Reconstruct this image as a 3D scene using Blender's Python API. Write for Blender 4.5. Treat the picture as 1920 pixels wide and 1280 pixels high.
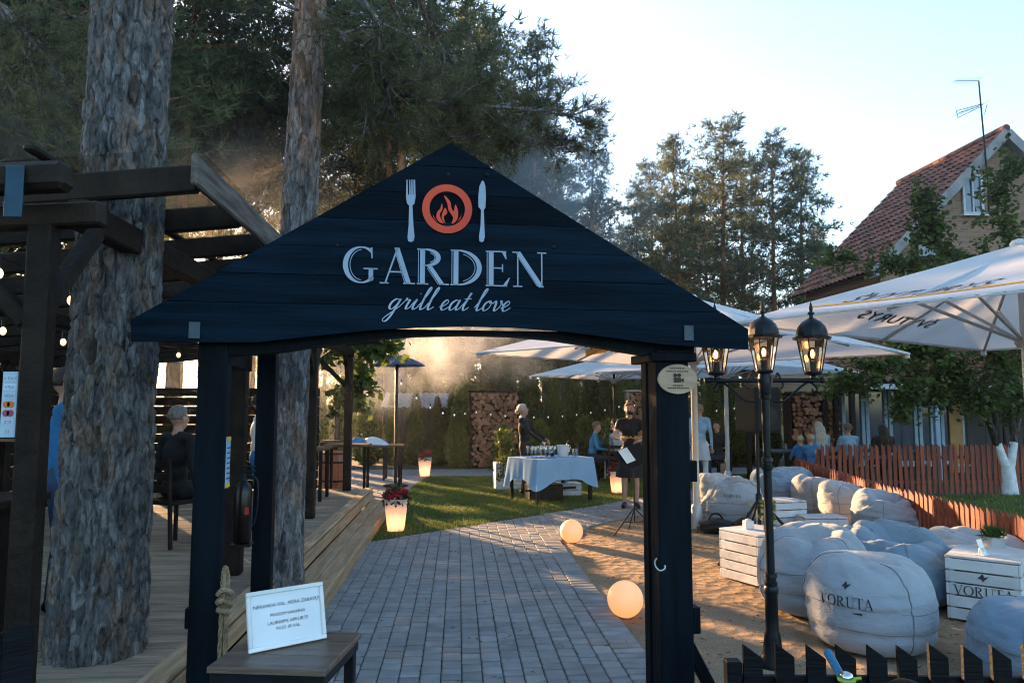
import bpy, bmesh, math, random
import numpy as np
from mathutils import Vector, Matrix, noise, Euler
R = math.radians
PI = math.pi
random.seed(7)
rng = np.random.default_rng(7)
sc = bpy.context.scene
for o in list(bpy.data.objects):
    bpy.data.objects.remove(o)
col = sc.collection

# ------------------------------------------------------------------ camera
CAM_H, LENS, YAW, PITCH = 1.65, 26.0, 4.13, 5.15
cam_data = bpy.data.cameras.new('camera')
cam_data.lens = LENS
cam_data.sensor_width = 36.0
cam_data.clip_start = 0.05
cam_data.clip_end = 3000.0
cam = bpy.data.objects.new('camera', cam_data)
col.objects.link(cam)
cam.location = (0, 0, CAM_H)
cam.rotation_euler = (R(90 + PITCH), 0, R(-YAW))
sc.camera = cam

# ------------------------------------------------------------------ sky, sun, exposure
SUN_EL, SUN_AZ = 10.0, -31.0          # azimuth from +Y, negative = to the left
world = bpy.data.worlds.new('World')
sc.world = world
world.use_nodes = True
wn = world.node_tree
sky = wn.nodes.new('ShaderNodeTexSky')
sky.sky_type = 'NISHITA'
sky.sun_disc = False
sky.sun_elevation = R(SUN_EL)
sky.sun_rotation = R(SUN_AZ)
sky.altitude = 100
sky.air_density = 1.0
sky.dust_density = 1.2
sky.ozone_density = 2.1
bg = wn.nodes['Background']
bg.inputs['Strength'].default_value = 0.13
wn.links.new(sky.outputs['Color'], bg.inputs['Color'])

sun_data = bpy.data.lights.new('sun', 'SUN')
sun_data.energy = 5.0
sun_data.angle = R(0.5)
sun_data.color = (1.0, 0.60, 0.30)
sun = bpy.data.objects.new('sun', sun_data)
col.objects.link(sun)
TO_SUN = Vector((math.sin(R(SUN_AZ)) * math.cos(R(SUN_EL)), math.cos(R(SUN_AZ)) * math.cos(R(SUN_EL)), math.sin(R(SUN_EL))))
sun.rotation_euler = (-TO_SUN).to_track_quat('-Z', 'Y').to_euler()
sun.location = TO_SUN * 60

vs = sc.view_settings
vs.view_transform = 'Standard'
vs.look = 'None'
vs.exposure = 2.6
vs.gamma = 1.0
vs.use_curve_mapping = False
sc.cycles.use_denoising = True
sc.cycles.filter_width = 1.1
sc.cycles.denoiser = 'OPENIMAGEDENOISE'
sc.cycles.max_bounces = 8
sc.cycles.diffuse_bounces = 3
sc.cycles.glossy_bounces = 3
sc.cycles.transmission_bounces = 6
sc.cycles.transparent_max_bounces = 12
sc.cycles.volume_bounces = 0
sc.cycles.volume_step_rate = 3.0
sc.cycles.volume_max_steps = 64
sc.cycles.caustics_reflective = False
sc.cycles.caustics_refractive = False
sc.cycles.sample_clamp_indirect = 4.0

# ------------------------------------------------------------------ where a sight line meets the place
FPX = 1920 * LENS / 36.0
CR = cam.rotation_euler.to_matrix()
CO = Vector(cam.location)
def ray(px, py): return CR @ Vector(((px - 960) / FPX, (640 - py) / FPX, -1.0))
def gp(px, py, z=0.0):
    d = ray(px, py); t = (z - CO.z) / d.z
    return CO + d * t
def yp(px, py, y):
    d = ray(px, py); t = (y - CO.y) / d.y
    return CO + d * t
def dp(px, py, depth): return CO + ray(px, py) * depth
def xy(px, y, z=0.0):
    p = yp(px, 765, y); return Vector((p.x, y, z))

# ------------------------------------------------------------------ mesh builder
CUBE = [(-1,-1,-1),(1,-1,-1),(1,1,-1),(-1,1,-1),(-1,-1,1),(1,-1,1),(1,1,1),(-1,1,1)]
CF = [(0,3,2,1),(4,5,6,7),(0,1,5,4),(1,2,6,5),(2,3,7,6),(3,0,4,7)]
def chamfer_box(sx, sy, sz, c):
    hx = (sx/2, sy/2, sz/2); vsx = []; idx = {}
    for i, s in enumerate(CUBE):
        for a in range(3):
            p = [s[k]*(hx[k] - (0 if k == a else c)) for k in range(3)]
            idx[(i, a)] = len(vsx); vsx.append(tuple(p))
    fs = []
    for f in CF:
        n = [sum(CUBE[i][k] for i in f) for k in range(3)]
        a = max(range(3), key=lambda k: abs(n[k]))
        fs.append([idx[(i, a)] for i in f])
    for i in range(8):
        for j in range(i+1, 8):
            df = [k for k in range(3) if CUBE[i][k] != CUBE[j][k]]
            if len(df) == 1:
                b = [k for k in range(3) if k != df[0]]
                fs.append([idx[(i,b[0])], idx[(j,b[0])], idx[(j,b[1])], idx[(i,b[1])]])
        fs.append([idx[(i,0)], idx[(i,1)], idx[(i,2)]])
    out = []
    for f in fs:
        p = [Vector(vsx[i]) for i in f]
        n = (p[1]-p[0]).cross(p[2]-p[0]); cen = sum(p, Vector())/len(p)
        out.append(tuple(f) if n.dot(cen) > 0 else tuple(reversed(f)))
    return vsx, out

def frame(p0, p1, up=(0,0,1)):
    p0, p1 = Vector(p0), Vector(p1)
    x = (p1-p0).normalized(); u = Vector(up)
    if abs(x.dot(u)) > 0.97: u = Vector((0,1,0))
    y = u.cross(x).normalized(); z = x.cross(y)
    M = Matrix((x, y, z)).transposed().to_4x4()
    M.translation = (p0+p1)/2
    return M, (p1-p0).length

class MB:
    def __init__(s): s.v = []; s.f = []; s.m = []
    def add(s, vsx, fs, mi=0, M=None):
        o = len(s.v)
        if M is not None: s.v += [tuple(M @ Vector(p)) for p in vsx]
        else: s.v += [tuple(p) for p in vsx]
        s.f += [tuple(i+o for i in f) for f in fs]; s.m += [mi]*len(fs)
        return s
    def box(s, c, size, rz=0.0, ch=0.0, mi=0, rot=None):
        M = Matrix.Translation(c) @ (rot.to_4x4() if rot is not None else Matrix.Rotation(rz, 4, 'Z'))
        if ch > 0: vsx, fs = chamfer_box(size[0], size[1], size[2], ch)
        else: vsx, fs = [(a*size[0]/2, b*size[1]/2, d*size[2]/2) for a, b, d in CUBE], CF
        return s.add(vsx, fs, mi, M)
    def beam(s, p0, p1, w, h, up=(0,0,1), ch=0.006, mi=0):
        M, L = frame(p0, p1, up)
        vsx, fs = chamfer_box(L, w, h, min(ch, w*.3, h*.3))
        return s.add(vsx, fs, mi, M)
    def tube(s, path, radii, n=10, cap=True, mi=0, closed=False, sx=1.0):
        path = [Vector(p) for p in path]; k = len(path)
        if not hasattr(radii, '__len__'): radii = [radii]*k
        o = len(s.v); ref = None
        for i, p in enumerate(path):
            if closed: t = path[(i+1) % k]-path[i-1]
            else: t = path[min(i+1, k-1)]-path[max(i-1, 0)]
            t.normalize()
            if ref is None:
                ref = Vector((1,0,0)) if abs(t.x) < .8 else Vector((0,1,0))
            a = (ref - t*ref.dot(t)).normalized(); b = t.cross(a); ref = a
            for j in range(n):
                q = 2*PI*j/n
                s.v.append(tuple(p + a*math.cos(q)*radii[i]*sx + b*math.sin(q)*radii[i]))
        kk = k if closed else k-1
        for i in range(kk):
            for j in range(n):
                i2 = (i+1) % k
                s.f.append((o+i*n+j, o+i*n+(j+1) % n, o+i2*n+(j+1) % n, o+i2*n+j)); s.m.append(mi)
        if cap and not closed:
            s.f.append(tuple(o+j for j in reversed(range(n)))); s.m.append(mi)
            s.f.append(tuple(o+(k-1)*n+j for j in range(n))); s.m.append(mi)
        return s
    def lathe(s, prof, n=16, c=(0,0,0), mi=0, ph=0.0, closed=False):
        o = len(s.v); k = len(prof)
        for r, z in prof:
            for j in range(n):
                q = 2*PI*j/n+ph
                s.v.append((c[0]+r*math.cos(q), c[1]+r*math.sin(q), c[2]+z))
        for i in range(k-1):
            for j in range(n):
                s.f.append((o+i*n+j, o+i*n+(j+1) % n, o+(i+1)*n+(j+1) % n, o+(i+1)*n+j)); s.m.append(mi)
        s.f.append(tuple(o+j for j in reversed(range(n)))); s.m.append(mi)
        s.f.append(tuple(o+(k-1)*n+j for j in range(n))); s.m.append(mi)
        return s
    def prism(s, poly, d0, d1, M=None, mi=0):
        # poly in (x, z), extruded along y from d0 to d1
        a = sum(poly[i][0]*poly[(i+1) % len(poly)][1]-poly[(i+1) % len(poly)][0]*poly[i][1] for i in range(len(poly)))
        if a < 0: poly = poly[::-1]
        k = len(poly)
        vsx = [(x, d0, z) for x, z in poly]+[(x, d1, z) for x, z in poly]
        fs = [tuple(range(k)), tuple(reversed(range(k, 2*k)))]
        fs += [((i+1) % k, i, k+i, k+(i+1) % k) for i in range(k)]
        return s.add(vsx, fs, mi, M)
    def sphere(s, c, r, nu=14, nv=9, mi=0):
        if not hasattr(r, '__len__'): r = (r, r, r)
        prof = []
        o = len(s.v)
        for i in range(1, nv):
            a = PI*i/nv
            for j in range(nu):
                q = 2*PI*j/nu
                s.v.append((c[0]+r[0]*math.sin(a)*math.cos(q), c[1]+r[1]*math.sin(a)*math.sin(q), c[2]-r[2]*math.cos(a)))
        b = len(s.v); s.v.append((c[0], c[1], c[2]-r[2])); s.v.append((c[0], c[1], c[2]+r[2]))
        for i in range(nv-2):
            for j in range(nu):
                s.f.append((o+i*nu+j, o+i*nu+(j+1) % nu, o+(i+1)*nu+(j+1) % nu, o+(i+1)*nu+j)); s.m.append(mi)
        for j in range(nu):
            s.f.append((b, o+(j+1) % nu, o+j)); s.m.append(mi)
            s.f.append((b+1, o+(nv-2)*nu+j, o+(nv-2)*nu+(j+1) % nu)); s.m.append(mi)
        return s
    def mesh(s, name, mats, smooth=None, org=None):
        me = bpy.data.meshes.new(name)
        vv = s.v if org is None else [(a-org[0], b-org[1], c-org[2]) for a, b, c in s.v]
        me.from_pydata(vv, [], s.f)
        if not isinstance(mats, (list, tuple)): mats = [mats]
        for m in mats: me.materials.append(m)
        if len(mats) > 1: me.polygons.foreach_set('material_index', s.m)
        if smooth is not None:
            me.polygons.foreach_set('use_smooth', [True]*len(me.polygons))
            if smooth < 179: me.set_sharp_from_angle(angle=R(smooth))
        me.update()
        return me
    def build(s, name, mats, parent=None, smooth=None, org=None, loc=None, rz=0.0):
        if org is None and parent is not None and 'org' in parent.keys(): pass
        return put(s.mesh(name, mats, smooth, org), name, parent, loc, rz)

def put(me, name, parent=None, loc=None, rz=0.0, rot=None, scale=None):
    o = bpy.data.objects.new(name, me)
    col.objects.link(o)
    if parent is not None: o.parent = parent
    if loc is not None: o.location = loc
    if rot is not None: o.rotation_euler = rot
    elif rz: o.rotation_euler = (0, 0, rz)
    if scale is not None: o.scale = scale
    return o
def arr_mesh(name, V, T, mat, smooth=False):
    me = bpy.data.meshes.new(name)
    V = np.asarray(V, np.float32); T = np.asarray(T, np.int32)
    k = T.shape[1]
    me.vertices.add(len(V)); me.vertices.foreach_set('co', V.ravel())
    me.loops.add(T.size); me.loops.foreach_set('vertex_index', T.ravel())
    me.polygons.add(len(T)); me.polygons.foreach_set('loop_start', np.arange(0, T.size, k, dtype=np.int32))
    if smooth: me.polygons.foreach_set('use_smooth', np.ones(len(T), bool))
    me.materials.append(mat)
    me.update(calc_edges=True)
    return me
def tag(o, label=None, cat=None, group=None, kind=None):
    if label: o['label'] = label
    if cat: o['category'] = cat
    if group: o['group'] = group
    if kind: o['kind'] = kind
    return o
def thing(name, label, cat, loc=(0,0,0), rz=0.0, group=None):
    o = bpy.data.objects.new(name, None)
    o.empty_display_size = 0.1
    col.objects.link(o); o.location = loc; o.rotation_euler = (0, 0, rz)
    return tag(o, label, cat, group)
def copy_tree(o, parent=None):
    c = o.copy(); col.objects.link(c)
    if parent is not None: c.parent = parent
    for ch in list(o.children): copy_tree(ch, c)
    return c
def catmull(pts, n=6, closed=False):
    P = [Vector(p) for p in pts]; out = []; k = len(P)
    rg = range(k) if closed else range(k-1)
    for i in rg:
        if closed: a, b, c, d = P[i-1], P[i], P[(i+1) % k], P[(i+2) % k]
        else: a, b, c, d = P[max(i-1,0)], P[i], P[i+1], P[min(i+2,k-1)]
        for j in range(n):
            t = j/n
            out.append(0.5*((2*b)+(c-a)*t+(2*a-5*b+4*c-d)*t*t+(3*b-a-3*c+d)*t**3))
    if not closed: out.append(P[-1])
    return out
def fbm(p, o=3):
    s = 0; a = 1; q = Vector(p)
    for _ in range(o):
        s += a*noise.noise(q); a *= .5; q = q*2.03
    return s

# ------------------------------------------------------------------ materials
MATS = {}
def mat(name, c1, c2=None, rough=.65, scale=6.0, bump=.15, bscale=40.0, metal=0.0, stretch=(1,1,1), rand=.12, spec=.35, dist=.02, trans=0.0, detail=4.0, ramp=(.35,.65)):
    if name in MATS: return MATS[name]
    m = bpy.data.materials.new(name); m.use_nodes = True
    nt = m.node_tree; N = nt.nodes; L = nt.links
    b = N['Principled BSDF']
    b.inputs['Roughness'].default_value = rough
    b.inputs['Metallic'].default_value = metal
    b.inputs['Specular IOR Level'].default_value = spec
    if c2 is None: c2 = tuple(x*.7 for x in c1)
    tc = N.new('ShaderNodeTexCoord'); mp = N.new('ShaderNodeMapping'); oi = N.new('ShaderNodeObjectInfo')
    mp.inputs['Scale'].default_value = stretch
    add = N.new('ShaderNodeVectorMath'); add.operation = 'ADD'
    sc_ = N.new('ShaderNodeMath'); sc_.operation = 'MULTIPLY'; sc_.inputs[1].default_value = 37.0
    L.new(oi.outputs['Random'], sc_.inputs[0])
    L.new(tc.outputs['Object'], mp.inputs['Vector']); L.new(mp.outputs[0], add.inputs[0]); L.new(sc_.outputs[0], add.inputs[1])
    nz = N.new('ShaderNodeTexNoise'); nz.inputs['Scale'].default_value = scale; nz.inputs['Detail'].default_value = detail
    L.new(add.outputs[0], nz.inputs['Vector'])
    cr = N.new('ShaderNodeValToRGB')
    cr.color_ramp.elements[0].position = ramp[0]; cr.color_ramp.elements[1].position = ramp[1]
    cr.color_ramp.elements[0].color = (*c2, 1); cr.color_ramp.elements[1].color = (*c1, 1)
    L.new(nz.outputs['Fac'], cr.inputs[0])
    mr = N.new('ShaderNodeMapRange'); mr.inputs[3].default_value = 1-rand; mr.inputs[4].default_value = 1+rand
    L.new(oi.outputs['Random'], mr.inputs[0])
    mx = N.new('ShaderNodeVectorMath'); mx.operation = 'SCALE'
    L.new(cr.outputs[0], mx.inputs[0]); L.new(mr.outputs[0], mx.inputs['Scale'])
    L.new(mx.outputs[0], b.inputs['Base Color'])
    if bump > 0:
        n2 = N.new('ShaderNodeTexNoise'); n2.inputs['Scale'].default_value = bscale; n2.inputs['Detail'].default_value = 5
        L.new(add.outputs[0], n2.inputs['Vector'])
        bp = N.new('ShaderNodeBump'); bp.inputs['Strength'].default_value = bump; bp.inputs['Distance'].default_value = dist
        L.new(n2.outputs['Fac'], bp.inputs['Height']); L.new(bp.outputs[0], b.inputs['Normal'])
        r2 = N.new('ShaderNodeMapRange'); r2.inputs[3].default_value = max(0, rough-.12); r2.inputs[4].default_value = min(1, rough+.12)
        L.new(n2.outputs['Fac'], r2.inputs[0]); L.new(r2.outputs[0], b.inputs['Roughness'])
    if trans > 0:
        tr = N.new('ShaderNodeBsdfTranslucent'); ms = N.new('ShaderNodeMixShader'); ms.inputs[0].default_value = trans
        L.new(mx.outputs[0], tr.inputs['Color']); L.new(b.outputs[0], ms.inputs[1]); L.new(tr.outputs[0], ms.inputs[2])
        L.new(ms.outputs[0], N['Material Output'].inputs['Surface'])
    MATS[name] = m
    return m
def emat(name, color, strength, base=(.8,.8,.8)):
    if name in MATS: return MATS[name]
    m = bpy.data.materials.new(name); m.use_nodes = True
    b = m.node_tree.nodes['Principled BSDF']
    b.inputs['Base Color'].default_value = (*base, 1)
    b.inputs['Emission Color'].default_value = (*color, 1)
    b.inputs['Emission Strength'].default_value = strength
    b.inputs['Roughness'].default_value = .45
    MATS[name] = m
    return m
def glassmat(name, color=(1,1,1), fac=.12, rough=.02, fres=True):
    # thin clear sheet: mostly see-through, a little mirror
    if name in MATS: return MATS[name]
    m = bpy.data.materials.new(name); m.use_nodes = True
    N = m.node_tree.nodes; L = m.node_tree.links
    N.remove(N['Principled BSDF'])
    t = N.new('ShaderNodeBsdfTransparent'); t.inputs[0].default_value = (*color, 1)
    g = N.new('ShaderNodeBsdfGlossy'); g.inputs['Roughness'].default_value = rough
    f = N.new('ShaderNodeFresnel'); f.inputs[0].default_value = 1.45
    a = N.new('ShaderNodeMath'); a.operation = 'ADD'; a.inputs[1].default_value = fac
    mx = N.new('ShaderNodeMixShader')
    L.new(f.outputs[0], a.inputs[0])
    if fres: L.new(a.outputs[0], mx.inputs[0])
    else: mx.inputs[0].default_value = fac
    L.new(t.outputs[0], mx.inputs[1]); L.new(g.outputs[0], mx.inputs[2])
    L.new(mx.outputs[0], N['Material Output'].inputs['Surface'])
    MATS[name] = m
    return m

WOODX = (1.2, 14, 14); WOODY = (14, 1.2, 14); WOODZ = (14, 14, 1.2)
m_black = mat('black_paint', (.004,.006,.008), (.002,.003,.004), rough=.55, scale=2.0, stretch=WOODX, bump=.25, bscale=5, rand=.15, spec=.12)
m_gate = mat('gate_stain', (.0024,.0105,.0195), (.0010,.0044,.0085), rough=.7, scale=1.6, stretch=(1.0,10,10), bump=.5, bscale=6, rand=.45, spec=.06, dist=.01)
m_gatepost = mat('gate_post_stain', (.0018,.0060,.0105), (.0008,.0022,.004), rough=.6, scale=1.6, stretch=(10,10,1), bump=.3, bscale=6, rand=.2, spec=.08, dist=.01)
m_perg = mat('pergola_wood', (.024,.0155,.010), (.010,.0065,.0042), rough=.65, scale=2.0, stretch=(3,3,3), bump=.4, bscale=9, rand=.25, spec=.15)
m_grey = mat('weathered_wood', (.15,.13,.11), (.06,.05,.043), rough=.8, scale=2.2, stretch=WOODY, bump=.4, bscale=8, rand=.15, spec=.15)
m_deck = mat('deck_board', (.36,.265,.18), (.20,.145,.095), rough=.65, scale=2.0, stretch=WOODX, bump=.35, bscale=8, rand=.2, spec=.25)
m_step = mat('step_board', (.44,.30,.175), (.27,.175,.095), rough=.55, scale=1.8, stretch=WOODY, bump=.25, bscale=7, rand=.14, spec=.25)
m_white = mat('white_paint', (.62,.63,.63), (.46,.46,.45), rough=.6, scale=3, bump=.15, bscale=18, rand=.06)
m_fabric = mat('parasol_cloth', (.74,.735,.71), (.65,.645,.62), rough=.8, scale=2, bump=.05, bscale=60, rand=.04, trans=.35)
m_alu = mat('parasol_frame', (.50,.50,.49), (.38,.38,.37), rough=.4, scale=5, bump=.05, bscale=60, metal=.25)
m_iron = mat('dark_iron', (.005,.008,.010), (.003,.0045,.006), rough=.38, scale=10, bump=.12, bscale=120, spec=.22)
m_brown = mat('brown_wood', (.13,.07,.035), (.06,.03,.015), rough=.5, scale=2, stretch=WOODX, bump=.25, bscale=8)
m_red = mat('red_fence_stain', (.27,.055,.02), (.14,.028,.011), rough=.6, scale=2, stretch=WOODZ, bump=.3, bscale=8, rand=.22)
m_redshade = m_red
m_rope = mat('rope', (.30,.22,.13), (.16,.11,.06), rough=.9, scale=30, bump=.6, bscale=120)
m_letter = mat('letter_white', (.30,.38,.47), (.26,.33,.42), rough=.45, scale=4, bump=.05, bscale=60)
m_ring = mat('logo_red', (.62,.055,.012), (.52,.04,.01), rough=.5, scale=4, bump=.05, bscale=60)
m_ink = mat('print_dark', (.02,.025,.03), (.014,.017,.02), rough=.6, bump=0)
m_skin = mat('skin', (.48,.27,.19), (.42,.22,.15), rough=.5, scale=8, bump=.04, bscale=120)
# ================================================================== THE SETTING
def poly_sheet(name, pts, z, m, sub=0):
    b = MB(); b.add([(x, y, z) for x, y in pts], [tuple(range(len(pts)))])
    o = b.build(name, m); return tag(o, kind='structure')
m_soil = mat('forest_floor', (.055,.048,.028), (.03,.034,.016), rough=.95, scale=.8, bump=.5, bscale=12)
m_joint = mat('joint_grit', (.085,.082,.075), (.05,.048,.044), rough=.95, scale=20, bump=.4, bscale=80)
m_paver = mat('concrete_paver', (.26,.25,.235), (.19,.183,.172), rough=.75, scale=5, bump=.35, bscale=70, rand=.16, spec=.3, dist=.006)
m_turf = mat('turf_soil', (.035,.05,.012), (.022,.03,.009), rough=.95, scale=6, bump=.5, bscale=60)
m_grass = mat('grass_blade', (.16,.20,.036), (.10,.135,.022), rough=.7, scale=1.2, bump=0, trans=.3)
# sand: fine grain, pebbly, footprints as bump
def sand_material():
    m = bpy.data.materials.new('sand'); m.use_nodes = True
    nt = m.node_tree; N = nt.nodes; L = nt.links; b = N['Principled BSDF']; b.inputs['Roughness'].default_value = .95; b.inputs['Specular IOR Level'].default_value = .1
    tc = N.new('ShaderNodeTexCoord')
    n1 = N.new('ShaderNodeTexNoise'); n1.inputs['Scale'].default_value = 1.3; n1.inputs['Detail'].default_value = 6
    n2 = N.new('ShaderNodeTexNoise'); n2.inputs['Scale'].default_value = 90; n2.inputs['Detail'].default_value = 3
    v = N.new('ShaderNodeTexVoronoi'); v.inputs['Scale'].default_value = 9
    for n in (n1, n2, v): L.new(tc.outputs['Object'], n.inputs['Vector'])
    cr = N.new('ShaderNodeValToRGB'); cr.color_ramp.elements[0].position = .3; cr.color_ramp.elements[1].position = .7
    cr.color_ramp.elements[0].color = (.24,.165,.10,1); cr.color_ramp.elements[1].color = (.40,.29,.185,1)
    L.new(n1.outputs['Fac'], cr.inputs[0])
    c2 = N.new('ShaderNodeValToRGB'); c2.color_ramp.elements[0].position = .34; c2.color_ramp.elements[1].position = .46
    c2.color_ramp.elements[0].color = (.45,.42,.4,1); c2.color_ramp.elements[1].color = (1,1,1,1)
    L.new(n2.outputs['Fac'], c2.inputs[0])
    mx = N.new('ShaderNodeMixRGB'); mx.blend_type = 'MULTIPLY'; mx.inputs[0].default_value = 1
    L.new(cr.outputs[0], mx.inputs[1]); L.new(c2.outputs[0], mx.inputs[2]); L.new(mx.outputs[0], b.inputs['Base Color'])
    b1 = N.new('ShaderNodeBump'); b1.inputs['Strength'].default_value = .5; b1.inputs['Distance'].default_value = .05; L.new(v.outputs['Distance'], b1.inputs['Height'])
    b2 = N.new('ShaderNodeBump'); b2.inputs['Strength'].default_value = .6; b2.inputs['Distance'].default_value = .012; L.new(n2.outputs['Fac'], b2.inputs['Height']); L.new(b1.outputs[0], b2.inputs['Normal'])
    L.new(b2.outputs[0], b.inputs['Normal'])
    return m
m_sand = sand_material()

# ground out to the horizon
poly_sheet('ground', [(-400,-400),(400,-400),(400,400),(-400,400)], -.03, m_soil)
# sand yard, gently uneven
def heightsheet(name, x0, x1, y0, y1, nx, ny, f, m):
    xs = np.linspace(x0, x1, nx); ys = np.linspace(y0, y1, ny)
    V = [(x, y, f(x, y)) for y in ys for x in xs]
    F = [(j*nx+i, j*nx+i+1, (j+1)*nx+i+1, (j+1)*nx+i) for j in range(ny-1) for i in range(nx-1)]
    o = put(arr_mesh(name, V, F, m, True), name); return tag(o, kind='structure')
def sand_h(x, y):
    h = .004+.016*fbm((x*.9, y*.9, 3.1), 3)+.008*noise.noise(Vector((x*4, y*4, 0)))
    e = min(1, max(0, (x-1.27)/.35)) if y < 9.3 else 1
    return max(-.012, h*e)
heightsheet('sand_yard', 1.26, 7.2, 2.2, 13.2, 110, 160, sand_h, m_sand)

# paved path: straight run, then turning right towards the tables
PATH_A = [(-1.12,1.6),(1.27,1.6),(1.27,9.05),(1.85,10.4),(-1.12,9.25)]
PATH_B = [(-1.12,9.25),(1.27,9.05),(1.85,10.4),(3.0,11.6),(6.6,15.2),(5.6,16.2),(2.6,12.7)]
DIAG = [(-1.12,9.25),(1.5,9.6),(3.0,11.6),(6.6,15.2),(5.6,16.3),(2.6,12.7)]
PATH = [(-1.12,1.6),(1.27,1.6),(1.27,9.05),(1.85,10.4),(3.0,11.6),(6.9,15.2),(5.9,16.2),(2.6,12.75)]
PATH += [(-1.12,9.3)]
BACK = [(-7,18.2),(9.5,18.2),(9.5,20.2),(-7,20.2)]
SIDE = [(-3.4,13.3),(-1.2,13.3),(-.72,18.2),(-3.4,18.2)]
path = poly_sheet('paved_path', PATH, .004, m_joint)
def inside(p, poly):
    c = False; n = len(poly)
    for i in range(n):
        (x1,y1),(x2,y2) = poly[i], poly[i-1]
        if (y1 > p[1]) != (y2 > p[1]) and p[0] < (x2-x1)*(p[1]-y1)/(y2-y1)+x1: c = not c
    return c
def paver_mesh(w, l):
    b = MB(); vsx, fs = chamfer_box(w-.006, l-.022, .03, .007); b.add(vsx, fs)
    return b.mesh('paver', m_paver)
PW = (1.27-.1493*1.45+1.12)/17
LENS_ = [.105, .135, .165]
pm = {l: paver_mesh(PW, l) for l in LENS_}
SW_ = .1493*1.45
soldier = paver_mesh(SW_, .098)
cells = []
c = 0; x = -1.12
while x < 6.8:
    if 1.0 < x < 1.1 and False: pass
    y = 1.6-random.random()*.2
    while y < 16.4:
        l = random.choice(LENS_)
        if x+PW < 1.075 or y > 9.3: cells.append((x+PW/2, y+l/2, l))
        y += l
    x += PW
y = 1.62
sold = []
while y < 9.6: sold.append((1.27-SW_/2, y+.049)); y += .098
inner = [q for q in cells if inside((q[0], q[1]), PATH) and q[0] < 1.27-SW_ and q[1] < 9.0]
vis = sorted([q for q in inner if q[1] > 3.6], key=lambda q: q[1])
near, far = vis[:300], vis[300:]+[q for q in inner if q[1] <= 3.6]
for X, Y, l in near:
    put(pm[l], 'paver', path, (X, Y, .006+random.uniform(-.002,.003)), rot=(random.gauss(0,.006), random.gauss(0,.006), random.gauss(0,.012)))
for X, Y in sold:
    if Y > 3.6: put(soldier, 'edging_paver', path, (X, Y, .008+random.uniform(-.002,.003)), rot=(random.gauss(0,.006), random.gauss(0,.006), random.gauss(0,.012)))
b = MB()
def clip_poly(poly, clip):
    out = poly
    n = len(clip)
    for i in range(n):
        a, e = clip[i], clip[(i+1) % n]
        src = out; out = []
        f = lambda p: (e[0]-a[0])*(p[1]-a[1])-(e[1]-a[1])*(p[0]-a[0])
        for k in range(len(src)):
            p, q = src[k], src[k-1]
            if (f(p) >= 0) != (f(q) >= 0):
                t = f(q)/(f(q)-f(p)); out.append((q[0]+(p[0]-q[0])*t, q[1]+(p[1]-q[1])*t))
            if f(p) >= 0: out.append(p)
        if not out: break
    return out
def add_paver(b, X, Y, w, l, top=.02, clip=None):
    g = .003; h_ = .011; poly = [(X-w/2+g,Y-l/2+h_),(X+w/2-g,Y-l/2+h_),(X+w/2-g,Y+l/2-h_),(X-w/2+g,Y+l/2-h_)]
    if clip: poly = clip_poly(poly, clip)
    if len(poly) < 3: return
    k = len(poly); cx = sum(p[0] for p in poly)/k; cy = sum(p[1] for p in poly)/k; t = top+random.uniform(-.003,.003)
    vsx = [(x,y,-.005) for x,y in poly]+[(x,y,t-.005) for x,y in poly]+[(cx+(x-cx)*.94,cy+(y-cy)*.94,t) for x,y in poly]
    fs = [tuple(range(2*k,3*k))]+[(i,(i+1)%k,k+(i+1)%k,k+i) for i in range(k)]+[(k+i,k+(i+1)%k,2*k+(i+1)%k,2*k+i) for i in range(k)]
    b.add(vsx, fs)
DG = [(-1.12,9.3),(1.27,9.05),(1.85,10.4),(3.0,11.6),(6.9,15.2),(5.9,16.2),(2.6,12.75)]
q1 = [(-1.12,9.3),(1.27,9.05),(1.85,10.4),(2.6,12.75)]; q2 = [(1.85,10.4),(3.0,11.6),(2.6,12.75)]; q3 = [(3.0,11.6),(6.9,15.2),(5.9,16.2),(2.6,12.75)]
nearset = set((q[0],q[1]) for q in near)
for X, Y, l in cells:
    if (X, Y) in nearset: continue
    if Y <= 3.6:
        if X < 1.05: add_paver(b, X, Y, PW, l)
    elif X-PW/2 < 1.05 and Y < 9.0 and X < 1.05: add_paver(b, X, Y, PW, l)
    elif Y >= 8.9:
        if Y < 9.3 and X < 1.05: add_paver(b, X, Y, PW, l, clip=[(-1.12,1.6),(1.27,1.6),(1.27,9.05),(-1.12,9.3)])
        for q in (q1, q2, q3):
            if len(clip_poly([(X-PW/2,Y-l/2),(X+PW/2,Y-l/2),(X+PW/2,Y+l/2),(X-PW/2,Y+l/2)], q)) >= 3: add_paver(b, X, Y, PW, l, clip=q)
tag(b.build('far_pavers', m_paver, path), kind='stuff')
# back path and terrace by the deck
bp = poly_sheet('back_path', BACK, .0, m_joint)
b = MB(); yy = 18.2
while yy < 20.1:
    xx = -7+random.random()*.2
    while xx < 9.4: add_paver(b, xx+.15, yy+.1, .3, .2); xx += .3
    yy += .2
tag(b.build('back_path_slabs', m_paver, bp), kind='stuff')
sp = poly_sheet('side_terrace', SIDE, .001, m_joint)
b = MB(); yy = 13.3
while yy < 18.2:
    xx = -3.4+random.random()*.2
    while xx < -.7: add_paver(b, xx+.15, yy+.1, .3, .2, clip=[(-3.4,13.3),(-1.2,13.3),(-.72,18.19),(-3.4,18.19)]); xx += .3
    yy += .2
tag(b.build('terrace_slabs', m_paver, sp), kind='stuff')

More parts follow.
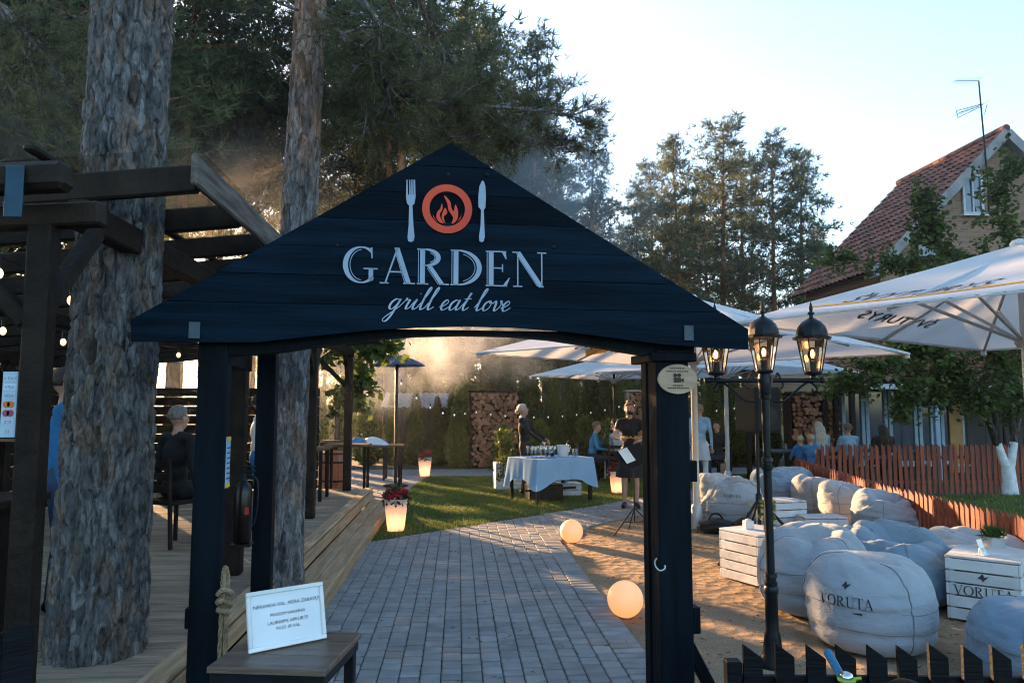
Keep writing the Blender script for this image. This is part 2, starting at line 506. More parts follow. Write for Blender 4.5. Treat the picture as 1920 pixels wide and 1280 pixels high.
# lawn
LAWN1 = [(-1.12,9.33),(2.6,12.8),(5.9,16.3),(8.6,18.15),(-.72,18.15),(-1.2,13.3)]
LAWN2 = [(6.9,14.2),(13,14.2),(13,8.5),(7.2,8.5)]
lawn = poly_sheet('lawn', LAWN1, .008, m_turf)
lawn2 = poly_sheet('fenced_lawn', [(5.6,5.5),(14,5.5),(14,13.4),(7.3,13.4),(6.2,10.5)], .026, m_turf)
def grass_mesh(poly, n, hmin, hmax, z, wid=.005):
    xs = [p[0] for p in poly]; ys = [p[1] for p in poly]
    P = []
    while len(P) < n:
        p = (random.uniform(min(xs), max(xs)), random.uniform(min(ys), max(ys)))
        if inside(p, poly): P.append(p)
    P = np.array(P); N = len(P)
    h = rng.uniform(hmin, hmax, N)*(0.75+.5*np.array([max(0,.5+noise.noise(Vector((p[0]*1.3,p[1]*1.3,0)))) for p in P]))
    a = rng.uniform(0, 2*PI, N); ln = rng.normal(0, .45, (N,2))
    s = np.stack([np.cos(a)*wid, np.sin(a)*wid], 1)
    V = np.zeros((N,3,3))
    V[:,0,:2] = P-s; V[:,1,:2] = P+s; V[:,0,2] = z; V[:,1,2] = z
    V[:,2,:2] = P+ln*h[:,None]; V[:,2,2] = z+h
    return V.reshape(-1,3), np.arange(3*N).reshape(-1,3)
V, T = grass_mesh(LAWN1, 60000, .03, .06, .006)
tag(put(arr_mesh('lawn_grass', V, T, m_grass), 'lawn_grass'), 'short mown grass of the lawn beside the paved path', 'grass', kind='stuff')
V, T = grass_mesh([(6.6,7),(12,7),(12,13.3),(7.4,13.3)], 16000, .05, .1, .02, .008)
tag(put(arr_mesh('fenced_grass', V, T, m_grass), 'fenced_grass'), 'grass strip between the two red picket fences', 'grass', kind='stuff')

# ------------------------------------------------------------------ deck and its two steps
DX, DZ, DY0, DY1 = -1.43, .32, 3.75, 12.62
deck = thing('timber_deck', 'brown plank deck with pale step boards along the paved path', 'deck', (DX, DY0, 0))
bmsh = MB(); vsx, fs = chamfer_box(5.6, .118, .028, .004); bmsh.add(vsx, fs); board = bmsh.mesh('deck_board', m_deck)
y = DY0+.06
while y < DY1:
    put(board, 'board', deck, (-2.8+random.uniform(-.006,.0), y-DY0, DZ-.014+random.uniform(-.001,.001)))
    y += .125
fb = MB()
for (x, z0, z1, w) in ((DX+.014, .168, .295, .026), (DX+.352, .006, .128, .026)):
    for k in range(3):
        ya, yb = DY0-.02+k*2.96, DY0-.02+(k+1)*2.96-.006
        q = MB(); q.box((0,0,0), (w, yb-ya, z1-z0), ch=.004)
        q.build('fascia_board', m_step, deck, loc=(x-DX, (ya+yb)/2-DY0, (z0+z1)/2))
for k in range(3):
    for j in range(2):
        q = MB(); q.box((0,0,0), (.166, 2.95, .034), ch=.005)
        q.build('tread_board', m_step, deck, loc=(.115+j*.172, k*2.96+1.46, .146+.001*j))
for k in range(3):
    q = MB(); q.box((0,0,0), (.13, 2.95, .03), ch=.004)
    q.build('edge_board', m_step, deck, loc=(-.045, k*2.96+1.46, DZ+.003))
q = MB(); q.box((0,0,0), (5.4, .03, .28), ch=.004); q.build('front_skirt', m_deck, deck, loc=(-2.75, -.03, .15))
q = MB(); q.box((0,0,0), (5.4, .03, .28), ch=.004); q.build('rear_skirt', m_deck, deck, loc=(-2.75, DY1-DY0+.07, .15))

# ================================================================== TREES
def needle_mat(name, c1, c2, tr=.22):
    return mat(name, c1, c2, rough=.6, scale=.9, bump=0, rand=.22, trans=tr, spec=.25, detail=2)
m_need = needle_mat('pine_needles', (.11,.12,.048), (.06,.078,.033), .45)
m_need2 = needle_mat('pine_needles_near', (.14,.135,.06), (.08,.085,.035), .42)
m_thuja = needle_mat('thuja_scales', (.085,.11,.025), (.035,.055,.014))
m_leaf = needle_mat('broad_leaf', (.12,.15,.032), (.07,.10,.02), .4)
def bark_material(name, low, high, z0, z1, scale):
    m = bpy.data.materials.new(name); m.use_nodes = True
    nt = m.node_tree; N = nt.nodes; L = nt.links; b = N['Principled BSDF']; b.inputs['Roughness'].default_value = .9; b.inputs['Specular IOR Level'].default_value = .15
    tc = N.new('ShaderNodeTexCoord'); mp = N.new('ShaderNodeMapping'); mp.inputs['Scale'].default_value = (1,1,.28)
    L.new(tc.outputs['Object'], mp.inputs[0])
    nz = N.new('ShaderNodeTexNoise'); nz.inputs['Scale'].default_value = scale; nz.inputs['Detail'].default_value = 8; nz.inputs['Roughness'].default_value = .7
    L.new(mp.outputs[0], nz.inputs['Vector'])
    sp = N.new('ShaderNodeSeparateXYZ'); L.new(tc.outputs['Object'], sp.inputs[0])
    mr = N.new('ShaderNodeMapRange'); mr.inputs[1].default_value = z0; mr.inputs[2].default_value = z1; L.new(sp.outputs['Z'], mr.inputs[0])
    n3 = N.new('ShaderNodeTexNoise'); n3.inputs['Scale'].default_value = 2.2; L.new(tc.outputs['Object'], n3.inputs['Vector'])
    ad = N.new('ShaderNodeMath'); ad.operation = 'ADD'; sb = N.new('ShaderNodeMath'); sb.operation = 'SUBTRACT'; sb.inputs[1].default_value = .5
    L.new(n3.outputs['Fac'], sb.inputs[0]); L.new(sb.outputs[0], ad.inputs[0]); L.new(mr.outputs[0], ad.inputs[1])
    ad.use_clamp = True
    mx = N.new('ShaderNodeMixRGB'); mx.inputs[1].default_value = (*low, 1); mx.inputs[2].default_value = (*high, 1); L.new(ad.outputs[0], mx.inputs[0])
    cr = N.new('ShaderNodeValToRGB'); cr.color_ramp.elements[0].position = .32; cr.color_ramp.elements[1].position = .68
    cr.color_ramp.elements[0].color = (.16,.16,.17,1); cr.color_ramp.elements[1].color = (1.35,1.35,1.35,1)
    L.new(nz.outputs['Fac'], cr.inputs[0])
    ml = N.new('ShaderNodeMixRGB'); ml.blend_type = 'MULTIPLY'; ml.inputs[0].default_value = 1; L.new(mx.outputs[0], ml.inputs[1]); L.new(cr.outputs[0], ml.inputs[2])
    vo = N.new('ShaderNodeTexVoronoi'); vo.inputs['Scale'].default_value = scale*.55; L.new(mp.outputs[0], vo.inputs['Vector'])
    hs = N.new('ShaderNodeSeparateColor'); L.new(vo.outputs['Color'], hs.inputs[0])
    pr_ = N.new('ShaderNodeMapRange'); pr_.inputs[3].default_value = .55; pr_.inputs[4].default_value = 1.45; L.new(hs.outputs[0], pr_.inputs[0])
    m5 = N.new('ShaderNodeVectorMath'); m5.operation = 'SCALE'; L.new(ml.outputs[0], m5.inputs[0]); L.new(pr_.outputs[0], m5.inputs['Scale'])
    m6 = N.new('ShaderNodeMixRGB'); m6.blend_type = 'MULTIPLY'; m6.inputs[2].default_value = (1.12,.90,.74,1); L.new(m5.outputs[0], m6.inputs[1])
    g6 = N.new('ShaderNodeMath'); g6.operation = 'GREATER_THAN'; g6.inputs[1].default_value = .78; L.new(hs.outputs[1], g6.inputs[0]); L.new(g6.outputs[0], m6.inputs[0])
    L.new(m6.outputs[0], b.inputs['Base Color'])
    bp = N.new('ShaderNodeBump'); bp.inputs['Strength'].default_value = 1.0; bp.inputs['Distance'].default_value = .05; L.new(nz.outputs['Fac'], bp.inputs['Height']); L.new(bp.outputs[0], b.inputs['Normal'])
    return m
m_bark_near = bark_material('bark_near', (.20,.195,.19), (.30,.20,.15), 3.6, 9, 42)
m_bark_two = bark_material('bark_two', (.22,.205,.20), (.46,.29,.21), 3.4, 5.2, 34)
m_bark_far = bark_material('bark_far', (.10,.075,.055), (.26,.12,.055), 3, 9, 9)
m_bark_apple = bark_material('bark_apple', (.09,.075,.06), (.09,.075,.06), 0, 1, 18)

def unit(a): return a/np.maximum(1e-9, np.linalg.norm(a, axis=-1, keepdims=True))
def tufts(C, D, size, k, wid, bias=.7):
    C = np.asarray(C); D = unit(np.asarray(D)); N = len(C)
    size = np.broadcast_to(np.asarray(size, float), (N,))
    d = unit(rng.normal(0, 1, (N,k,3))+D[:,None,:]*bias*1.6)
    ln = size[:,None]*rng.uniform(.6,1.15,(N,k))
    s = unit(np.cross(d, rng.normal(0,1,(N,k,3))))*(wid*size)[:,None,None]
    base = C[:,None,:]+d*(ln*.08)[...,None]
    tip = C[:,None,:]+d*ln[...,None]
    V = np.stack([base-s, base+s, tip], 2).reshape(-1,3)
    return V, np.arange(len(V)).reshape(-1,3)
def leaves(C, N_, size, jit=.6):
    # folded little leaf of two triangles
    C = np.asarray(C); n = len(C)
    nn = unit(np.asarray(N_)+rng.normal(0, jit, (n,3)))
    a = unit(np.cross(nn, rng.normal(0,1,(n,3)))); bb = np.cross(nn, a)
    L = size*rng.uniform(.65,1.25,(n,1)); W = L*.34
    p0 = C; p1 = C+a*L*.5+bb*W+nn*L*.07; p2 = C+a*L; p3 = C+a*L*.5-bb*W+nn*L*.07
    V = np.stack([p0,p1,p2,p3],1).reshape(-1,3)
    i = np.arange(n)*4
    T = np.concatenate([np.stack([i,i+1,i+2],1), np.stack([i,i+2,i+3],1)])
    return V, T
def pine_variant(seed, H, cb, Rm, nl, per, tsize, k=9, spruce=False, wid=.055):
    r = random.Random(seed); g = np.random.default_rng(seed)
    wood = MB(); bend = [r.uniform(-.03,.03)*H, r.uniform(-.03,.03)*H]
    tr = lambda f: Vector((bend[0]*f*f, bend[1]*f*f, H*f))
    r0 = .0125*H
    pts = [tr(i/9) for i in range(10)]
    wood.tube(pts, [r0*(1-.93*(i/9)**1.1) for i in range(10)], 9)
    C = []; D = []
    az = r.random()*6
    for i in range(nl):
        f = (i+r.random())/nl; h = cb+(1-cb)*f
        if spruce: prof = (1-f)**.85
        else: prof = ((1-f)**.62)*(.55+.45*min(1, f/.22))
        L = Rm*prof*r.uniform(.55,1.15)+.25
        az += 2.4+r.uniform(-.5,.5)
        d = Vector((math.cos(az), math.sin(az), 0)); up = r.uniform(-.12,.35) if not spruce else r.uniform(-.35,.05)
        up += .5*f
        p0 = tr(h); p1 = p0+d*L*.55+Vector((0,0,up*L*.35)); p2 = p0+d*L+Vector((0,0,up*L))
        wood.tube([p0, p1, p2], [max(.012, .02*L), .012*L+.004, .006], 5)
        m = int(per*(.35+L/Rm))
        t = g.uniform(.3, 1.05, m)**.7
        nb = max(2, int(L*1.6))
        cen = []
        for q in range(nb):
            tt = r.uniform(.42, 1.0); base = p0.lerp(p1, tt*2) if tt < .5 else p1.lerp(p2, tt*2-1)
            cen.append(np.array(base)+g.normal(0, 1, 3)*np.array([.16,.16,.07])*L)
        cen = np.array(cen)
        who = g.integers(0, nb, m)
        sp = (.13*L+.20)
        pts_ = cen[who]+g.normal(0, 1, (m,3))*np.array([sp, sp, sp*.45])
        C.append(pts_)
        dd = g.normal(0,.5,(m,3))+np.array([d.x*.5, d.y*.5, .75])
        D.append(dd)
    C = np.concatenate(C); D = np.concatenate(D)
    V, T = tufts(C, D, tsize*g.uniform(.7,1.2,len(C)), k, wid)
    return wood.mesh('trunk', m_bark_far, 60), arr_mesh('crown', V, T, m_need), H
VAR = [pine_variant(11, 17, .42, 3.6, 46, 62, .42),
       pine_variant(12, 17, .36, 3.2, 50, 58, .42),
       pine_variant(13, 17, .50, 3.9, 40, 70, .42),
       pine_variant(14, 17, .30, 2.9, 54, 54, .40),
       pine_variant(15, 15, .10, 2.7, 70, 44, .40, spruce=True),
       pine_variant(16, 8, .04, 2.3, 40, 60, .34),
       pine_variant(17, 17, .56, 3.4, 36, 76, .42),
       pine_variant(18, 17, .60, 3.7, 32, 84, .42),
       pine_variant(19, 17, .34, 2.2, 48, 38, .42),
       pine_variant(20, 17, .40, 1.9, 44, 36, .42),
       pine_variant(21, 17, .30, 2.4, 46, 42, .44)]
def tree(vi, loc, H, rz, label, group, wide=1.0, name='pine_tree'):
    tm, cm, h0 = VAR[vi]; s = H/h0
    t = thing(name, label, 'tree', loc, rz, group)
    for me, nm in ((tm,'trunk'),(cm,'crown')):
        o = put(me, nm, t); o.scale = (s*wide, s*wide, s)
    return t
BGL = 'tall pine in the stand beyond the low red-roofed house'
# the stand to the right of the sign, over the parasols (px, top py, distance, variant, width)
for i, (px, py, y, vi, w) in enumerate([(1188,350,37,9,1.0),(1222,305,41,8,1.05),(1272,262,38,10,1.0),(1345,232,40,8,1.25),(1385,285,44,9,1.1),(1440,258,37,10,1.05),(1492,296,38,4,1.1),(1255,380,46,2,.8),(1160,430,47,9,1.1),(1530,430,44,4,1.0),(1320,330,47,10,1.0)]):
    top = yp(px, py, y)
    tree(vi, (top.x, y, -.03), top.z+.03, random.uniform(0,6), 'pine of the distant stand showing above the white parasols', 'pines beyond the parasols', w)
for i, (px, py, y, vi, w) in enumerate([(1100,236,33,9,.95),(992,68,29,9,.95),(930,52,31,8,1.0),(1045,262,38,9,1.0),(950,170,36,10,1.0),(1120,400,42,5,1.0),(868,5,34,10,1.0),(1020,200,40,8,.9)]):
    top = yp(px, py, y)
    tree(vi, (top.x, y, -.03), top.z+.03, random.uniform(0,6), 'pine in smoke haze rising right behind the black gable sign', 'pines behind the gate sign', w)
def s_of(x, y): return .857*x+.515*y
for s__, y in ((13.9,26.5),(15.2,30.0),(14.5,34.0)):  # added spruces that keep the low sun off the rear red fence
    tree(4, ((s__-.515*y)/.857, y, -.03), 12.5, 1.0+s__, 'dense spruce added behind the thuja hedge to shade the rear red fence', 'added spruces shading the rear fence', 1.0, 'shading_spruce')
def near_path(x, y): return (x > -7.2 and y < 20.6)
STRIPS = [(5.2,6.1),(7.7,8.2),(9.2,9.8),(12.5,13.0)]
def lit_strip(s, pad): return any(a-pad < s < c+pad for a, c in STRIPS)
wr = random.Random(21)
W0 = ('full-crowned pine of the dense wood beyond the dark pergola', 'full-crowned pines of the wood')
W1 = ('bare-trunked high-crowned pine where low sun comes through the wood', 'high-crowned pines of the wood')
W2 = ('narrow conifer branched to the ground in the wood beyond the pergola', 'narrow conifers of the wood')
WL = {0:W0, 1:W0, 2:W0, 3:W0, 4:W2, 6:W1, 7:W1}
done = []
tries = 0
while len(done) < 48 and tries < 9000:
    tries += 1
    y = wr.uniform(15, 56); ph = wr.uniform(-43, -3.0)
    x = y*math.tan(R(ph))
    if near_path(x, y) or x < -46: continue
    if any((x-a)**2+(y-c)**2 < (2.3+.02*y)**2 for a, c in done): continue
    s = s_of(x, y)
    sunny = 2.5 < s < 15.5
    if sunny and (y > 44 or (lit_strip(s, .2) and (y < 24 or wr.random() < .45))): continue
    done.append((x, y))
    vi = wr.choice([6,7]) if sunny else wr.choice([0,1,2,3,3,4])
    tree(vi, (x, y, -.03), wr.uniform(17.5, 20) if sunny else wr.uniform(15, 19.5), wr.uniform(0,6), WL[vi][0], WL[vi][1], wr.uniform(.9,1.2))
# bushy young pines closing the wood low down
done2 = []
tries = 0
while len(done2) < 38 and tries < 9000:
    tries += 1
    y = wr.uniform(21.5, 56); ph = wr.uniform(-43, 26)
    x = y*math.tan(R(ph))
    if near_path(x, y) or (x > 7 and y < 27): continue
    if any((x-a)**2+(y-c)**2 < 5.5 for a, c in done2): continue
    s = s_of(x, y)
    if ph < 0 and 2.5 < s < 15.5 and (lit_strip(s, .85)): continue
    done2.append((x, y))
    tree(5, (x, y, -.03), wr.uniform(3.5, 7.0), wr.uniform(0,6), 'bushy young pine filling the wood behind the hedge', 'young pines behind the hedge', wr.uniform(.6,.9))
# far edge of the wood
done3 = []
tries = 0
while len(done3) < 44 and tries < 9000:
    tries += 1
    y = wr.uniform(58, 96); ph = wr.uniform(-46, 30)
    x = y*math.tan(R(ph)); s = s_of(x, y)
    if 1.5 < s < 17 and ph < -5: continue
    if any((x-a)**2+(y-c)**2 < 16 for a, c in done3): continue
    done3.append((x, y))
    tree(wr.choice([0,1,3,4]), (x, y, -.03), wr.uniform(13, 17) if ph < 8 else wr.uniform(8,10), wr.uniform(0,6), 'pine at the far edge of the wood', 'pines at the far edge of the wood', wr.uniform(1.1,1.5))

# thuja hedge along the back of the lawn
m_thuja_sunlit = needle_mat('thuja_scales_sunlit', (.15,.17,.035), (.07,.095,.02), .3)  # brighter scale colour, so some thujas look sunlit
def thuja_variant(seed, H, Rr, n, m_=None):
    g = np.random.default_rng(seed)
    f = g.uniform(0, 1, n)**1.25; a = g.uniform(0, 2*PI, n)
    rad = Rr*((1-f)**.8*(.35+.65*np.minimum(1, f/.12)))*(1+.16*np.sin(a*3+f*9)+.1*np.sin(a*7-f*17))*g.uniform(.72,1.05,n)
    C = np.stack([np.cos(a)*rad, np.sin(a)*rad, f*H*.97], 1)
    D = np.stack([np.cos(a)*.7, np.sin(a)*.7, np.full(n, .9)], 1)
    V, T = tufts(C, D, .15*g.uniform(.7,1.3,n), 7, .16, 1.0)
    core = MB(); core.tube([(0,0,0),(0,0,H*.5),(0,0,H*.9)], [.035,.025,.006], 6)
    return core.mesh('trunk', m_bark_far), arr_mesh('crown', V, T, m_ or m_thuja), H
TH = [thuja_variant(31, 2.6, .62, 2600), thuja_variant(32, 2.6, .52, 2300, m_thuja_sunlit), thuja_variant(33, 1.4, .42, 1500, m_thuja_sunlit)]
def thuja(vi, x, y, H, label, group, w=1.0):
    tm, cm, h0 = TH[vi]; s = H/h0
    t = thing('thuja', label, 'tree', (x, y, -.02), random.uniform(0,6), group)
    for me, nm in ((tm,'trunk'),(cm,'crown')):
        o = put(me, nm, t); o.scale = (s*w, s*w, s)
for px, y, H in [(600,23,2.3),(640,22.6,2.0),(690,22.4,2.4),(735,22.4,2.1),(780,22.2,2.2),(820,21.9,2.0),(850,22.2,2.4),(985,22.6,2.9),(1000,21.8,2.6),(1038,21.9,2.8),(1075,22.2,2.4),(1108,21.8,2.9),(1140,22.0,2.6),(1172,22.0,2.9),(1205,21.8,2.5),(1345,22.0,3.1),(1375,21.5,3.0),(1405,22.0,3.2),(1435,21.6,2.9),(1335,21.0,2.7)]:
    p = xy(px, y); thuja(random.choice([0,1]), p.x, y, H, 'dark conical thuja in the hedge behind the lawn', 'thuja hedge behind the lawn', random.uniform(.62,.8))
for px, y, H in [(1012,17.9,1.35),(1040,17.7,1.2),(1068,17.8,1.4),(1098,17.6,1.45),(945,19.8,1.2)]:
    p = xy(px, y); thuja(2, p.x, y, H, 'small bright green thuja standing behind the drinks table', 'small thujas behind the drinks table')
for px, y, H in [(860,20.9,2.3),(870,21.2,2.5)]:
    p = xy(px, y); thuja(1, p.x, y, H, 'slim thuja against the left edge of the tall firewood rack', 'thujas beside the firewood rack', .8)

# the two big trunks by the deck: real bark plates
def bark_trunk(path, r_at, seed, nz, nt=150, amp=.022, cell=7.0, zdense=5.0):
    zs = list(np.linspace(0, zdense, nz))+list(np.linspace(zdense, path[-1].z, 14))[1:]
    pts = []
    V = []; F = []
    def at(z):
        for i in range(len(path)-1):
            if path[i].z <= z <= path[i+1].z+1e-6:
                return path[i].lerp(path[i+1], (z-path[i].z)/(path[i+1].z-path[i].z))
        return path[-1].copy()
    for z in zs:
        c = at(z); r = r_at(z)
        for j in range(nt):
            q = 2*PI*j/nt; cq, sq = math.cos(q), math.sin(q)
            w = Vector((cq*r, sq*r, z*.30))*cell+Vector((seed,)*3)
            wv = w+noise.noise_vector(w*1.7)*.35
            d, _ = noise.voronoi(wv)
            e = min(1.0, (d[1]-d[0])*4.0)
            fine = fbm(Vector((cq*r*22, sq*r*22, z*9))+Vector((seed,)*3), 3)
            big = noise.noise(Vector((cq*1.3, sq*1.3, z*.55+seed)))
            k = r*(1+.035*big)+amp*(e**.8-.8)+amp*.45*fine*e
            V.append((c.x+cq*k, c.y+sq*k, z))
    n = len(zs)
    F = [(i*nt+j, i*nt+(j+1) % nt, (i+1)*nt+(j+1) % nt, (i+1)*nt+j) for i in range(n-1) for j in range(nt)]
    return V, F
def limb_twigs(wood, path, r0, g, nsub, sub_len, C, D, spread=.5, upb=.25, dens=7, droop=0.0):
    path = catmull(path, 6)
    n = len(path)
    wood.tube(path, [r0*(1-.85*i/(n-1)) for i in range(n)], 8)
    for _ in range(nsub):
        i = g.randrange(int(n*.22), n)
        p = path[i]; t = (path[min(i+1,n-1)]-path[max(i-1,0)]).normalized()
        d = (t*.7+Vector((g.gauss(0,spread), g.gauss(0,spread), g.gauss(0,spread*.7)+upb-droop))).normalized()
        L = sub_len*g.uniform(.4,1.1)
        q = [p]
        for s_ in range(4):
            d = (d+Vector((g.gauss(0,.22), g.gauss(0,.22), g.gauss(.05,.2)))).normalized()
            q.append(q[-1]+d*L/4)
        wood.tube(q, [.011,.009,.007,.005,.003], 5)
        for s_ in range(dens):
            tt = g.uniform(.25,1.0)*4; a = int(min(3, tt)); bpt = q[a].lerp(q[a+1], tt-a)
            o = Vector((g.gauss(0,.05), g.gauss(0,.05), g.gauss(0,.05)))
            dd = (d+Vector((g.gauss(0,.7), g.gauss(0,.7), g.gauss(.25,.6)))).normalized()
            tw = bpt+dd*g.uniform(.05,.22)
            wood.tube([bpt, tw], [.004,.002], 4, cap=False)
            for u in (0.35, .7, 1.0): 
                C.append(tuple(bpt.lerp(tw, u)+o*.3)); D.append(tuple(dd))
g = random.Random(5)
# nearest trunk
base1 = xy(201, 4.35)
P1 = [Vector((0,0,0)), Vector((.03,0,3.0)), Vector((.02,.1,7)), Vector((.12,.2,15))]
V, F = bark_trunk(P1, lambda z: .240+.04*math.exp(-z*2.2)-.006*z, 3.3, 500, 230, .024, 18.0, 4.6)
t1 = thing('pine_tree', 'thick grey-barked pine trunk standing beside the left end of the sign', 'tree', (base1.x, base1.y, -.02))
put(arr_mesh('trunk', V, F, m_bark_near, True), 'trunk', t1)
# second trunk, leaning, pink upper bark, long limb over the sign
b2 = xy(530, 6.15); topp = yp(583, 0, 6.15)
lean = (topp.x-b2.x)/topp.z
P2 = [Vector((0,0,0)), Vector((lean*5.2,0,5.2)), Vector((lean*9,.1,9)), Vector((lean*14,.2,15))]
V, F = bark_trunk(P2, lambda z: .168+.06*math.exp(-z*2.6)-.0075*z, 9.1, 400, 150, .015, 24, 5.6)
t2 = thing('pine_tree', 'slimmer leaning pine with pinkish upper trunk rising through the deck edge', 'tree', (b2.x, b2.y, -.02))
put(arr_mesh('trunk', V, F, m_bark_two, True), 'trunk', t2)
def crown_of(t, height0, seedv, R0=3.0):
    wood = MB(); C = []; D = []; gg = random.Random(seedv)
    for i in range(9):
        z = height0+i*.7; a = gg.random()*6.3; L = R0*gg.uniform(.5,1)*(1-i/26)
        d = Vector((math.cos(a), math.sin(a), .12))
        limb_twigs(wood, [Vector((0,0,z)), Vector((0,0,z))+d*L*.5, Vector((0,0,z+.3))+d*L], .05, gg, 12, .7, C, D, dens=8)
    return wood, C, D
for t, h in ((t1, 9.0), (t2, 8.6)):
    w, C, D = crown_of(t, h, int(h*10))
    w.build('upper_limbs', m_bark_near, t, 60)
    V, T = tufts(C, D, .14, 10, .05, .8)
    put(arr_mesh('crown', V, T, m_need2), 'crown', t)
# limbs of the second pine that hang over the sign
wood = MB(); C = []; D = []
O2 = Vector((b2.x, b2.y, -.02))
LP = lambda px, py, d: dp(px, py, d)-O2
limb_twigs(wood, [LP(600,30,6.15), LP(655,82,6.1), LP(725,152,6.2), LP(790,188,6.5), LP(870,197,6.9), LP(985,205,7.2), LP(1090,222,7.4)], .042, g, 46, .58, C, D, .5, .1, 7, .12)
limb_twigs(wood, [LP(612,-120,6.1), LP(660,-20,6.0), LP(705,40,5.9), LP(707,95,6.0), LP(722,150,6.2)], .05, g, 20, .6, C, D, .5, .1, 8)
limb_twigs(wood, [LP(725,150,6.2), LP(720,200,6.3), LP(690,225,6.5), LP(640,245,6.8)], .02, g, 26, .5, C, D, .6, -.1, 8, .1)
limb_twigs(wood, [LP(760,175,6.4), LP(800,215,6.8), LP(850,250,7.1), LP(900,275,7.5)], .022, g, 26, .5, C, D, .5, 0, 6, .1)
limb_twigs(wood, [LP(870,197,6.9), LP(930,235,7.2), LP(1000,262,7.6), LP(1060,285,7.9)], .018, g, 26, .5, C, D, .5, 0, 6, .05)
limb_twigs(wood, [LP(770,-60,6.6), LP(800,40,6.9), LP(850,120,7.2), LP(905,170,7.5)], .03, g, 22, .6, C, D, .55, 0, 6, .05)
limb_twigs(wood, [LP(690,-80,6.8), LP(740,20,7.2), LP(780,90,7.6), LP(800,150,8.0)], .03, g, 20, .6, C, D, .55, 0, 6, .05)
limb_twigs(wood, [LP(560,20,6.1), LP(520,5,6.0), LP(490,-15,5.9)], .012, g, 4, .3, C, D, .5, 0, 4)
wood.build('overhanging_limb', m_bark_near, t2, 60)
V, T = tufts(C, D, .11, 8, .04, .8)
put(arr_mesh('needles', V, T, m_need2), 'needles', t2)
# a pine off to the left whose limb reaches into view
t3b = xy(-190, 8.2)
t3 = thing('pine_tree', 'pine whose thin dark limbs hang above the pergola corner', 'tree', (t3b.x, 8.2, -.02))
w3 = MB(); w3.tube([(0,0,0),(0,.05,4),(.1,0,9),(.1,.1,14)], [.24,.2,.15,.05], 12); w3.build('trunk', m_bark_near, t3, 60)
wood = MB(); C = []; D = []; O3 = Vector((t3b.x, 8.2, -.02)); LQ = lambda px, py, d: dp(px, py, d)-O3
limb_twigs(wood, [LQ(-200,-60,7.6), LQ(-20,0,7.2), LQ(40,55,7.1), LQ(75,95,7.0), LQ(130,175,7.0)], .05, g, 30, .8, C, D, .6, 0, 6, .15)
limb_twigs(wood, [LQ(-200,40,8.6), LQ(-40,110,8.4), LQ(40,190,8.3), LQ(90,230,8.3)], .035, g, 22, .7, C, D, .6, 0, 6, .15)
limb_twigs(wood, [LQ(-200,-160,8.6), LQ(0,-60,8.4), LQ(90,10,8.3), LQ(170,40,8.3)], .035, g, 22, .7, C, D, .6, 0, 6, .1)
wood.build('limb', m_bark_near, t3, 60)
V, T = tufts(C, D, .115, 10, .045, .8); put(arr_mesh('needles', V, T, m_need2), 'needles', t3)
# ================================================================== LETTERING (drawn as strokes)
def ribbon(pts, ws):
    pts = [Vector((p[0], p[1])) for p in pts]; k = len(pts); A = []; B = []
    for i in range(k):
        t = pts[min(i+1,k-1)]-pts[max(i-1,0)]
        t = t.normalized() if t.length > 1e-9 else Vector((1,0))
        n = Vector((-t.y, t.x)); w = ws[i]/2
        A.append(pts[i]+n*w); B.append(pts[i]-n*w)
    return [[A[i], A[i+1], B[i+1], B[i]] for i in range(k-1)]
def rect(x0, y0, x1, y1): return [Vector((x0,y0)), Vector((x1,y0)), Vector((x1,y1)), Vector((x0,y1))]
def arc(cx, cy, rx, ry, a0, a1, n, wf):
    P = []; W = []
    for i in range(n+1):
        a = R(a0+(a1-a0)*i/n); P.append((cx+rx*math.cos(a), cy+ry*math.sin(a))); W.append(wf(a))
    return ribbon(P, W)
TK, TN, SF = .135, .035, .035
def serif(x, y, w=.24): return [rect(x-w/2, y, x+w/2, y+SF) if y < .5 else rect(x-w/2, y-SF, x+w/2, y)]
def diag(x0, y0, x1, y1, w): return [[Vector((x0-w/2,y0)), Vector((x0+w/2,y0)), Vector((x1+w/2,y1)), Vector((x1-w/2,y1))]]
bow = lambda a: TN+(TK-TN)*abs(math.cos(a))**1.3
INL = .035
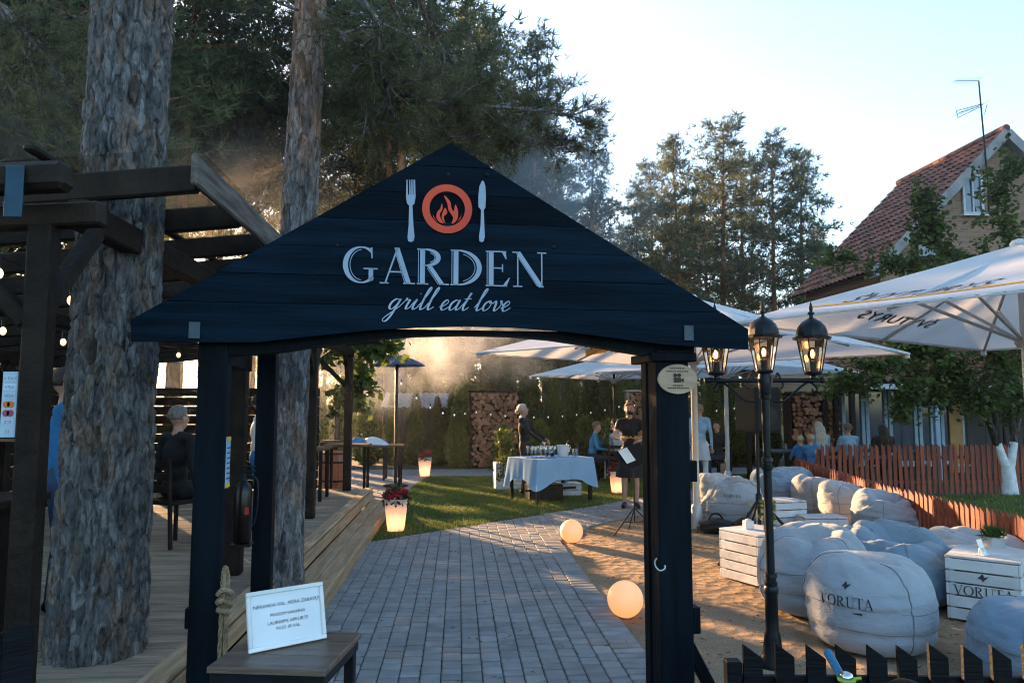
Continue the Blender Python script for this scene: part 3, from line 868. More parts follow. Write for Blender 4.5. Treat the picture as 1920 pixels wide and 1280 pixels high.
def glyph(ch, inline=True):
    q = []; L = lambda *a: q.extend(*a) if False else None
    def stem(x, w=TK, y0=0, y1=1):
        q.append(rect(x-w/2, y0, x+w/2, y1))
        if inline and w > .1: q.append(rect(x-w/2-INL-.018, y0, x-w/2-INL, y1))
    if ch == 'A':
        q += diag(.10, 0, .43, 1, .045); q += diag(.74, 0, .41, 1, TK)
        if inline: q += diag(.865, 0, .535, 1-.0, .018) if False else []
        q.append(rect(.22,.31,.60,.35)); q += serif(.08,0,.24)+serif(.75,0,.32); adv = .90
        if inline: q += diag(.635,.02,.372,.86,.018)
    elif ch == 'D':
        stem(.17); q += arc(.20,.5,.62,.482,-90,90,22,bow); q += [rect(.02,0,.25,SF), rect(.02,1-SF,.25,1)]; adv = .94
        if inline: q += arc(.20,.5,.50,.40,-70,70,18,lambda a: .018)
    elif ch == 'E':
        stem(.17); q += [rect(.02,0,.62,SF), rect(.02,1-SF,.60,1), rect(.17,.5,.48,.535), rect(.475,.41,.505,.63)]
        q += [[Vector((.60,0)),Vector((.70,.25)),Vector((.67,.25)),Vector((.50,.03))], [Vector((.575,1)),Vector((.605,.78)),Vector((.58,.78)),Vector((.47,.97))]]; adv = .75
    elif ch == 'G':
        q += arc(.50,.5,.42,.485,50,318,34,bow); q.append(rect(.70,.07,.82,.40)); q.append(rect(.56,.38,.94,.415))
        q.append([Vector((.74,.98)),Vector((.79,.98)),Vector((.80,.68)),Vector((.77,.68))]); adv = 1.0
        if inline: q += arc(.53,.5,.33,.42,95,265,22,lambda a: .018)
    elif ch == 'N':
        q.append(rect(.115,0,.15,1)); q.append(rect(.80,0,.835,1)); q += diag(.81,0,.13,1,TK*1.1); q += serif(.13,0,.26); q += [rect(-.02,1-SF,.16,1)]; q += [rect(.69,1-SF,.95,1)]; adv = .97
        if inline: q += diag(.69,.03,.17,.80,.018)
    elif ch == 'R':
        stem(.17); q += arc(.22,.755,.38,.228,-90,90,18,bow); q += [rect(.02,0,.33,SF), rect(.02,1-SF,.25,1), rect(.17,.51,.3,.545)]; q += diag(.72,0,.36,.52,TK); q += [rect(.62,0,.90,SF)]; adv = .88
        if inline: q += diag(.60,.02,.30,.46,.018)+arc(.24,.755,.27,.15,-60,60,12,lambda a: .018)
    elif ch == 'V':
        q += diag(.44,0,.12,1,TK)+diag(.44,0,.78,1,.045)+serif(.11,1,.3)+serif(.78,1,.22); adv = .88
    elif ch == 'O':
        q += arc(.48,.5,.41,.485,0,360,40,bow); adv = .98
    elif ch == 'U':
        q.append(rect(.09,.3,.09+TK,1)); q.append(rect(.70,.3,.74,1)); q += arc(.43,.32,.28,.30,180,360,18,lambda a: TN+.08*max(0,-math.cos(a))); q += serif(.15,1,.3)+serif(.72,1,.22); adv = .86
    elif ch == 'T':
        q.append(rect(.33,0,.33+TK,1)); q += [rect(.03,.955,.77,1), rect(.03,.78,.06,1), rect(.74,.78,.77,1), rect(.25,0,.55,SF)]; adv = .80
    else: adv = .4
    return q, adv
def caps(text, size, inline=True, track=.04):
    out = []; x = 0
    for ch in text:
        g_, adv = glyph(ch, inline)
        out += [[Vector(((p.x+x)*size, p.y*size)) for p in f] for f in g_]; x += adv+track
    return out, (x-track)*size
SCRIPT = {
 'g': ([[(.8,.86),(.5,1.0),(.15,.62),(.16,.12),(.42,.0),(.7,.42),(.86,1.0),(.76,.2),(.6,-.7),(.32,-1.2),(.02,-1.12),(.1,-.8),(.6,-.25),(1.12,.3)]], 1.08),
 'r': ([[(-.02,.28),(.28,.8),(.36,1.1),(.44,.88),(.72,.92),(.64,.4),(.68,.04),(.86,.06),(1.08,.3)]], 1.02),
 'i': ([[(-.02,.28),(.34,1.0),(.25,.35),(.33,.02),(.52,.06),(.76,.3)], [(.46,1.5),(.5,1.58)]], .72),
 'l': ([[(-.02,.28),(.34,1.1),(.6,1.95),(.52,2.2),(.36,1.8),(.25,.5),(.34,.02),(.54,.06),(.78,.3)]], .74),
 'e': ([[(-.02,.28),(.36,.42),(.66,.76),(.5,1.0),(.24,.78),(.16,.35),(.34,.0),(.62,.08),(.92,.34)]], .88),
 'a': ([[(.8,.86),(.5,1.0),(.15,.62),(.16,.12),(.4,.0),(.68,.42),(.84,1.0),(.76,.4),(.82,.03),(.98,.06),(1.2,.3)]], 1.16),
 't': ([[(-.02,.28),(.34,1.05),(.5,1.75),(.36,1.0),(.26,.4),(.36,.02),(.56,.06),(.8,.32)], [(.08,1.12),(.76,1.16)]], .76),
 'o': ([[(.56,1.0),(.22,.78),(.12,.3),(.34,.0),(.68,.28),(.76,.8),(.56,1.0),(.66,.76),(1.0,.84)]], .96),
 'v': ([[(-.04,.7),(.14,1.0),(.28,.7),(.3,.18),(.44,.0),(.74,.4),(.82,.9),(.7,1.02),(.76,.82),(1.04,.6)]], .94),
 ' ': ([], .62)}
def script(text, size, shear=.42, lw=.17):
    out = []; x = 0
    for ch in text:
        st, adv = SCRIPT[ch]
        for s_ in st:
            P = [(p.x, p.y) for p in catmull([Vector((a, b_, 0)) for a, b_ in s_], 7)]
            P = [((px+x+py*shear)*size, py*size) for px, py in P]
            W = []
            for i in range(len(P)):
                a, c = P[max(i-1,0)], P[min(i+1,len(P)-1)]
                L_ = math.hypot(c[0]-a[0], c[1]-a[1])+1e-9
                W.append(size*(lw*.45+lw*.75*max(0, (a[1]-c[1])/L_)))
            out += ribbon(P, W)
        x += adv
    return out, x*size
def flat(polys, ox, oz, f=None, depth=.004):
    # polygons in a local (x, z) plane; thickness comes from a raised front face with sides
    b = MB()
    for p in polys:
        pp = [(v[0]+ox, v[1]+oz) for v in p]
        b.prism(pp, -depth, 0)
    if f: b.v = [tuple(f(*v)) for v in b.v]
    return b
def font_mesh(text, size, shear=0.0, align='CENTER', extrude=0.0):
    cu = bpy.data.curves.new('txt', 'FONT'); cu.body = text; cu.size = size; cu.shear = shear; cu.align_x = align; cu.extrude = extrude; cu.resolution_u = 3
    o = bpy.data.objects.new('txt', cu); col.objects.link(o)
    dg = bpy.context.evaluated_depsgraph_get(); dg.update()
    me = bpy.data.meshes.new_from_object(o.evaluated_get(dg))
    bpy.data.objects.remove(o); bpy.data.curves.remove(cu)
    me.materials.clear()
    return me

# ================================================================== THE GATE
ZB = 1.98
PL, PR = gp(248,640,ZB), gp(1400,655,ZB)
GC = (PL+PR)/2; GX = (PR-PL).normalized(); GW = (PR-PL).length
grz = math.atan2(GX.y, GX.x)
gate = thing('entrance_gate', 'black timber gateway with gabled name board on square posts', 'gate', (GC.x, GC.y, 0), grz)
GM = Matrix.Translation((GC.x, GC.y, 0)) @ Matrix.Rotation(grz, 4, 'Z'); GI = GM.inverted()
def gl(px, py):   # sight line meets the board's front plane (local x, z)
    o = GI @ CO; d = GI.to_3x3() @ ray(px, py); t = -o.y/d.y; p = o+d*t; return p.x, p.z
ap = gl(845,270); lt = gl(248,600); rt = gl(1400,618)
lbz = gl(248,640); rbz = gl(1400,655)
arch = [gl(px, py) for px, py in [(1400,655),(1330,652),(1245,646),(1180,638),(1120,630),(1040,620),(960,614),(870,612),(780,614),(690,620),(610,628),(530,637),(480,642),(400,642),(330,641),(248,640)]]
board_poly = arch[::-1]+[rt, ap, lt]
def clip_band(poly, z0, z1):
    f = poly
    for sgn, zz in ((1, z0), (-1, z1)):
        out = []
        for i in range(len(f)):
            p, q = f[i], f[i-1]
            a, c = sgn*(p[1]-zz), sgn*(q[1]-zz)
            if (a >= 0) != (c >= 0):
                t = c/(c-a); out.append((q[0]+(p[0]-q[0])*t, zz))
            if a >= 0: out.append(p)
        f = out
        if not f: break
    return f
# the board is made of wide horizontal planks
name_board = None
zmin = min(p[1] for p in board_poly); zmax = ap[1]
zz = zmin-.001; first = True
ph = .152
nb = MB(); nb.prism([(x*.985, (z-ZB)*.97+ZB+.01) for x, z in board_poly], .012, .06)
name_board = nb.build('name_board', m_gate, gate)
lower_planks = clip_band(board_poly, zmin-.01, zmin+.20)
k = 0
bands = [zmin-.01, zmin+.205]
while bands[-1] < zmax: bands.append(bands[-1]+ph)
for a, c in zip(bands[:-1], bands[1:]):
    f = clip_band(board_poly, a+.0015, c-.0015)
    if len(f) >= 3:
        off = random.uniform(-.0025,.0025)
        q = MB(); q.prism(f, -.02+off, .0115); q.build('plank', m_gate, name_board)
# thick arched beam under the board, behind it
arch2 = [gl(px, py) for px, py in [(1310,672),(1245,668),(1180,657),(1120,646),(1040,634),(960,627),(870,625),(780,627),(690,634),(610,644),(540,655),(480,662),(420,664)]]
ub = MB(); ub.prism([(x, z) for x, z in arch2]+[(arch2[-1][0], ZB+.09), (arch2[0][0], ZB+.09)], .062, .17); ub.build('arched_beam', m_gatepost, gate)
# lettering and emblem
def on_board(polys, cx, cy, wpx, name, m, W, yoff=-.0235):
    x, z = gl(cx, cy); return x, z
def place(polys, W, leftpx, rightpx, basepx, name, m, H=None):
    x0, z0 = gl(leftpx, basepx); x1, _ = gl(rightpx, basepx); s = (x1-x0)/W
    pp = [[(p[0]*s, p[1]*s) for p in f] for f in polys]
    flat(pp, x0, z0, f=lambda a, d, c: (a, d-.0235, c)).build(name, m, name_board)
pg, W = caps('GARDEN', 1.0); place(pg, W, 642, 1024, 531, 'garden_letters', m_letter)
_, W = script('grill eat love', 1.0)
x0_, z0_ = gl(726, 580); x1_, _z = gl(952, 580); s0 = (x1_-x0_)/W; off_ = 0
for word in ('grill ', 'eat ', 'love'):
    ps, w_ = script(word, 1.0)
    flat([[((p[0]+off_)*s0, p[1]*s0) for p in f] for f in ps], x0_, z0_, f=lambda a, d, c: (a, d-.0235, c)).build(word.strip()+'_lettering', m_letter, name_board)
    off_ += w_
u = (gl(900,400)[0]-gl(800,400)[0])/100.0      # metres per reference pixel on the board
def shape(px_pts, name, m, smooth=False, lift=0.0):
    pts = [gl(a, c) for a, c in px_pts]
    b = MB(); b.prism(pts, -.0275-lift, -.0235); return b.build(name, m, name_board)
fork = [(762,340),(764,340),(765,368),(767,368),(767,340),(769,340),(770,368),(771,368),(771,340),(773,340),(774,368),(775,368),(775,340),(778,340),(779,372),(777,384),(773,388),(775,425),(777,446),(775,454),(770,456),(765,454),(764,446),(766,425),(767,388),(763,384),(761,372)]
shape(fork, 'fork_emblem', m_letter)
knife = [(903,341),(906,343),(909,352),(910,372),(909,392),(906,396),(907,425),(908,446),(906,454),(902,456),(898,454),(897,446),(900,425),(901,396),(896,390),(896,370),(898,352)]
shape(knife, 'knife_emblem', m_letter)
ringb = MB(); cx, cz = gl(838,394); ro, ri = 46.5*u, 33*u
K = 40
for i in range(K):
    a, c = 2*PI*i/K, 2*PI*(i+1)/K
    ringb.prism([(cx+ro*math.cos(a), cz+ro*math.sin(a)), (cx+ro*math.cos(c), cz+ro*math.sin(c)), (cx+ri*math.cos(c), cz+ri*math.sin(c)), (cx+ri*math.cos(a), cz+ri*math.sin(a))], -.0275, -.0235)
ringb.build('ring_emblem', m_ring, name_board)
fl = MB()
def flame(pts):
    P = catmull([Vector((a, c, 0)) for a, c in pts], 4, True)
    fl.prism([gl(p.x, p.y) for p in P], -.0275, -.0235)
flame([(832,369),(843,380),(846,393),(850,398),(853,386),(858,398),(857,412),(851,420),(846,421),(849,411),(844,402),(840,395),(838,384)])
flame([(828,384),(829,395),(824,404),(827,414),(832,421),(824,419),(818,411),(819,401),(825,393)])
flame([(834,392),(838,402),(832,408),(833,417),(836,421),(829,415),(828,405)])
for s_ in (-1, 1):
    P = [(838+s_*27, 404), (838+s_*25, 413), (838+s_*17, 420), (838+s_*24, 414)]
    fl.prism([gl(a, c) for a, c in P], -.0275, -.0235)
fl.build('flame_emblem', m_ring, name_board)
for px, py in ((840,330),(633,462),(1037,465),(912,330)):
    x, z = gl(px, py); q = MB(); q.sphere((x, -.022, z), (.011,.006,.011), 8, 5); q.build('bolt_head', m_iron, name_board, 60)
# metal tie plates above the posts
for px, py in ((367,620),(1288,625)):
    x, z = gl(px, py); q = MB(); q.box((x, -.028, z), (.055,.006,.085), ch=.002); o = q.build('tie_plate', mat('tie_plate_metal', (.03,.05,.065), (.02,.03,.04), rough=.35, metal=.6), name_board)
# posts
def post(px0, px1, depth0, w_d, name='post', zt=ZB+.02):
    x0, _ = gl(px0, 900); x1, _ = gl(px1, 900)
    q = MB(); q.box(((x0+x1)/2, depth0+w_d/2, zt/2), (x1-x0, w_d, zt), ch=.006)
    return q.build(name, m_gatepost, gate)
post(357, 415, .05, .12); post(432, 474, .62, .12)
x0, _ = gl(385, 900)
for z, zh in ((ZB-.06, .10),):
    q = MB(); q.box((gl(388,900)[0]+.02, .40, z), (.10, .62, zh), ch=.005); q.build('side_rail', m_gatepost, gate)
x0 = gl(1240,900)[0]; x1 = gl(1302,900)[0]
q = MB(); q.box(((x0+x1)/2, .05+.07, ZB/2), (x1-x0, .14, ZB), ch=.006); q.build('post', m_gatepost, gate)
q = MB(); q.box(((x0+x1)/2-.008, .275, ZB/2), (x1-x0-.02, .09, ZB), ch=.006); q.build('post', m_gatepost, gate)
q = MB(); q.box(((x0+x1)/2+.02, .21, ZB/2-.05), (.03, .036, ZB-.1), ch=.004); q.build('side_panel', m_gatepost, gate)
q = MB(); q.box(((x0+x1)/2, .20, ZB-.045), (x1-x0+.08, .36, .05), ch=.005); q.build('cap_block', m_gatepost, gate)
for py0, py1 in ((865,905),(1145,1195)):
    z0 = gl(1300,py1)[1]; z1 = gl(1300,py0)[1]
    q = MB(); q.box((x1+.022, .10, (z0+z1)/2), (.045, .08, z1-z0), ch=.004); q.build('hinge_block', m_gatepost, gate)
q = MB(); q.beam((x1-.02,.10,.36), (x1+.16,.10,.02), .08, .06); q.build('foot_brace', m_gatepost, gate)
z1 = gl(350,1150)[1]; xb = gl(350,1150)[0]
q = MB(); q.box((xb-.005, .10, z1-.04), (.04,.08,.10), ch=.004); q.build('hinge_block', m_gatepost, gate)
# steel S-hook
hx, hz = gl(1240,1058)
P = [(hx-.016+.02*math.cos(a)*.9, .03, hz+.02+.016*math.sin(a)) for a in np.linspace(.2, 4.4, 10)]
P2_ = catmull([(hx-.012,.04,hz+.026),(hx-.03,.02,hz+.012),(hx-.03,.0,hz-.012),(hx-.01,-.005,hz-.03),(hx+.018,.0,hz-.022),(hx+.024,.01,hz-.006)], 5)
q = MB(); q.tube(P2_, .0045, 7); q.build('hook', mat('zinc', (.6,.6,.6), (.5,.5,.5), rough=.3, metal=.8, bump=0), gate, 60)
# oval wooden plaque with a camera symbol
plq = thing('oval_plaque', 'oval wooden plaque with engraved film camera symbol on the gate post', 'sign', (0,0,0)); 
cxp, czp = gl(1275,710); pw = (gl(1312,710)[0]-gl(1238,710)[0])/2; phh = (gl(1275,682)[1]-gl(1275,738)[1])/2
plq.matrix_world = GM @ Matrix.Translation((cxp, .046, czp))
m_ply = mat('plaque_wood', (.40,.29,.18), (.30,.20,.12), rough=.55, scale=2.5, stretch=(2,8,12), bump=.1, bscale=20)
q = MB(); q.prism([(pw*math.cos(a), phh*math.sin(a)) for a in np.linspace(0, 2*PI, 40, endpoint=False)], -.014, 0); q.build('oval_board', m_ply, plq)
q = MB()
q.prism([(-.024,-.018),(.018,-.018),(.018,.008),(-.024,.008)], -.0165, -.0142)
q.prism([(.019,-.010),(.034,-.018),(.034,.006),(.019,-.001)], -.0165, -.0142)
for a in (-.015, .008): q.prism([(a+.011*math.cos(t), .021+.011*math.sin(t)) for t in np.linspace(0, 2*PI, 12, endpoint=False)], -.0165, -.0142)
q.build('camera_symbol', mat('burnt_wood', (.05,.025,.012), (.03,.015,.008), bump=0), plq)
for wd, zc in ((.09,.060),(.13,.043),(.06,-.036),(.12,-.050)):
    q = MB(); x_ = -wd/2
    while x_ < wd/2-.004:
        l_ = random.uniform(.004,.011); q.prism([(x_,zc-.003),(x_+l_,zc-.003),(x_+l_,zc+.003),(x_,zc+.003)], -.0155, -.0142); x_ += l_+.003
    o = q.build('engraved_line', MATS['burnt_wood'], plq); o['kind'] = 'stuff'
# knotted rope on the left post
rope = thing('rope_tie', 'thick knotted jute rope hanging down the left gate post', 'rope', (0,0,0))
rx, rz_ = gl(424, 1062)
rope.matrix_world = GM @ Matrix.Translation((rx, -.012, 0))
rz0 = gl(424,1280)[1]-.35
def twisted(path, r, name, parent):
    P = catmull(path, 10); b = MB()
    for k in range(3):
        pts = []
        for i, p in enumerate(P):
            a = i*.75+k*2*PI/3; t = (P[min(i+1,len(P)-1)]-P[max(i-1,0)]).normalized()
            u_ = t.cross(Vector((0,1,0.001))).normalized(); v_ = t.cross(u_)
            pts.append(p+(u_*math.cos(a)+v_*math.sin(a))*r*.55)
        b.tube(pts, r*.62, 6)
    return b.build(name, m_rope, parent, 60)
zt = rz_
twisted([(-.006,0,zt-.19),(-.010,0,zt-.06),(0,-.004,zt+.0),(.012,0,zt-.06),(.010,0,zt-.19)], .011, 'loop', rope)
twisted([(-.004,-.01,zt-.02),(.0,-.012,zt-.08),(.004,-.012,zt-.16)], .010, 'loop_strand', rope)
twisted([(-.03,0,zt-.13),(0,-.035,zt-.10),(.032,0,zt-.125),(0,.012,zt-.14),(-.03,-.006,zt-.165),(.0,-.035,zt-.15),(.03,-.004,zt-.18),(0,.01,zt-.19),(-.026,-.008,zt-.20),(.004,-.034,zt-.20),(.024,-.01,zt-.215)], .013, 'knot', rope)
twisted([(-.010,-.008,zt-.19),(-.012,-.006,zt-.4),(-.016,-.006,zt-.7),(-.018,-.006,rz0)], .0115, 'strand', rope)
twisted([(.012,-.008,zt-.19),(.012,-.006,zt-.4),(.010,-.006,zt-.7),(.012,-.006,rz0)], .0115, 'strand', rope)
# sticker strip and fire extinguisher in the left gate frame
stp = thing('notice_strip', 'narrow pale blue notice strip with yellow ends on the gate post', 'sign', (0,0,0))
sx, sz0 = gl(409, 918); _, sz1 = gl(409, 820)
sx2 = gl(415,900)[0]
stp.matrix_world = GM @ Matrix.Translation((sx2+.0035, .115, (sz0+sz1)/2))
h = (sz1-sz0)
q = MB(); q.box((0,0,0), (.004,.085,h), ch=0); q.build('panel', mat('strip_blue', (.30,.50,.66), (.26,.44,.6), bump=0, rough=.4), stp)
for s_ in (-1, 1):
    q = MB(); q.box((.003,0,s_*(h/2-.012)), (.003,.085,.022)); q.build('yellow_band', mat('strip_yellow', (.7,.4,.04), (.6,.3,.03), bump=0), stp)
for k in range(7):
    q = MB(); q.box((.003,0,-h*.32+k*h*.1), (.002,.06,.006)); q.build('text_line', m_ink, stp)
ext = thing('fire_extinguisher', 'red fire extinguisher with black head inside the gate frame', 'fire extinguisher', (0,0,0))
ex = gl(437,905)[0]; ez = gl(437,960)[1]
ext.matrix_world = GM @ Matrix.Translation((ex-.03, .42, ez-.22)) @ Matrix.Scale(.8, 4)
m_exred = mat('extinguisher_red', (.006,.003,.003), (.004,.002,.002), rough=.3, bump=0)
q = MB(); q.lathe([(.05,0),(.062,.02),(.062,.34),(.05,.39),(.02,.42)], 16); q.build('cylinder', m_exred, ext, 40)
q = MB(); q.lathe([(.022,.42),(.022,.46),(.012,.47)], 10); q.box((.02,0,.485), (.11,.02,.018), ch=.004); q.box((.02,0,.515), (.11,.02,.012), ch=.003); q.build('head', m_iron, ext, 40)
q = MB(); q.tube(catmull([(.02,0,.46),(.09,0,.42),(.095,0,.25),(.075,0,.12)], 5), .008, 7); q.build('hose', m_iron, ext, 60)
q = MB(); q.box((.035,-.055,.22), (.03,.004,.05)); q.build('label_plate', mat('ext_label', (.5,.03,.03), (.4,.02,.02), bump=0), ext)
# bracket shelf carrying it
q = MB(); q.box((0,0,-.012), (.14,.14,.02), ch=.003); q.build('bracket', m_iron, ext)

# ================================================================== small table with a framed notice
tb0, tb1, tb2, tb3 = gp(432,1250,.62), gp(632,1256,.62), gp(650,1182,.62), gp(455,1182,.62)
tcen = (tb0+tb1+tb2+tb3)/4
trz = math.atan2((tb1-tb0).y, (tb1-tb0).x)
tab = thing('side_table', 'small square wooden table with black legs inside the gateway', 'table', (tcen.x, tcen.y, 0), trz)
TW = (tb1-tb0).length*1.12; TD = .50
for j in range(3):
    q = MB(); q.box((0, -TD/2+TD/6+j*TD/3, .607), (TW, TD/3-.002, .026), ch=.003); q.build('top_board', mat('table_wood', (.15,.105,.075), (.09,.06,.042), rough=.4, scale=2, stretch=WOODX, bump=.2, bscale=8), tab)
q = MB(); q.box((0,0,.57), (TW-.02, TD-.02, .048), ch=.004); q.build('frame', m_iron, tab)
for a in (-1, 1):
    for c in (-1, 1):
        q = MB(); q.box((a*(TW/2-.04), c*(TD/2-.04), .275), (.045,.045,.55), ch=.004); q.build('leg', m_iron, tab)
nf = thing('framed_notice', 'white framed paper notice leaning on the small gateway table', 'notice', (0,0,0))
fb0, fb1 = gp(466,1226,.622), gp(612,1196,.622)
fx = (fb1-fb0).normalized(); FW = (fb1-fb0).length; FH = FW*.70
up = Vector((0,0,1))*math.cos(R(14))+fx.cross(Vector((0,0,1))).normalized()*-math.sin(R(14))
nrm = fx.cross(up)
NM = Matrix((fx, -nrm, up)).transposed().to_4x4(); 
if NM.to_3x3().determinant() < 0: NM = Matrix((fx, nrm, up)).transposed().to_4x4()
NM.translation = (fb0+fb1)/2+Vector((0,0,.002)); nf.matrix_world = NM
fwm = mat('frame_white', (.72,.72,.70), (.64,.64,.62), rough=.35, bump=.03)
for nm, c_, s_ in (('frame_rail',(0,0,.009),(FW,.018,.018)),('frame_rail',(0,0,FH-.009),(FW,.018,.018)),('frame_stile',(-FW/2+.009,0,FH/2),(.018,.018,FH-.036)),('frame_stile',(FW/2-.009,0,FH/2),(.018,.018,FH-.036))):
    q = MB(); q.box(c_, s_, ch=.003); q.build(nm, fwm, nf)
q = MB(); q.box((0,.004,FH/2), (FW-.03,.006,FH-.03)); q.build('paper', mat('paper', (.66,.70,.72), (.6,.64,.66), rough=.25, bump=0, spec=.6), nf)
for txt, zc, sz in (('NERANDA VAL. NĖRA ŽABAVŲ!', .70, .021), ('PRAŠOM SAKARAS', .535, .019), ('LAUKIAME APKURTI!', .40, .020), ('NUO 18 VAL.', .30, .019)):
    me = font_mesh(txt, sz); me.materials.append(m_ink)
    o = put(me, 'notice_text', nf, (.005, -.0003, FH*zc)); o.rotation_euler = (R(90), 0, 0)
q = MB(); q.beam((0,.012,FH*.7), (0,.085,.004), .03, .004); q.build('easel_strut', m_iron, nf)

# ================================================================== pergola
XE, ZE = -1.32, 2.86           # path-side roof edge
perg = thing('pergola', 'dark brown timber pergola with sloping slatted roof over the deck', 'pergola', (-1.8, 3.2, 0))
PO = (-1.8, 3.2, 0)
slope = .10
def rz_at(x): return ZE+(x-XE)*slope
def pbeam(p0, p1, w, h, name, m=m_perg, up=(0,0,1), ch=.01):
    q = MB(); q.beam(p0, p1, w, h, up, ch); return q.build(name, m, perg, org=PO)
nearx = xy(64, 3.2).x
posts_y = [3.2, 6.25, 9.3, 12.35]
for i, y in enumerate(posts_y):
    x = nearx if i == 0 else -1.80
    w = .095 if i == 0 else .125
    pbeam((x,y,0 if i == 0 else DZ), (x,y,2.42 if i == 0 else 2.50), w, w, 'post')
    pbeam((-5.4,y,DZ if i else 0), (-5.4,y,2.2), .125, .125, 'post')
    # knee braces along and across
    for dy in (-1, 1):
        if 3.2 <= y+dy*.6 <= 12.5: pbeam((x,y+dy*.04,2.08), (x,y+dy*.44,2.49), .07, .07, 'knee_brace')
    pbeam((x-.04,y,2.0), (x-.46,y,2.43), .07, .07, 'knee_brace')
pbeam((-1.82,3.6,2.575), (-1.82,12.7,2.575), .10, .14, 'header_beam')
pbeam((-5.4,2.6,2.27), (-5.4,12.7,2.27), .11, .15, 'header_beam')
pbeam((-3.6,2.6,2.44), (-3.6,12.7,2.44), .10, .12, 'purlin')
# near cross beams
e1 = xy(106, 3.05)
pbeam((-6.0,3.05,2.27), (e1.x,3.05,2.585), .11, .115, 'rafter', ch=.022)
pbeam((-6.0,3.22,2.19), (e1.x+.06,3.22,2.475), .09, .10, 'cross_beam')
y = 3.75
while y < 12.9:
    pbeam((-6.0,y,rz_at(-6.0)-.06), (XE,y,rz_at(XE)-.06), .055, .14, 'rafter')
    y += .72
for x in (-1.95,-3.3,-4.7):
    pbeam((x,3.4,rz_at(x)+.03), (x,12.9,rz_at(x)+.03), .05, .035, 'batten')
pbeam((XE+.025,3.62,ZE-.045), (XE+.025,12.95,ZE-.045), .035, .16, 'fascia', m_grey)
q = MB(); q.add([(-6.05,3.6,rz_at(-6.05)+.052),(XE+.05,3.6,rz_at(XE)+.052),(XE+.05,12.95,rz_at(XE)+.052),(-6.05,12.95,rz_at(-6.05)+.052)], [(0,1,2,3)])
q.build('roof_sheet', glassmat('smoked_sheet', (.82,.78,.72), .06, .4, False), perg, org=PO)
m_bracket = mat('galvanised_blue', (.014,.05,.08), (.009,.03,.05), rough=.4, metal=.5, bump=.1)
q = MB(); q.box((nearx-.005, 2.985, 2.50), (.07,.012,.21), ch=.003); q.build('bracket_plate', m_bracket, perg, org=PO)
# low back screen of the pergola, planked
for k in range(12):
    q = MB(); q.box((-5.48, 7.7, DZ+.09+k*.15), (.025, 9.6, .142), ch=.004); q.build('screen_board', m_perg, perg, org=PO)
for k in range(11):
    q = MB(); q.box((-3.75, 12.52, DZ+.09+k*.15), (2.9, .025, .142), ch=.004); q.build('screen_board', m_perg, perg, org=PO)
# card sign on the near post
cs = thing('card_sign', 'upright white strip of payment card stickers beside the pergola post', 'sign', (0,0,0))
c0 = dp(17,758,3.15); cs.location = c0
hh = 123*3.15/FPX; ww = 27*3.15/FPX
q = MB(); q.box((0,0,0), (ww,.006,hh), ch=.002); q.build('panel', mat('sticker_panel', (.40,.56,.66), (.36,.5,.6), rough=.3, bump=0), cs)
for k, (c_, txt) in enumerate([((.12,.26,.42),'V PAY'),((.10,.2,.45),'VISA'),((.10,.2,.45),'VISA'),((.65,.16,.02),None),((.35,.05,.10),None),((.10,.2,.4),'JCB'),((.10,.2,.4),')))')]):
    zc = hh*(.40-k*.133)
    mm = mat('sticker_%d' % k, c_, c_, bump=0, rand=0, rough=.35)
    if txt:
        q = MB(); q.box((0,-.0036,zc), (ww*.8,.001,hh*.1)); q.build('sticker', mat('sticker_ground', (.5,.62,.7), (.5,.62,.7), bump=0), cs)
        me = font_mesh(txt, ww*.33); me.materials.append(mm); o = put(me, 'sticker_text', cs, (0,-.0046,zc-.008)); o.rotation_euler = (R(90),0,0)
    else:
        q = MB()
        for s_ in (-1, 1): q.prism([(s_*ww*.14+ww*.24*math.cos(a), zc+ww*.24*math.sin(a)) for a in np.linspace(0,2*PI,14,endpoint=False)], -.0046, -.0033)
        q.build('sticker', mm, cs)
q = MB(); q.box((0,.02,-hh/2-.012), (ww*1.5,.06,.012), ch=.002); q.build('ledge', m_brown, cs)
q = MB(); q.beam((.0,.06,-hh/2-.01), (.0,.06,hh/2), .03,.03); q.build('mount', m_perg, cs)

# string lights: cord with bulbs
m_bulb = emat('warm_bulb', (1.0,.50,.18), 1.0)
m_bulbw = emat('pale_bulb', (1.0,.86,.68), .07)
def string_light(p0, p1, n, sag, label, m=m_bulbw, r=.021):
    p0, p1 = Vector(p0), Vector(p1)
    t = thing('string_light', label, 'string lights', p0)
    P = []
    for i in range(n*3+1):
        f = i/(n*3); P.append(p0.lerp(p1, f)-Vector((0,0,sag*4*f*(1-f)))-p0)
    q = MB(); q.tube(P, .0035, 5); q.build('cord', m_iron, t)
    for i in range(n):
        p = P[i*3+1]
        q = MB(); q.lathe([(.011,-.05),(.012,0)], 7, p); s_ = q.build('socket', m_iron, t)
        q = MB(); q.sphere((p.x,p.y,p.z-.085), (r,r,r*1.35), 10, 7); q.build('bulb', m, s_, 60)
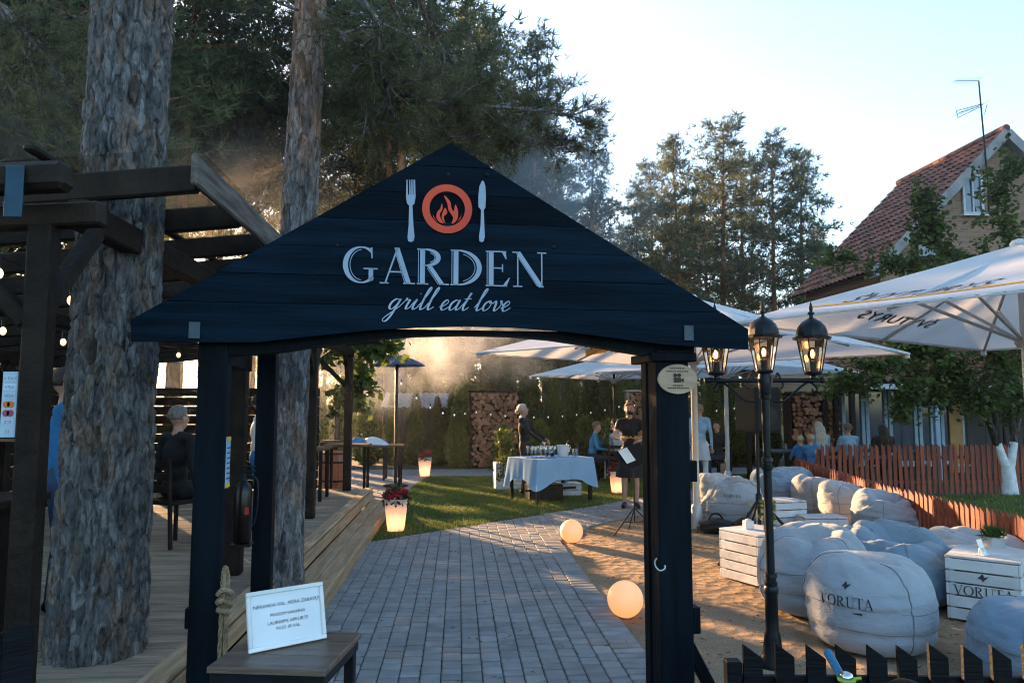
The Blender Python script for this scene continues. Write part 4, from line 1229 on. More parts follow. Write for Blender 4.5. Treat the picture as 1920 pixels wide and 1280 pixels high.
# ================================================================== lamp post
lb = gp(1450, 1248); 
lp = thing('lamp_post', 'black cast-iron lamp post with three lit lanterns', 'street lamp', (lb.x, lb.y, 0), R(-9))
S_ = lb.y/FPX*1.0
zf = lambda py: CAM_H+(765-py)*lb.y/FPX*1.0
q = MB(); q.lathe([(.10,0),(.10,.03),(.075,.06),(.062,.10),(.054,.16),(.05,.20),(.042,.22),(.04,.45),(.046,.46),(.046,.49),(.036,.51)], 20); q.build('base', m_iron, lp, 40)
zr = [zf(1085), zf(870), zf(735)]
prof = [(.055,.5)]
for zc in zr:
    r_ = .052 if zc < 1.2 else .044
    prof += [(r_,zc-.045),(r_+.014,zc-.038),(r_+.016,zc-.015),(r_+.004,zc-.01),(r_+.004,zc+.01),(r_+.016,zc+.015),(r_+.012,zc+.038),(r_-.006,zc+.045)]
prof += [(.034,zf(712)),(.034,zf(700)),(.05,zf(698))]
prof = [(r_*.62, z_) for r_, z_ in sorted(prof, key=lambda t: t[1])]
q = MB(); q.lathe(prof, 18); q.build('shaft', m_iron, lp, 40)
zarm = zf(712); ax = .315
q = MB(); q.lathe([(.034,zarm-.09),(.042,zarm-.04),(.042,zarm+.03),(.034,zarm+.05),(.026,zarm+.075)], 16); q.build('hub', m_iron, lp, 40)
m_lglass = glassmat('lantern_glass', (.98,.86,.70), .10, .12)
m_flame = emat('lamp_filament', (1.0,.42,.10), 12.0)
def lantern(x, z0, parent):
    sc_ = .96
    l = MB(); l.lathe([(.02,0),(.055*sc_,.008),(.062*sc_,.02),(.058*sc_,.03)], 12, (x,0,z0)); ln = l.build('lantern', m_iron, parent, 40)
    h0, h1 = z0+.03, z0+.245; r0, r1 = .058, .098
    for k in range(6):
        a, c = 2*PI*(k+.5)/6+PI/6, 2*PI*(k+1.5)/6+PI/6
        p = [(x+r0*math.cos(a), r0*math.sin(a), h0), (x+r0*math.cos(c), r0*math.sin(c), h0), (x+r1*math.cos(c), r1*math.sin(c), h1), (x+r1*math.cos(a), r1*math.sin(a), h1)]
        q = MB(); q.add(p, [(0,1,2,3)]); q.build('pane', m_lglass, ln)
        q = MB(); q.tube([p[0], p[3]], .0045, 5); q.build('bar', m_iron, ln)
    q = MB(); q.lathe([(.120,h1-z0-.004),(.122,h1-z0+.012),(.100,h1-z0+.018),(.098,h1-z0+.05),(.085,h1-z0+.085),(.06,h1-z0+.115),(.028,h1-z0+.135),(.012,h1-z0+.145),(.012,h1-z0+.16),(.022,h1-z0+.166),(.022,h1-z0+.176),(.009,h1-z0+.185),(.013,h1-z0+.205),(.009,h1-z0+.225),(.002,h1-z0+.25)], 12, (x,0,z0), ph=PI/12); q.build('roof', m_iron, ln, 25)
    q = MB(); q.lathe([(.022,.03),(.022,.095),(.016,.10)], 10, (x,0,z0)); q.build('socket', m_iron, ln, 40)
    q = MB(); q.sphere((x,0,z0+.145), (.034,.034,.045), 12, 8); q.build('bulb', glassmat('bulb_glass', (1,.9,.75), .08, .02), ln, 60)
    q = MB(); q.sphere((x,0,z0+.145), (.012,.012,.026), 8, 6); q.build('filament', m_flame, ln, 60)
    q = MB(); q.tube([(x,0,z0+.10),(x,0,z0+.12)], .006, 5); q.build('stem', m_iron, ln)
lantern(0, zf(700), lp)
for s_ in (-1, 1):
    q = MB(); q.tube([(s_*.05,0,zarm),(s_*(ax+.045),0,zarm)], .016, 8); q.sphere((s_*(ax+.055),0,zarm), .022, 8, 6)
    q.tube(catmull([(s_*.05,0,zarm-.14),(s_*.13,0,zarm-.135),(s_*.21,0,zarm-.06),(s_*.28,0,zarm-.012),(s_*.325,0,zarm-.035),(s_*.335,0,zarm-.065),(s_*.31,0,zarm-.075),(s_*.305,0,zarm-.055)], 5), .0085, 6)
    q.tube(catmull([(s_*.07,0,zarm+.01),(s_*.085,0,zarm+.05),(s_*.10,0,zarm+.02),(s_*.12,0,zarm-.03),(s_*.10,0,zarm-.055)], 4), .007, 6)
    q.lathe([(.018,0),(.022,.01),(.015,.03)], 10, (s_*ax,0,zarm+.005))
    q.build('arm', m_iron, lp, 50)
    lantern(s_*ax, zarm+.03, lp)

# ================================================================== black picket fence, handlebar
fy0, fy1 = gp(1385,1215,.56), gp(1930,1218,.56)
fen = thing('black_picket_fence', 'low black picket fence with slanted tops beside the gate', 'fence', (fy0.x, fy0.y, 0), math.atan2((fy1-fy0).y, (fy1-fy0).x))
FL = (fy1-fy0).length
npk = 10; spc = 57.0/FPX*fy0.y*1.0
pk = MB(); pk.prism([(-.042,.02),(.042,.02),(.042,.525),(-.042,.585)], -.011, .011); pkm = pk.mesh('picket', m_black)
xk = .062
while xk < FL+.6:
    put(pkm, 'picket', fen, (xk,0,random.uniform(-.006,.004)), rot=(0, random.gauss(0,.008), 0)); xk += spc
for z in (.14, .40):
    q = MB(); q.box((FL/2+.3, .028, z), (FL+.7, .03, .07), ch=.004); q.build('rail', m_black, fen)
q = MB(); q.box((-.02,.03,.25), (.07,.07,.5), ch=.005); q.build('post', m_black, fen)
# black board screen left of the gate
ls0 = xy(-60, 2.75); ls1 = xy(88, 2.95)
scr = thing('black_board_screen', 'low black board screen in deep shade beside the pergola post', 'fence', (ls1.x, ls1.y, 0), math.atan2((ls1-ls0).y, (ls1-ls0).x))
zt_ = CAM_H-(1140-765)*2.9/FPX
for k in range(5):
    q = MB(); q.box((-.055-k*.115, 0, zt_/2), (.107, .022, zt_-random.uniform(0,.05)), ch=.004); q.build('board', m_black, scr)
for z in (.2, .6):
    q = MB(); q.box((-.29,.03,z), (.6,.03,.06), ch=.004); q.build('rail', m_black, scr)
# bicycle handlebar in front of the fence
hb = thing('bicycle', 'blue bicycle with a green bell leaning against the black picket fence', 'bicycle', (0,0,0))
g0 = dp(1553,1224,2.95); g1 = dp(1590,1290,2.80)
hb.location = (g1.x+.05, g1.y, 0); O = Vector(hb.location)
m_blue = mat('grip_blue', (.02,.16,.28), (.014,.11,.2), rough=.45, bump=.3, bscale=120)
m_bframe = mat('bicycle_blue', (.02,.13,.22), (.015,.1,.18), rough=.3, bump=0, metal=.2)
dirv = (g1-g0).normalized()
q = MB(); q.tube([g0-O, g0+dirv*.11-O], [.017,.016], 12); q.sphere(g0-O, .018, 10, 6); q.build('grip', m_blue, hb, 60)
s1 = g0+dirv*.30
q = MB(); q.tube(catmull([g0+dirv*.10-O, g0+dirv*.22-O, s1-O, s1+Vector((.10,-.02,-.02))-O, s1+Vector((.36,-.04,.05))-O], 4), .011, 10); bar_ = q.build('handlebar', m_bframe, hb, 60)
bl = g0+dirv*.125+Vector((.004,-.02,.016))
q = MB(); q.lathe([(.024,-.006),(.026,0),(.022,.012),(.012,.019),(.004,.021)], 16, bl-O); q.build('bell', mat('bell_chrome', (.6,.62,.6), (.5,.5,.5), rough=.15, metal=.9, bump=0), hb, 50)
q = MB(); q.lathe([(.034,-.012),(.034,-.006),(.024,-.004)], 14, bl-O); q.tube([bl+Vector((.02,0,-.008))-O, bl+Vector((.055,-.005,-.004))-O], .006, 6); q.build('bell_band', mat('bell_green', (.22,.42,.03), (.18,.34,.02), bump=0, rough=.4), hb, 50)
hd = s1+Vector((.13,-.03,-.03))
q = MB(); q.tube([hd-O, hd+Vector((0,0,-.12))-O, hd+Vector((.02,-.02,-.32))-O], .02, 10); q.build('stem', m_bframe, hb, 60)
wc = Vector((hd.x+.03, hd.y-.05, .34))
for dx in (-.05, .05): 
    q = MB(); q.tube([hd+Vector((dx*.5,-.02,-.30))-O, wc+Vector((dx,0,0))-O], .011, 8); q.build('fork_blade', m_bframe, hb, 60)
fa = Vector((0,1,0)); 
wheel = MB(); wheel.tube([wc+Vector((0,.32*math.cos(a),.32*math.sin(a)))-O for a in np.linspace(0,2*PI,40,endpoint=False)], .018, 8, closed=True); wh = wheel.build('tyre', m_iron, hb, 60)
for dy, ln in ((-1.0, 'rear'),):
    wc2 = wc+Vector((.10,-1.0,0))
    w2 = MB(); w2.tube([wc2+Vector((0,.32*math.cos(a),.32*math.sin(a)))-O for a in np.linspace(0,2*PI,40,endpoint=False)], .018, 8, closed=True); w2.build('tyre', m_iron, hb, 60)
    sp_ = MB()
    for w_ in (wc, wc2):
        for a in np.linspace(0, PI, 12, endpoint=False): sp_.tube([w_+Vector((0,.31*math.cos(a),.31*math.sin(a)))-O, w_-Vector((0,.31*math.cos(a),.31*math.sin(a)))-O], .0015, 3, cap=False)
    sp_.build('spokes', m_alu, hb)
    bb_ = wc+Vector((.05,-.56,-.06)); st_ = wc+Vector((.07,-.72,.42)); ht_ = hd+Vector((.01,-.02,-.28))
    fr = MB(); fr.tube([ht_-O, bb_-O], .02, 8); fr.tube([ht_+Vector((0,0,.08))-O, st_-O], .018, 8); fr.tube([bb_-O, st_-O], .018, 8); fr.tube([bb_-O, wc2-O], .012, 8); fr.tube([st_-O, wc2-O], .01, 8); fr.build('frame', m_bframe, hb, 60)
    sd = MB(); sd.sphere(st_+Vector((.01,-.02,.10))-O, (.07,.13,.035), 12, 8); sd.tube([st_-O, st_+Vector((.01,-.02,.1))-O], .013, 8); sd.build('saddle', m_iron, hb, 60)
# ================================================================== parasols
m_ochre = mat('parasol_print_yellow', (.75,.42,.05), (.68,.36,.04), bump=0, rough=.8, trans=.3)
m_pink = mat('print_black', (.03,.03,.03), (.02,.02,.02), bump=0, rough=.8)
def parasol(C, hu, hv, ang, zr, za, label, pole_r=.03, prints=None, polemat=None, group=None):
    # hu, hv: half sides; ang: direction of the first side
    t = thing('parasol', label, 'parasol', (C[0], C[1], 0), ang, group)
    K = 10
    corners = [(-hu,-hv),(hu,-hv),(hu,hv),(-hu,hv)]
    V = []; F = []
    b = MB()
    for s_ in range(4):
        a, c = corners[s_], corners[(s_+1) % 4]
        for i in range(K+1):
            f = i/K
            for j in range(K+1):
                w = j/K; ex = a[0]+(c[0]-a[0])*w; ey = a[1]+(c[1]-a[1])*w
                sag = -.16*math.sin(PI*f)*(.15+.85*math.sin(PI*w))*.35
                scal = -.035*math.sin(PI*w)*f*f*-1
                V.append((ex*f, ey*f, za+(zr-za)*f+sag+scal*.0))
        o = s_*(K+1)**2
        for i in range(K):
            for j in range(K):
                F.append((o+i*(K+1)+j, o+(i+1)*(K+1)+j, o+(i+1)*(K+1)+j+1, o+i*(K+1)+j+1))
    q = MB(); q.add(V, F); cn = q.build('canopy', m_fabric, t, 30)
    # hem
    q = MB(); q.tube([(x,y,zr-.012) for x,y in corners], .012, 6, closed=True); q.build('hem', m_fabric, cn)
    q = MB(); q.lathe([(.06,za-.03),(.075,za+.0),(.055,za+.03),(.012,za+.045)], 14); q.build('cap', m_fabric, cn, 40)
    pm_ = polemat or m_alu
    q = MB(); q.lathe([(pole_r,.03),(pole_r,za-.02)], 14); q.build('pole', pm_, t, 60)
    zh = zr-.12
    hubo = MB(); hubo.lathe([(pole_r+.03,zh-.05),(pole_r+.045,zh-.02),(pole_r+.045,zh+.02),(pole_r+.02,zh+.05)], 12); hb_ = hubo.build('hub', m_alu, t, 40)
    hub2 = MB(); hub2.lathe([(pole_r+.02,za-.14),(pole_r+.05,za-.12),(pole_r+.05,za-.06),(pole_r+.02,za-.04)], 12); hub2.build('crown_hub', m_alu, t, 40)
    ends = corners+[(0,-hv),(hu,0),(0,hv),(-hu,0)]
    for k, (x, y) in enumerate(ends):
        mid = k >= 4
        sag = .0
        q = MB(); q.beam((x*.03,y*.03,za-.09), (x*.985,y*.985,zr-.025-(.0)), .022, .034); q.build('rib', m_alu, t)
        m_ = (x*.5, y*.5, (za-.09)*.5+(zr-.025)*.5-.01)
        q = MB(); q.beam((x*.02,y*.02,zh), m_, .018, .028); q.build('strut', m_alu, t)
        if not mid:
            q = MB(); q.box((x*.985,y*.985,zr-.045), (.05,.05,.06), ch=.006); q.build('corner_cap', m_fabric, cn)
    # foot: steel cross with black sand bags
    q = MB(); q.box((0,0,.02), (.9,.08,.03), ch=.005); q.box((0,0,.022), (.08,.9,.034), ch=.005); q.lathe([(pole_r+.03,.03),(pole_r+.03,.3),(pole_r+.012,.34)], 12); q.build('foot', m_alu, t, 40)
    def panel_pt(side, u_, v_, lift):
        # u_ along the side (-1..1), v_ 0 apex .. 1 rim
        a, c = corners[side], corners[(side+1) % 4]
        w = .5+.5*u_/max(v_,1e-3)
        ex = a[0]+(c[0]-a[0])*w; ey = a[1]+(c[1]-a[1])*w
        sag = -.16*math.sin(PI*v_)*(.15+.85*math.sin(PI*max(0,min(1,w))))*.35
        return Vector((ex*v_, ey*v_, za+(zr-za)*v_+sag+lift))
    for (side, txt, size, u0, v0, m_, shear) in (prints or []):
        me = font_mesh(txt, 1.0, shear); me.materials.append(m_)
        bm = bmesh.new(); bm.from_mesh(me)
        bmesh.ops.triangulate(bm, faces=bm.faces)
        hl = math.hypot(corners[side][0]-corners[(side+1) % 4][0], corners[side][1]-corners[(side+1) % 4][1])/2
        for v in bm.verts:
            x, y = v.co.x*size, v.co.y*size
            v.co = panel_pt(side, u0+x/hl, v0-y/hl, .006)
        bm.to_mesh(me); bm.free()
        put(me, 'printed_name', cn)
        me2 = me.copy(); me2.vertices.foreach_set('co', (np.array([v.co for v in me.vertices])-np.array([0,0,.014])).ravel().astype(np.float32)); put(me2, 'print_showing_through', cn)
    t['ppt'] = 0; del t['ppt']
    return t, panel_pt, cn
# nearest parasol, right
Lc = Vector((2.52,6.47)); U_ = Vector((.845,.536)); V_ = Vector((.536,-.845))
zr1 = 2.35
Lg = gp(1372,604,zr1); Fg = gp(1843,655,zr1)
U_ = Vector((Fg.x-Lg.x, Fg.y-Lg.y)); hl = U_.length/2; U_.normalize(); V_ = Vector((U_.y,-U_.x))
best = None
for i in range(60):
    hv = 0.9+i*.02; c_ = Vector((Lg.x,Lg.y))+U_*hl+V_*hv
    d = CR.transposed() @ (Vector((c_.x,c_.y,1.65))-CO); px = 960+FPX*d.x/-d.z
    if best is None or abs(px-1930) < best[0]: best = (abs(px-1930), hv, c_)
hv1, C1 = best[1], best[2]
ang1 = math.atan2(U_.y, U_.x)
za1 = CAM_H+(765-436)*C1.y/FPX
# sides in local frame: side 0 = -hv (near, towards V_), 2 = +hv
pr1, pp1, cn1 = parasol(C1, hl, hv1, ang1, zr1, za1, 'large white parasol with brewery lettering and yellow stripe over the bean bags', .035,
    prints=[(2,'ŠVYTURYS',.30,.10,.80,m_pink,.0),(3,'ŠVYTURYS',.22,-.05,.82,m_pink,.3),(0,'ŠVYTURYS',.26,.0,.80,m_pink,.3)])
q = MB()
for s_, u0, u1 in ((3,-.62,.62),(0,-.5,.5)):
    for (va, vb) in ((.83,.86),):
        n = 14; o = len(q.v)
        for i in range(n+1):
            w = u0+(u1-u0)*i/n
            q.v.append(tuple(pp1(s_, w, va, .005))); q.v.append(tuple(pp1(s_, w, vb, .005)))
        for i in range(n): q.f.append((o+2*i, o+2*i+1, o+2*i+3, o+2*i+2)); q.m.append(0)
q.build('yellow_stripe', m_ochre, cn1)
# second parasol, over the path by the table
c2 = xy(1302, 10.1); za2 = CAM_H+(765-552)*10.1/FPX
m_wpole = mat('parasol_pole_beige', (.55,.47,.37), (.5,.42,.33), rough=.5, bump=0)
pr2, pp2, cn2 = parasol((c2.x, 10.1), 2.15, 2.15, R(45-4), 2.42, za2, 'wide white parasol on beige pole standing behind the gate post', .045, prints=[(3,'ŠVYTURYS',.24,.0,.80,m_pink,0),(2,'ŠVYTURYS',.24,.0,.80,m_pink,0)], polemat=m_wpole)
q = MB(); p = [pp2(2,-.12,.80,-.012), pp2(2,.0,.70,-.012), pp2(2,.12,.80,-.012), pp2(2,0,.9,-.012)]; q.add(p, [(0,1,2,3)]); q.build('yellow_emblem', m_ochre, cn2)
q = MB(); p = [pp2(3,-.12,.80,-.012), pp2(3,.0,.70,-.012), pp2(3,.12,.80,-.012), pp2(3,0,.9,-.012)]; q.add(p, [(0,1,2,3)]); q.build('yellow_emblem', m_ochre, cn2)
c3 = xy(1362, 15.4)
pr3, pp3, cn3 = parasol((c3.x, 15.4), 2.0, 2.0, R(40), 2.42, 3.15, 'white parasol on pale pole between lamp post and thuja hedge', .045, prints=[(3,'ŠVYTURYS',.22,.0,.80,m_pink,0)])
c5 = xy(1152, 17.6)
parasol((c5.x, 17.6), 1.45, 1.45, R(45), 2.42, 2.95, 'smaller white parasol on dark pole behind the seated guests', .03, polemat=m_iron)
# blue garden parasol by the terrace
def round_parasol(loc, r, zr, za, label):
    t = thing('parasol', label, 'parasol', loc)
    K = 8; V = [(0,0,za)]; F = []
    rings = 5
    for i in range(1, rings+1):
        f = i/rings
        for j in range(K*4):
            a = 2*PI*j/(K*4); rr = r*f*(1-.05*f*abs(math.sin(a*K/2)))
            V.append((rr*math.cos(a), rr*math.sin(a), za-(za-zr)*(f**1.6)))
    n = K*4
    for j in range(n): F.append((0, 1+j, 1+(j+1) % n))
    for i in range(rings-1):
        for j in range(n): F.append((1+i*n+j, 1+(i+1)*n+j, 1+(i+1)*n+(j+1) % n, 1+i*n+(j+1) % n))
    q = MB(); q.add(V, F); q.build('canopy', mat('parasol_blue', (.045,.09,.16), (.03,.06,.12), rough=.8, trans=.2, bump=0), t, 40)
    q = MB(); q.lathe([(.035,0),(.035,za+.03),(.01,za+.08)], 10); q.build('pole', m_iron, t, 40)
    for k in range(8):
        a = 2*PI*k/8; q = MB(); q.tube([(0,0,za-.03),(r*.55*math.cos(a),r*.55*math.sin(a),za-(za-zr)*.42-.02),(r*.97*math.cos(a),r*.97*math.sin(a),zr-.01)], .008, 5); q.build('rib', m_iron, t)
    q = MB(); q.lathe([(.26,0),(.26,.05),(.05,.09)], 16); q.build('base', m_iron, t, 40)
p = gp(741, 913); round_parasol((p.x, p.y, 0), .62, 2.55, 2.78, 'dark blue round parasol on black pole at the terrace edge')

# ================================================================== bean bags
def bag_cloth(name, c1, c2):
    m = bpy.data.materials.new(name); m.use_nodes = True
    nt = m.node_tree; N = nt.nodes; L = nt.links; b = N['Principled BSDF']; b.inputs['Roughness'].default_value = .92; b.inputs['Specular IOR Level'].default_value = .12
    b.inputs['Sheen Weight'].default_value = .25
    tc = N.new('ShaderNodeTexCoord')
    n1 = N.new('ShaderNodeTexNoise'); n1.inputs['Scale'].default_value = 4; n1.inputs['Detail'].default_value = 5; L.new(tc.outputs['Object'], n1.inputs['Vector'])
    n2 = N.new('ShaderNodeTexNoise'); n2.inputs['Scale'].default_value = 260; n2.inputs['Detail'].default_value = 1; L.new(tc.outputs['Object'], n2.inputs['Vector'])
    mx = N.new('ShaderNodeMixRGB'); mx.inputs[1].default_value = (*c2,1); mx.inputs[2].default_value = (*c1,1)
    ad = N.new('ShaderNodeMath'); ad.operation = 'MULTIPLY_ADD'; ad.inputs[1].default_value = .6; L.new(n2.outputs['Fac'], ad.inputs[0])
    m3 = N.new('ShaderNodeMath'); m3.operation = 'MULTIPLY_ADD'; m3.inputs[1].default_value = .9; m3.inputs[2].default_value = -.25; L.new(n1.outputs['Fac'], m3.inputs[0]); L.new(m3.outputs[0], ad.inputs[2])
    ad.use_clamp = True
    L.new(ad.outputs[0], mx.inputs[0]); L.new(mx.outputs[0], b.inputs['Base Color'])
    bp_ = N.new('ShaderNodeBump'); bp_.inputs['Strength'].default_value = .35; bp_.inputs['Distance'].default_value = .004; L.new(n2.outputs['Fac'], bp_.inputs['Height'])
    n4 = N.new('ShaderNodeTexNoise'); n4.inputs['Scale'].default_value = 14; n4.inputs['Detail'].default_value = 3; mp = N.new('ShaderNodeMapping'); mp.inputs['Scale'].default_value = (1,1,2.2); L.new(tc.outputs['Object'], mp.inputs[0]); L.new(mp.outputs[0], n4.inputs['Vector'])
    b2 = N.new('ShaderNodeBump'); b2.inputs['Strength'].default_value = .35; b2.inputs['Distance'].default_value = .03; L.new(n4.outputs['Fac'], b2.inputs['Height']); L.new(b2.outputs[0], bp_.inputs['Normal'])
    L.new(bp_.outputs[0], b.inputs['Normal'])
    return m
m_bag = bag_cloth('bag_cloth', (.31,.345,.375), (.24,.27,.295))
m_bagb = bag_cloth('bag_cloth_blue', (.18,.26,.33), (.12,.18,.235))
m_baglt = bag_cloth('bag_cloth_light', (.42,.425,.42), (.34,.345,.34))
m_seam = mat('bag_seam', (.17,.19,.21), (.12,.135,.15), rough=.9, bump=.2)
def bag_surface(seed, w, h, lean, dent):
    sd = Vector((seed*3.1, seed*1.7, seed*.9))
    def S(th, t, out=0.0):
        ph = -PI/2+PI*t
        cx, sx = math.cos(th), math.sin(th)
        c, s_ = max(0, math.cos(ph)), math.sin(ph)
        r = c**(.34 if s_ < 0 else .50)
        z = .5+.5*(abs(s_)**(.62 if s_ < 0 else .95))*(1 if s_ > 0 else -1)
        n3 = Vector((cx*r, sx*r, z*1.3))
        big = noise.noise(n3*1.1+sd)
        r *= 1+.045*big-.05*(z-.45)**2
        # partial horizontal creases where the filling settles
        zc1 = .26+.05*noise.noise(Vector((cx, sx, seed))); zc2 = .50+.07*noise.noise(Vector((cx*1.4, sx*1.4, seed+4))); zc3 = .70+.08*noise.noise(Vector((cx*1.2, sx*1.2, seed+9)))
        a1 = max(0, .5+noise.noise(Vector((cx*1.5+seed, sx*1.5, 1)))); a2 = max(0, .35+noise.noise(Vector((cx*1.7-seed, sx*1.7, 5)))); a3 = max(0, .3+noise.noise(Vector((cx*1.9, sx*1.9+seed, 8))))
        r -= c**.3*(.055*a1*math.exp(-((z-zc1)/.035)**2)+.055*a2*math.exp(-((z-zc2)/.03)**2)+.05*a3*math.exp(-((z-zc3)/.035)**2))
        fold = 1-abs(noise.noise(n3*1.5+sd*2))*2.4; fold2 = 1-abs(noise.noise(n3*4.2+sd*3))*2.4
        topw = min(1, max(0, (z-.45)/.35))
        x = r*cx*w/2; y = r*sx*w/2; zz = z*h
        zz -= topw*h*(.065*max(0, fold)**2+.012*max(0, fold2)**2)*(.4+.7*dent)
        zz += topw*h*(.13*lean*(y/(w/2))-.24*dent*math.exp(-((x/(w*.20))**2+((y+.05*w)/(w*.20))**2))+.07*big)
        k = .012*max(0, fold2)**2*min(1, z*4)
        x -= cx*k; y -= sx*k
        y += topw*lean*.04
        return Vector((x+out*cx*c, y+out*sx*c, max(0.0, zz)+out*max(0, s_)))
    return S
def bag(px, y, w, h, label, m=m_bag, seed=0.0, rz=0.0, lean=1.0, dent=1.0, text=None, x=None):
    p = xy(px, y) if x is None else Vector((x, y, 0))
    t = thing('bean_bag', label, 'bean bag', (p.x, y, .012), rz, 'bean bags on the sand')
    S = bag_surface(seed, w, h, lean, dent)
    nt, nv = 72, 46
    V = []
    for i in range(nv+1):
        tt = .003+(i/nv)*.994
        for j in range(nt): V.append(S(2*PI*j/nt, tt))
    F = [(i*nt+j, i*nt+(j+1) % nt, (i+1)*nt+(j+1) % nt, (i+1)*nt+j) for i in range(nv) for j in range(nt)]
    F2 = F
    me = bpy.data.meshes.new('cover'); me.from_pydata([tuple(v) for v in V], [], F+[tuple(nv*nt+j for j in range(nt)), tuple(reversed(range(nt)))]); me.materials.append(m)
    me.polygons.foreach_set('use_smooth', [True]*len(me.polygons)); me.update()
    cov = put(me, 'cover', t)
    for k in range(3):
        th = k*2*PI/3+seed*2
        q = MB(); q.tube([S(th, .10+i/26*.86, .001) for i in range(27)], .0035, 5); q.build('seam', m_seam, cov, 60)
    for k in range(2):
        zt_s = h*(.30+.22*k); ring = []
        for j in range(60):
            th = 2*PI*j/60; lo, hi = .03, .8
            for _ in range(12):
                mid = (lo+hi)/2
                if S(th, mid).z < zt_s*(1+.05*math.sin(th*2+seed)): lo = mid
                else: hi = mid
            ring.append(S(th, lo, .0))
        q = MB(); q.tube(ring, .003, 5, closed=True); q.build('seam', m_seam, cov, 60)
    if text:
        word, th0, z0, size, m_ = text
        polys, W = caps(word, size, False)
        b = MB()
        for f in polys:
            # split long strokes so they follow the curve
            b.prism([(v[0]-W/2, v[1]) for v in f], 0, .001)
        bm = bmesh.new(); me2 = b.mesh('printed_name', m_); bm.from_mesh(me2)
        bmesh.ops.triangulate(bm, faces=bm.faces); bmesh.ops.subdivide_edges(bm, edges=[e for e in bm.edges if e.calc_length() > .012], cuts=2)
        zcache = {}
        def at(u_, z_):
            th = th0+u_/(w/2); lo, hi = .05, .75
            for _ in range(16):
                mid = (lo+hi)/2
                if S(th, mid).z < z_: lo = mid
                else: hi = mid
            return S(th, lo, .004)
        for v in bm.verts: v.co = at(v.co.x, z0+v.co.z)
        bm.to_mesh(me2); bm.free(); put(me2, 'printed_name', cov)
        # little bird mark above the word
        q = MB(); bird = [(-.03,.0),(0,.035),(.012,.012),(.04,.02),(.012,-.006),(0,-.02),(-.008,-.002)]
        q.prism([(a*size/.07, c*size/.07) for a, c in bird], 0, .001)
        q.v = [tuple(at(v[0], z0+size*1.9+v[2])) for v in q.v]; q.build('printed_mark', m_, cov)
        q = MB(); q.prism([(-W*.3,-size*.55),(W*.3,-size*.55),(W*.3,-size*.4),(-W*.3,-size*.4)], 0, .001)
        q.v = [tuple(at(v[0], z0+v[2])) for v in q.v]; q.build('printed_line', m_, cov)
    return t
m_bprint = mat('bag_print', (.03,.035,.04), (.02,.024,.028), bump=0, rough=.8)
bag(1615, 5.12, .86, .62, 'round grey bean bag with dark lettering right behind the black picket fence', m_bag, 1.3, R(8), .2, .1, ('VORUTA', R(-148), .33, .066, m_bprint))
bag(1925, 4.35, .80, .46, 'dark blue bean bag pressed against the black fence beside the lettered crate', m_bagb, 2.7, R(30), .2, .1)
bag(1515, 6.0, .88, .66, 'grey bean bag half hidden behind the lamp post shaft', m_bag, 3.9, R(-35), 1.0, .5)
bag(1672, 6.3, .98, .62, 'blue-grey slumped bean bag with deep folded seat behind the round lettered one', m_bagb, 5.2, R(15), 1.0, 1.1)
bag(1656, 8.95, .86, .62, 'grey bean bag with hollow folded top against the red fence', m_bag, 6.4, R(-20), 1.0, 1.2)
bag(1587, 10.3, .84, .60, 'pale bean bag with twisted top between two grey ones by the fence', m_baglt, 7.7, R(60), .8, .9)
bag(1530, 11.3, .82, .60, 'grey bean bag behind the small low crate by the fence', m_bag, 8.3, R(120), .9, .8)
bag(1366, 10.35, .84, .64, 'grey bean bag with dark seam in front of the beige pole', m_bag, 9.6, R(-60), .7, .6, ('VORUTA', R(-50), .42, .045, m_bprint))
bag(1448, 11.9, .80, .62, 'light bean bag with small lettering behind the slatted side crate', m_bagb, 10.4, R(20), .8, .7, ('VORUTA', R(-70), .45, .045, m_bprint))
bag(1818, 6.75, .92, .52, 'low flattened beige bean bag behind the crate with the green plant', m_baglt, 11.8, R(0), .6, .9)
bag(1345, 12.3, .80, .56, 'low pale bean bag just behind the one with the dark seam', m_baglt, 12.6, R(70), .5, .5)
bag(1478, 12.9, .86, .62, 'far bean bag at the corner where the red fence begins', m_bag, 13.5, R(10), .6, .7)

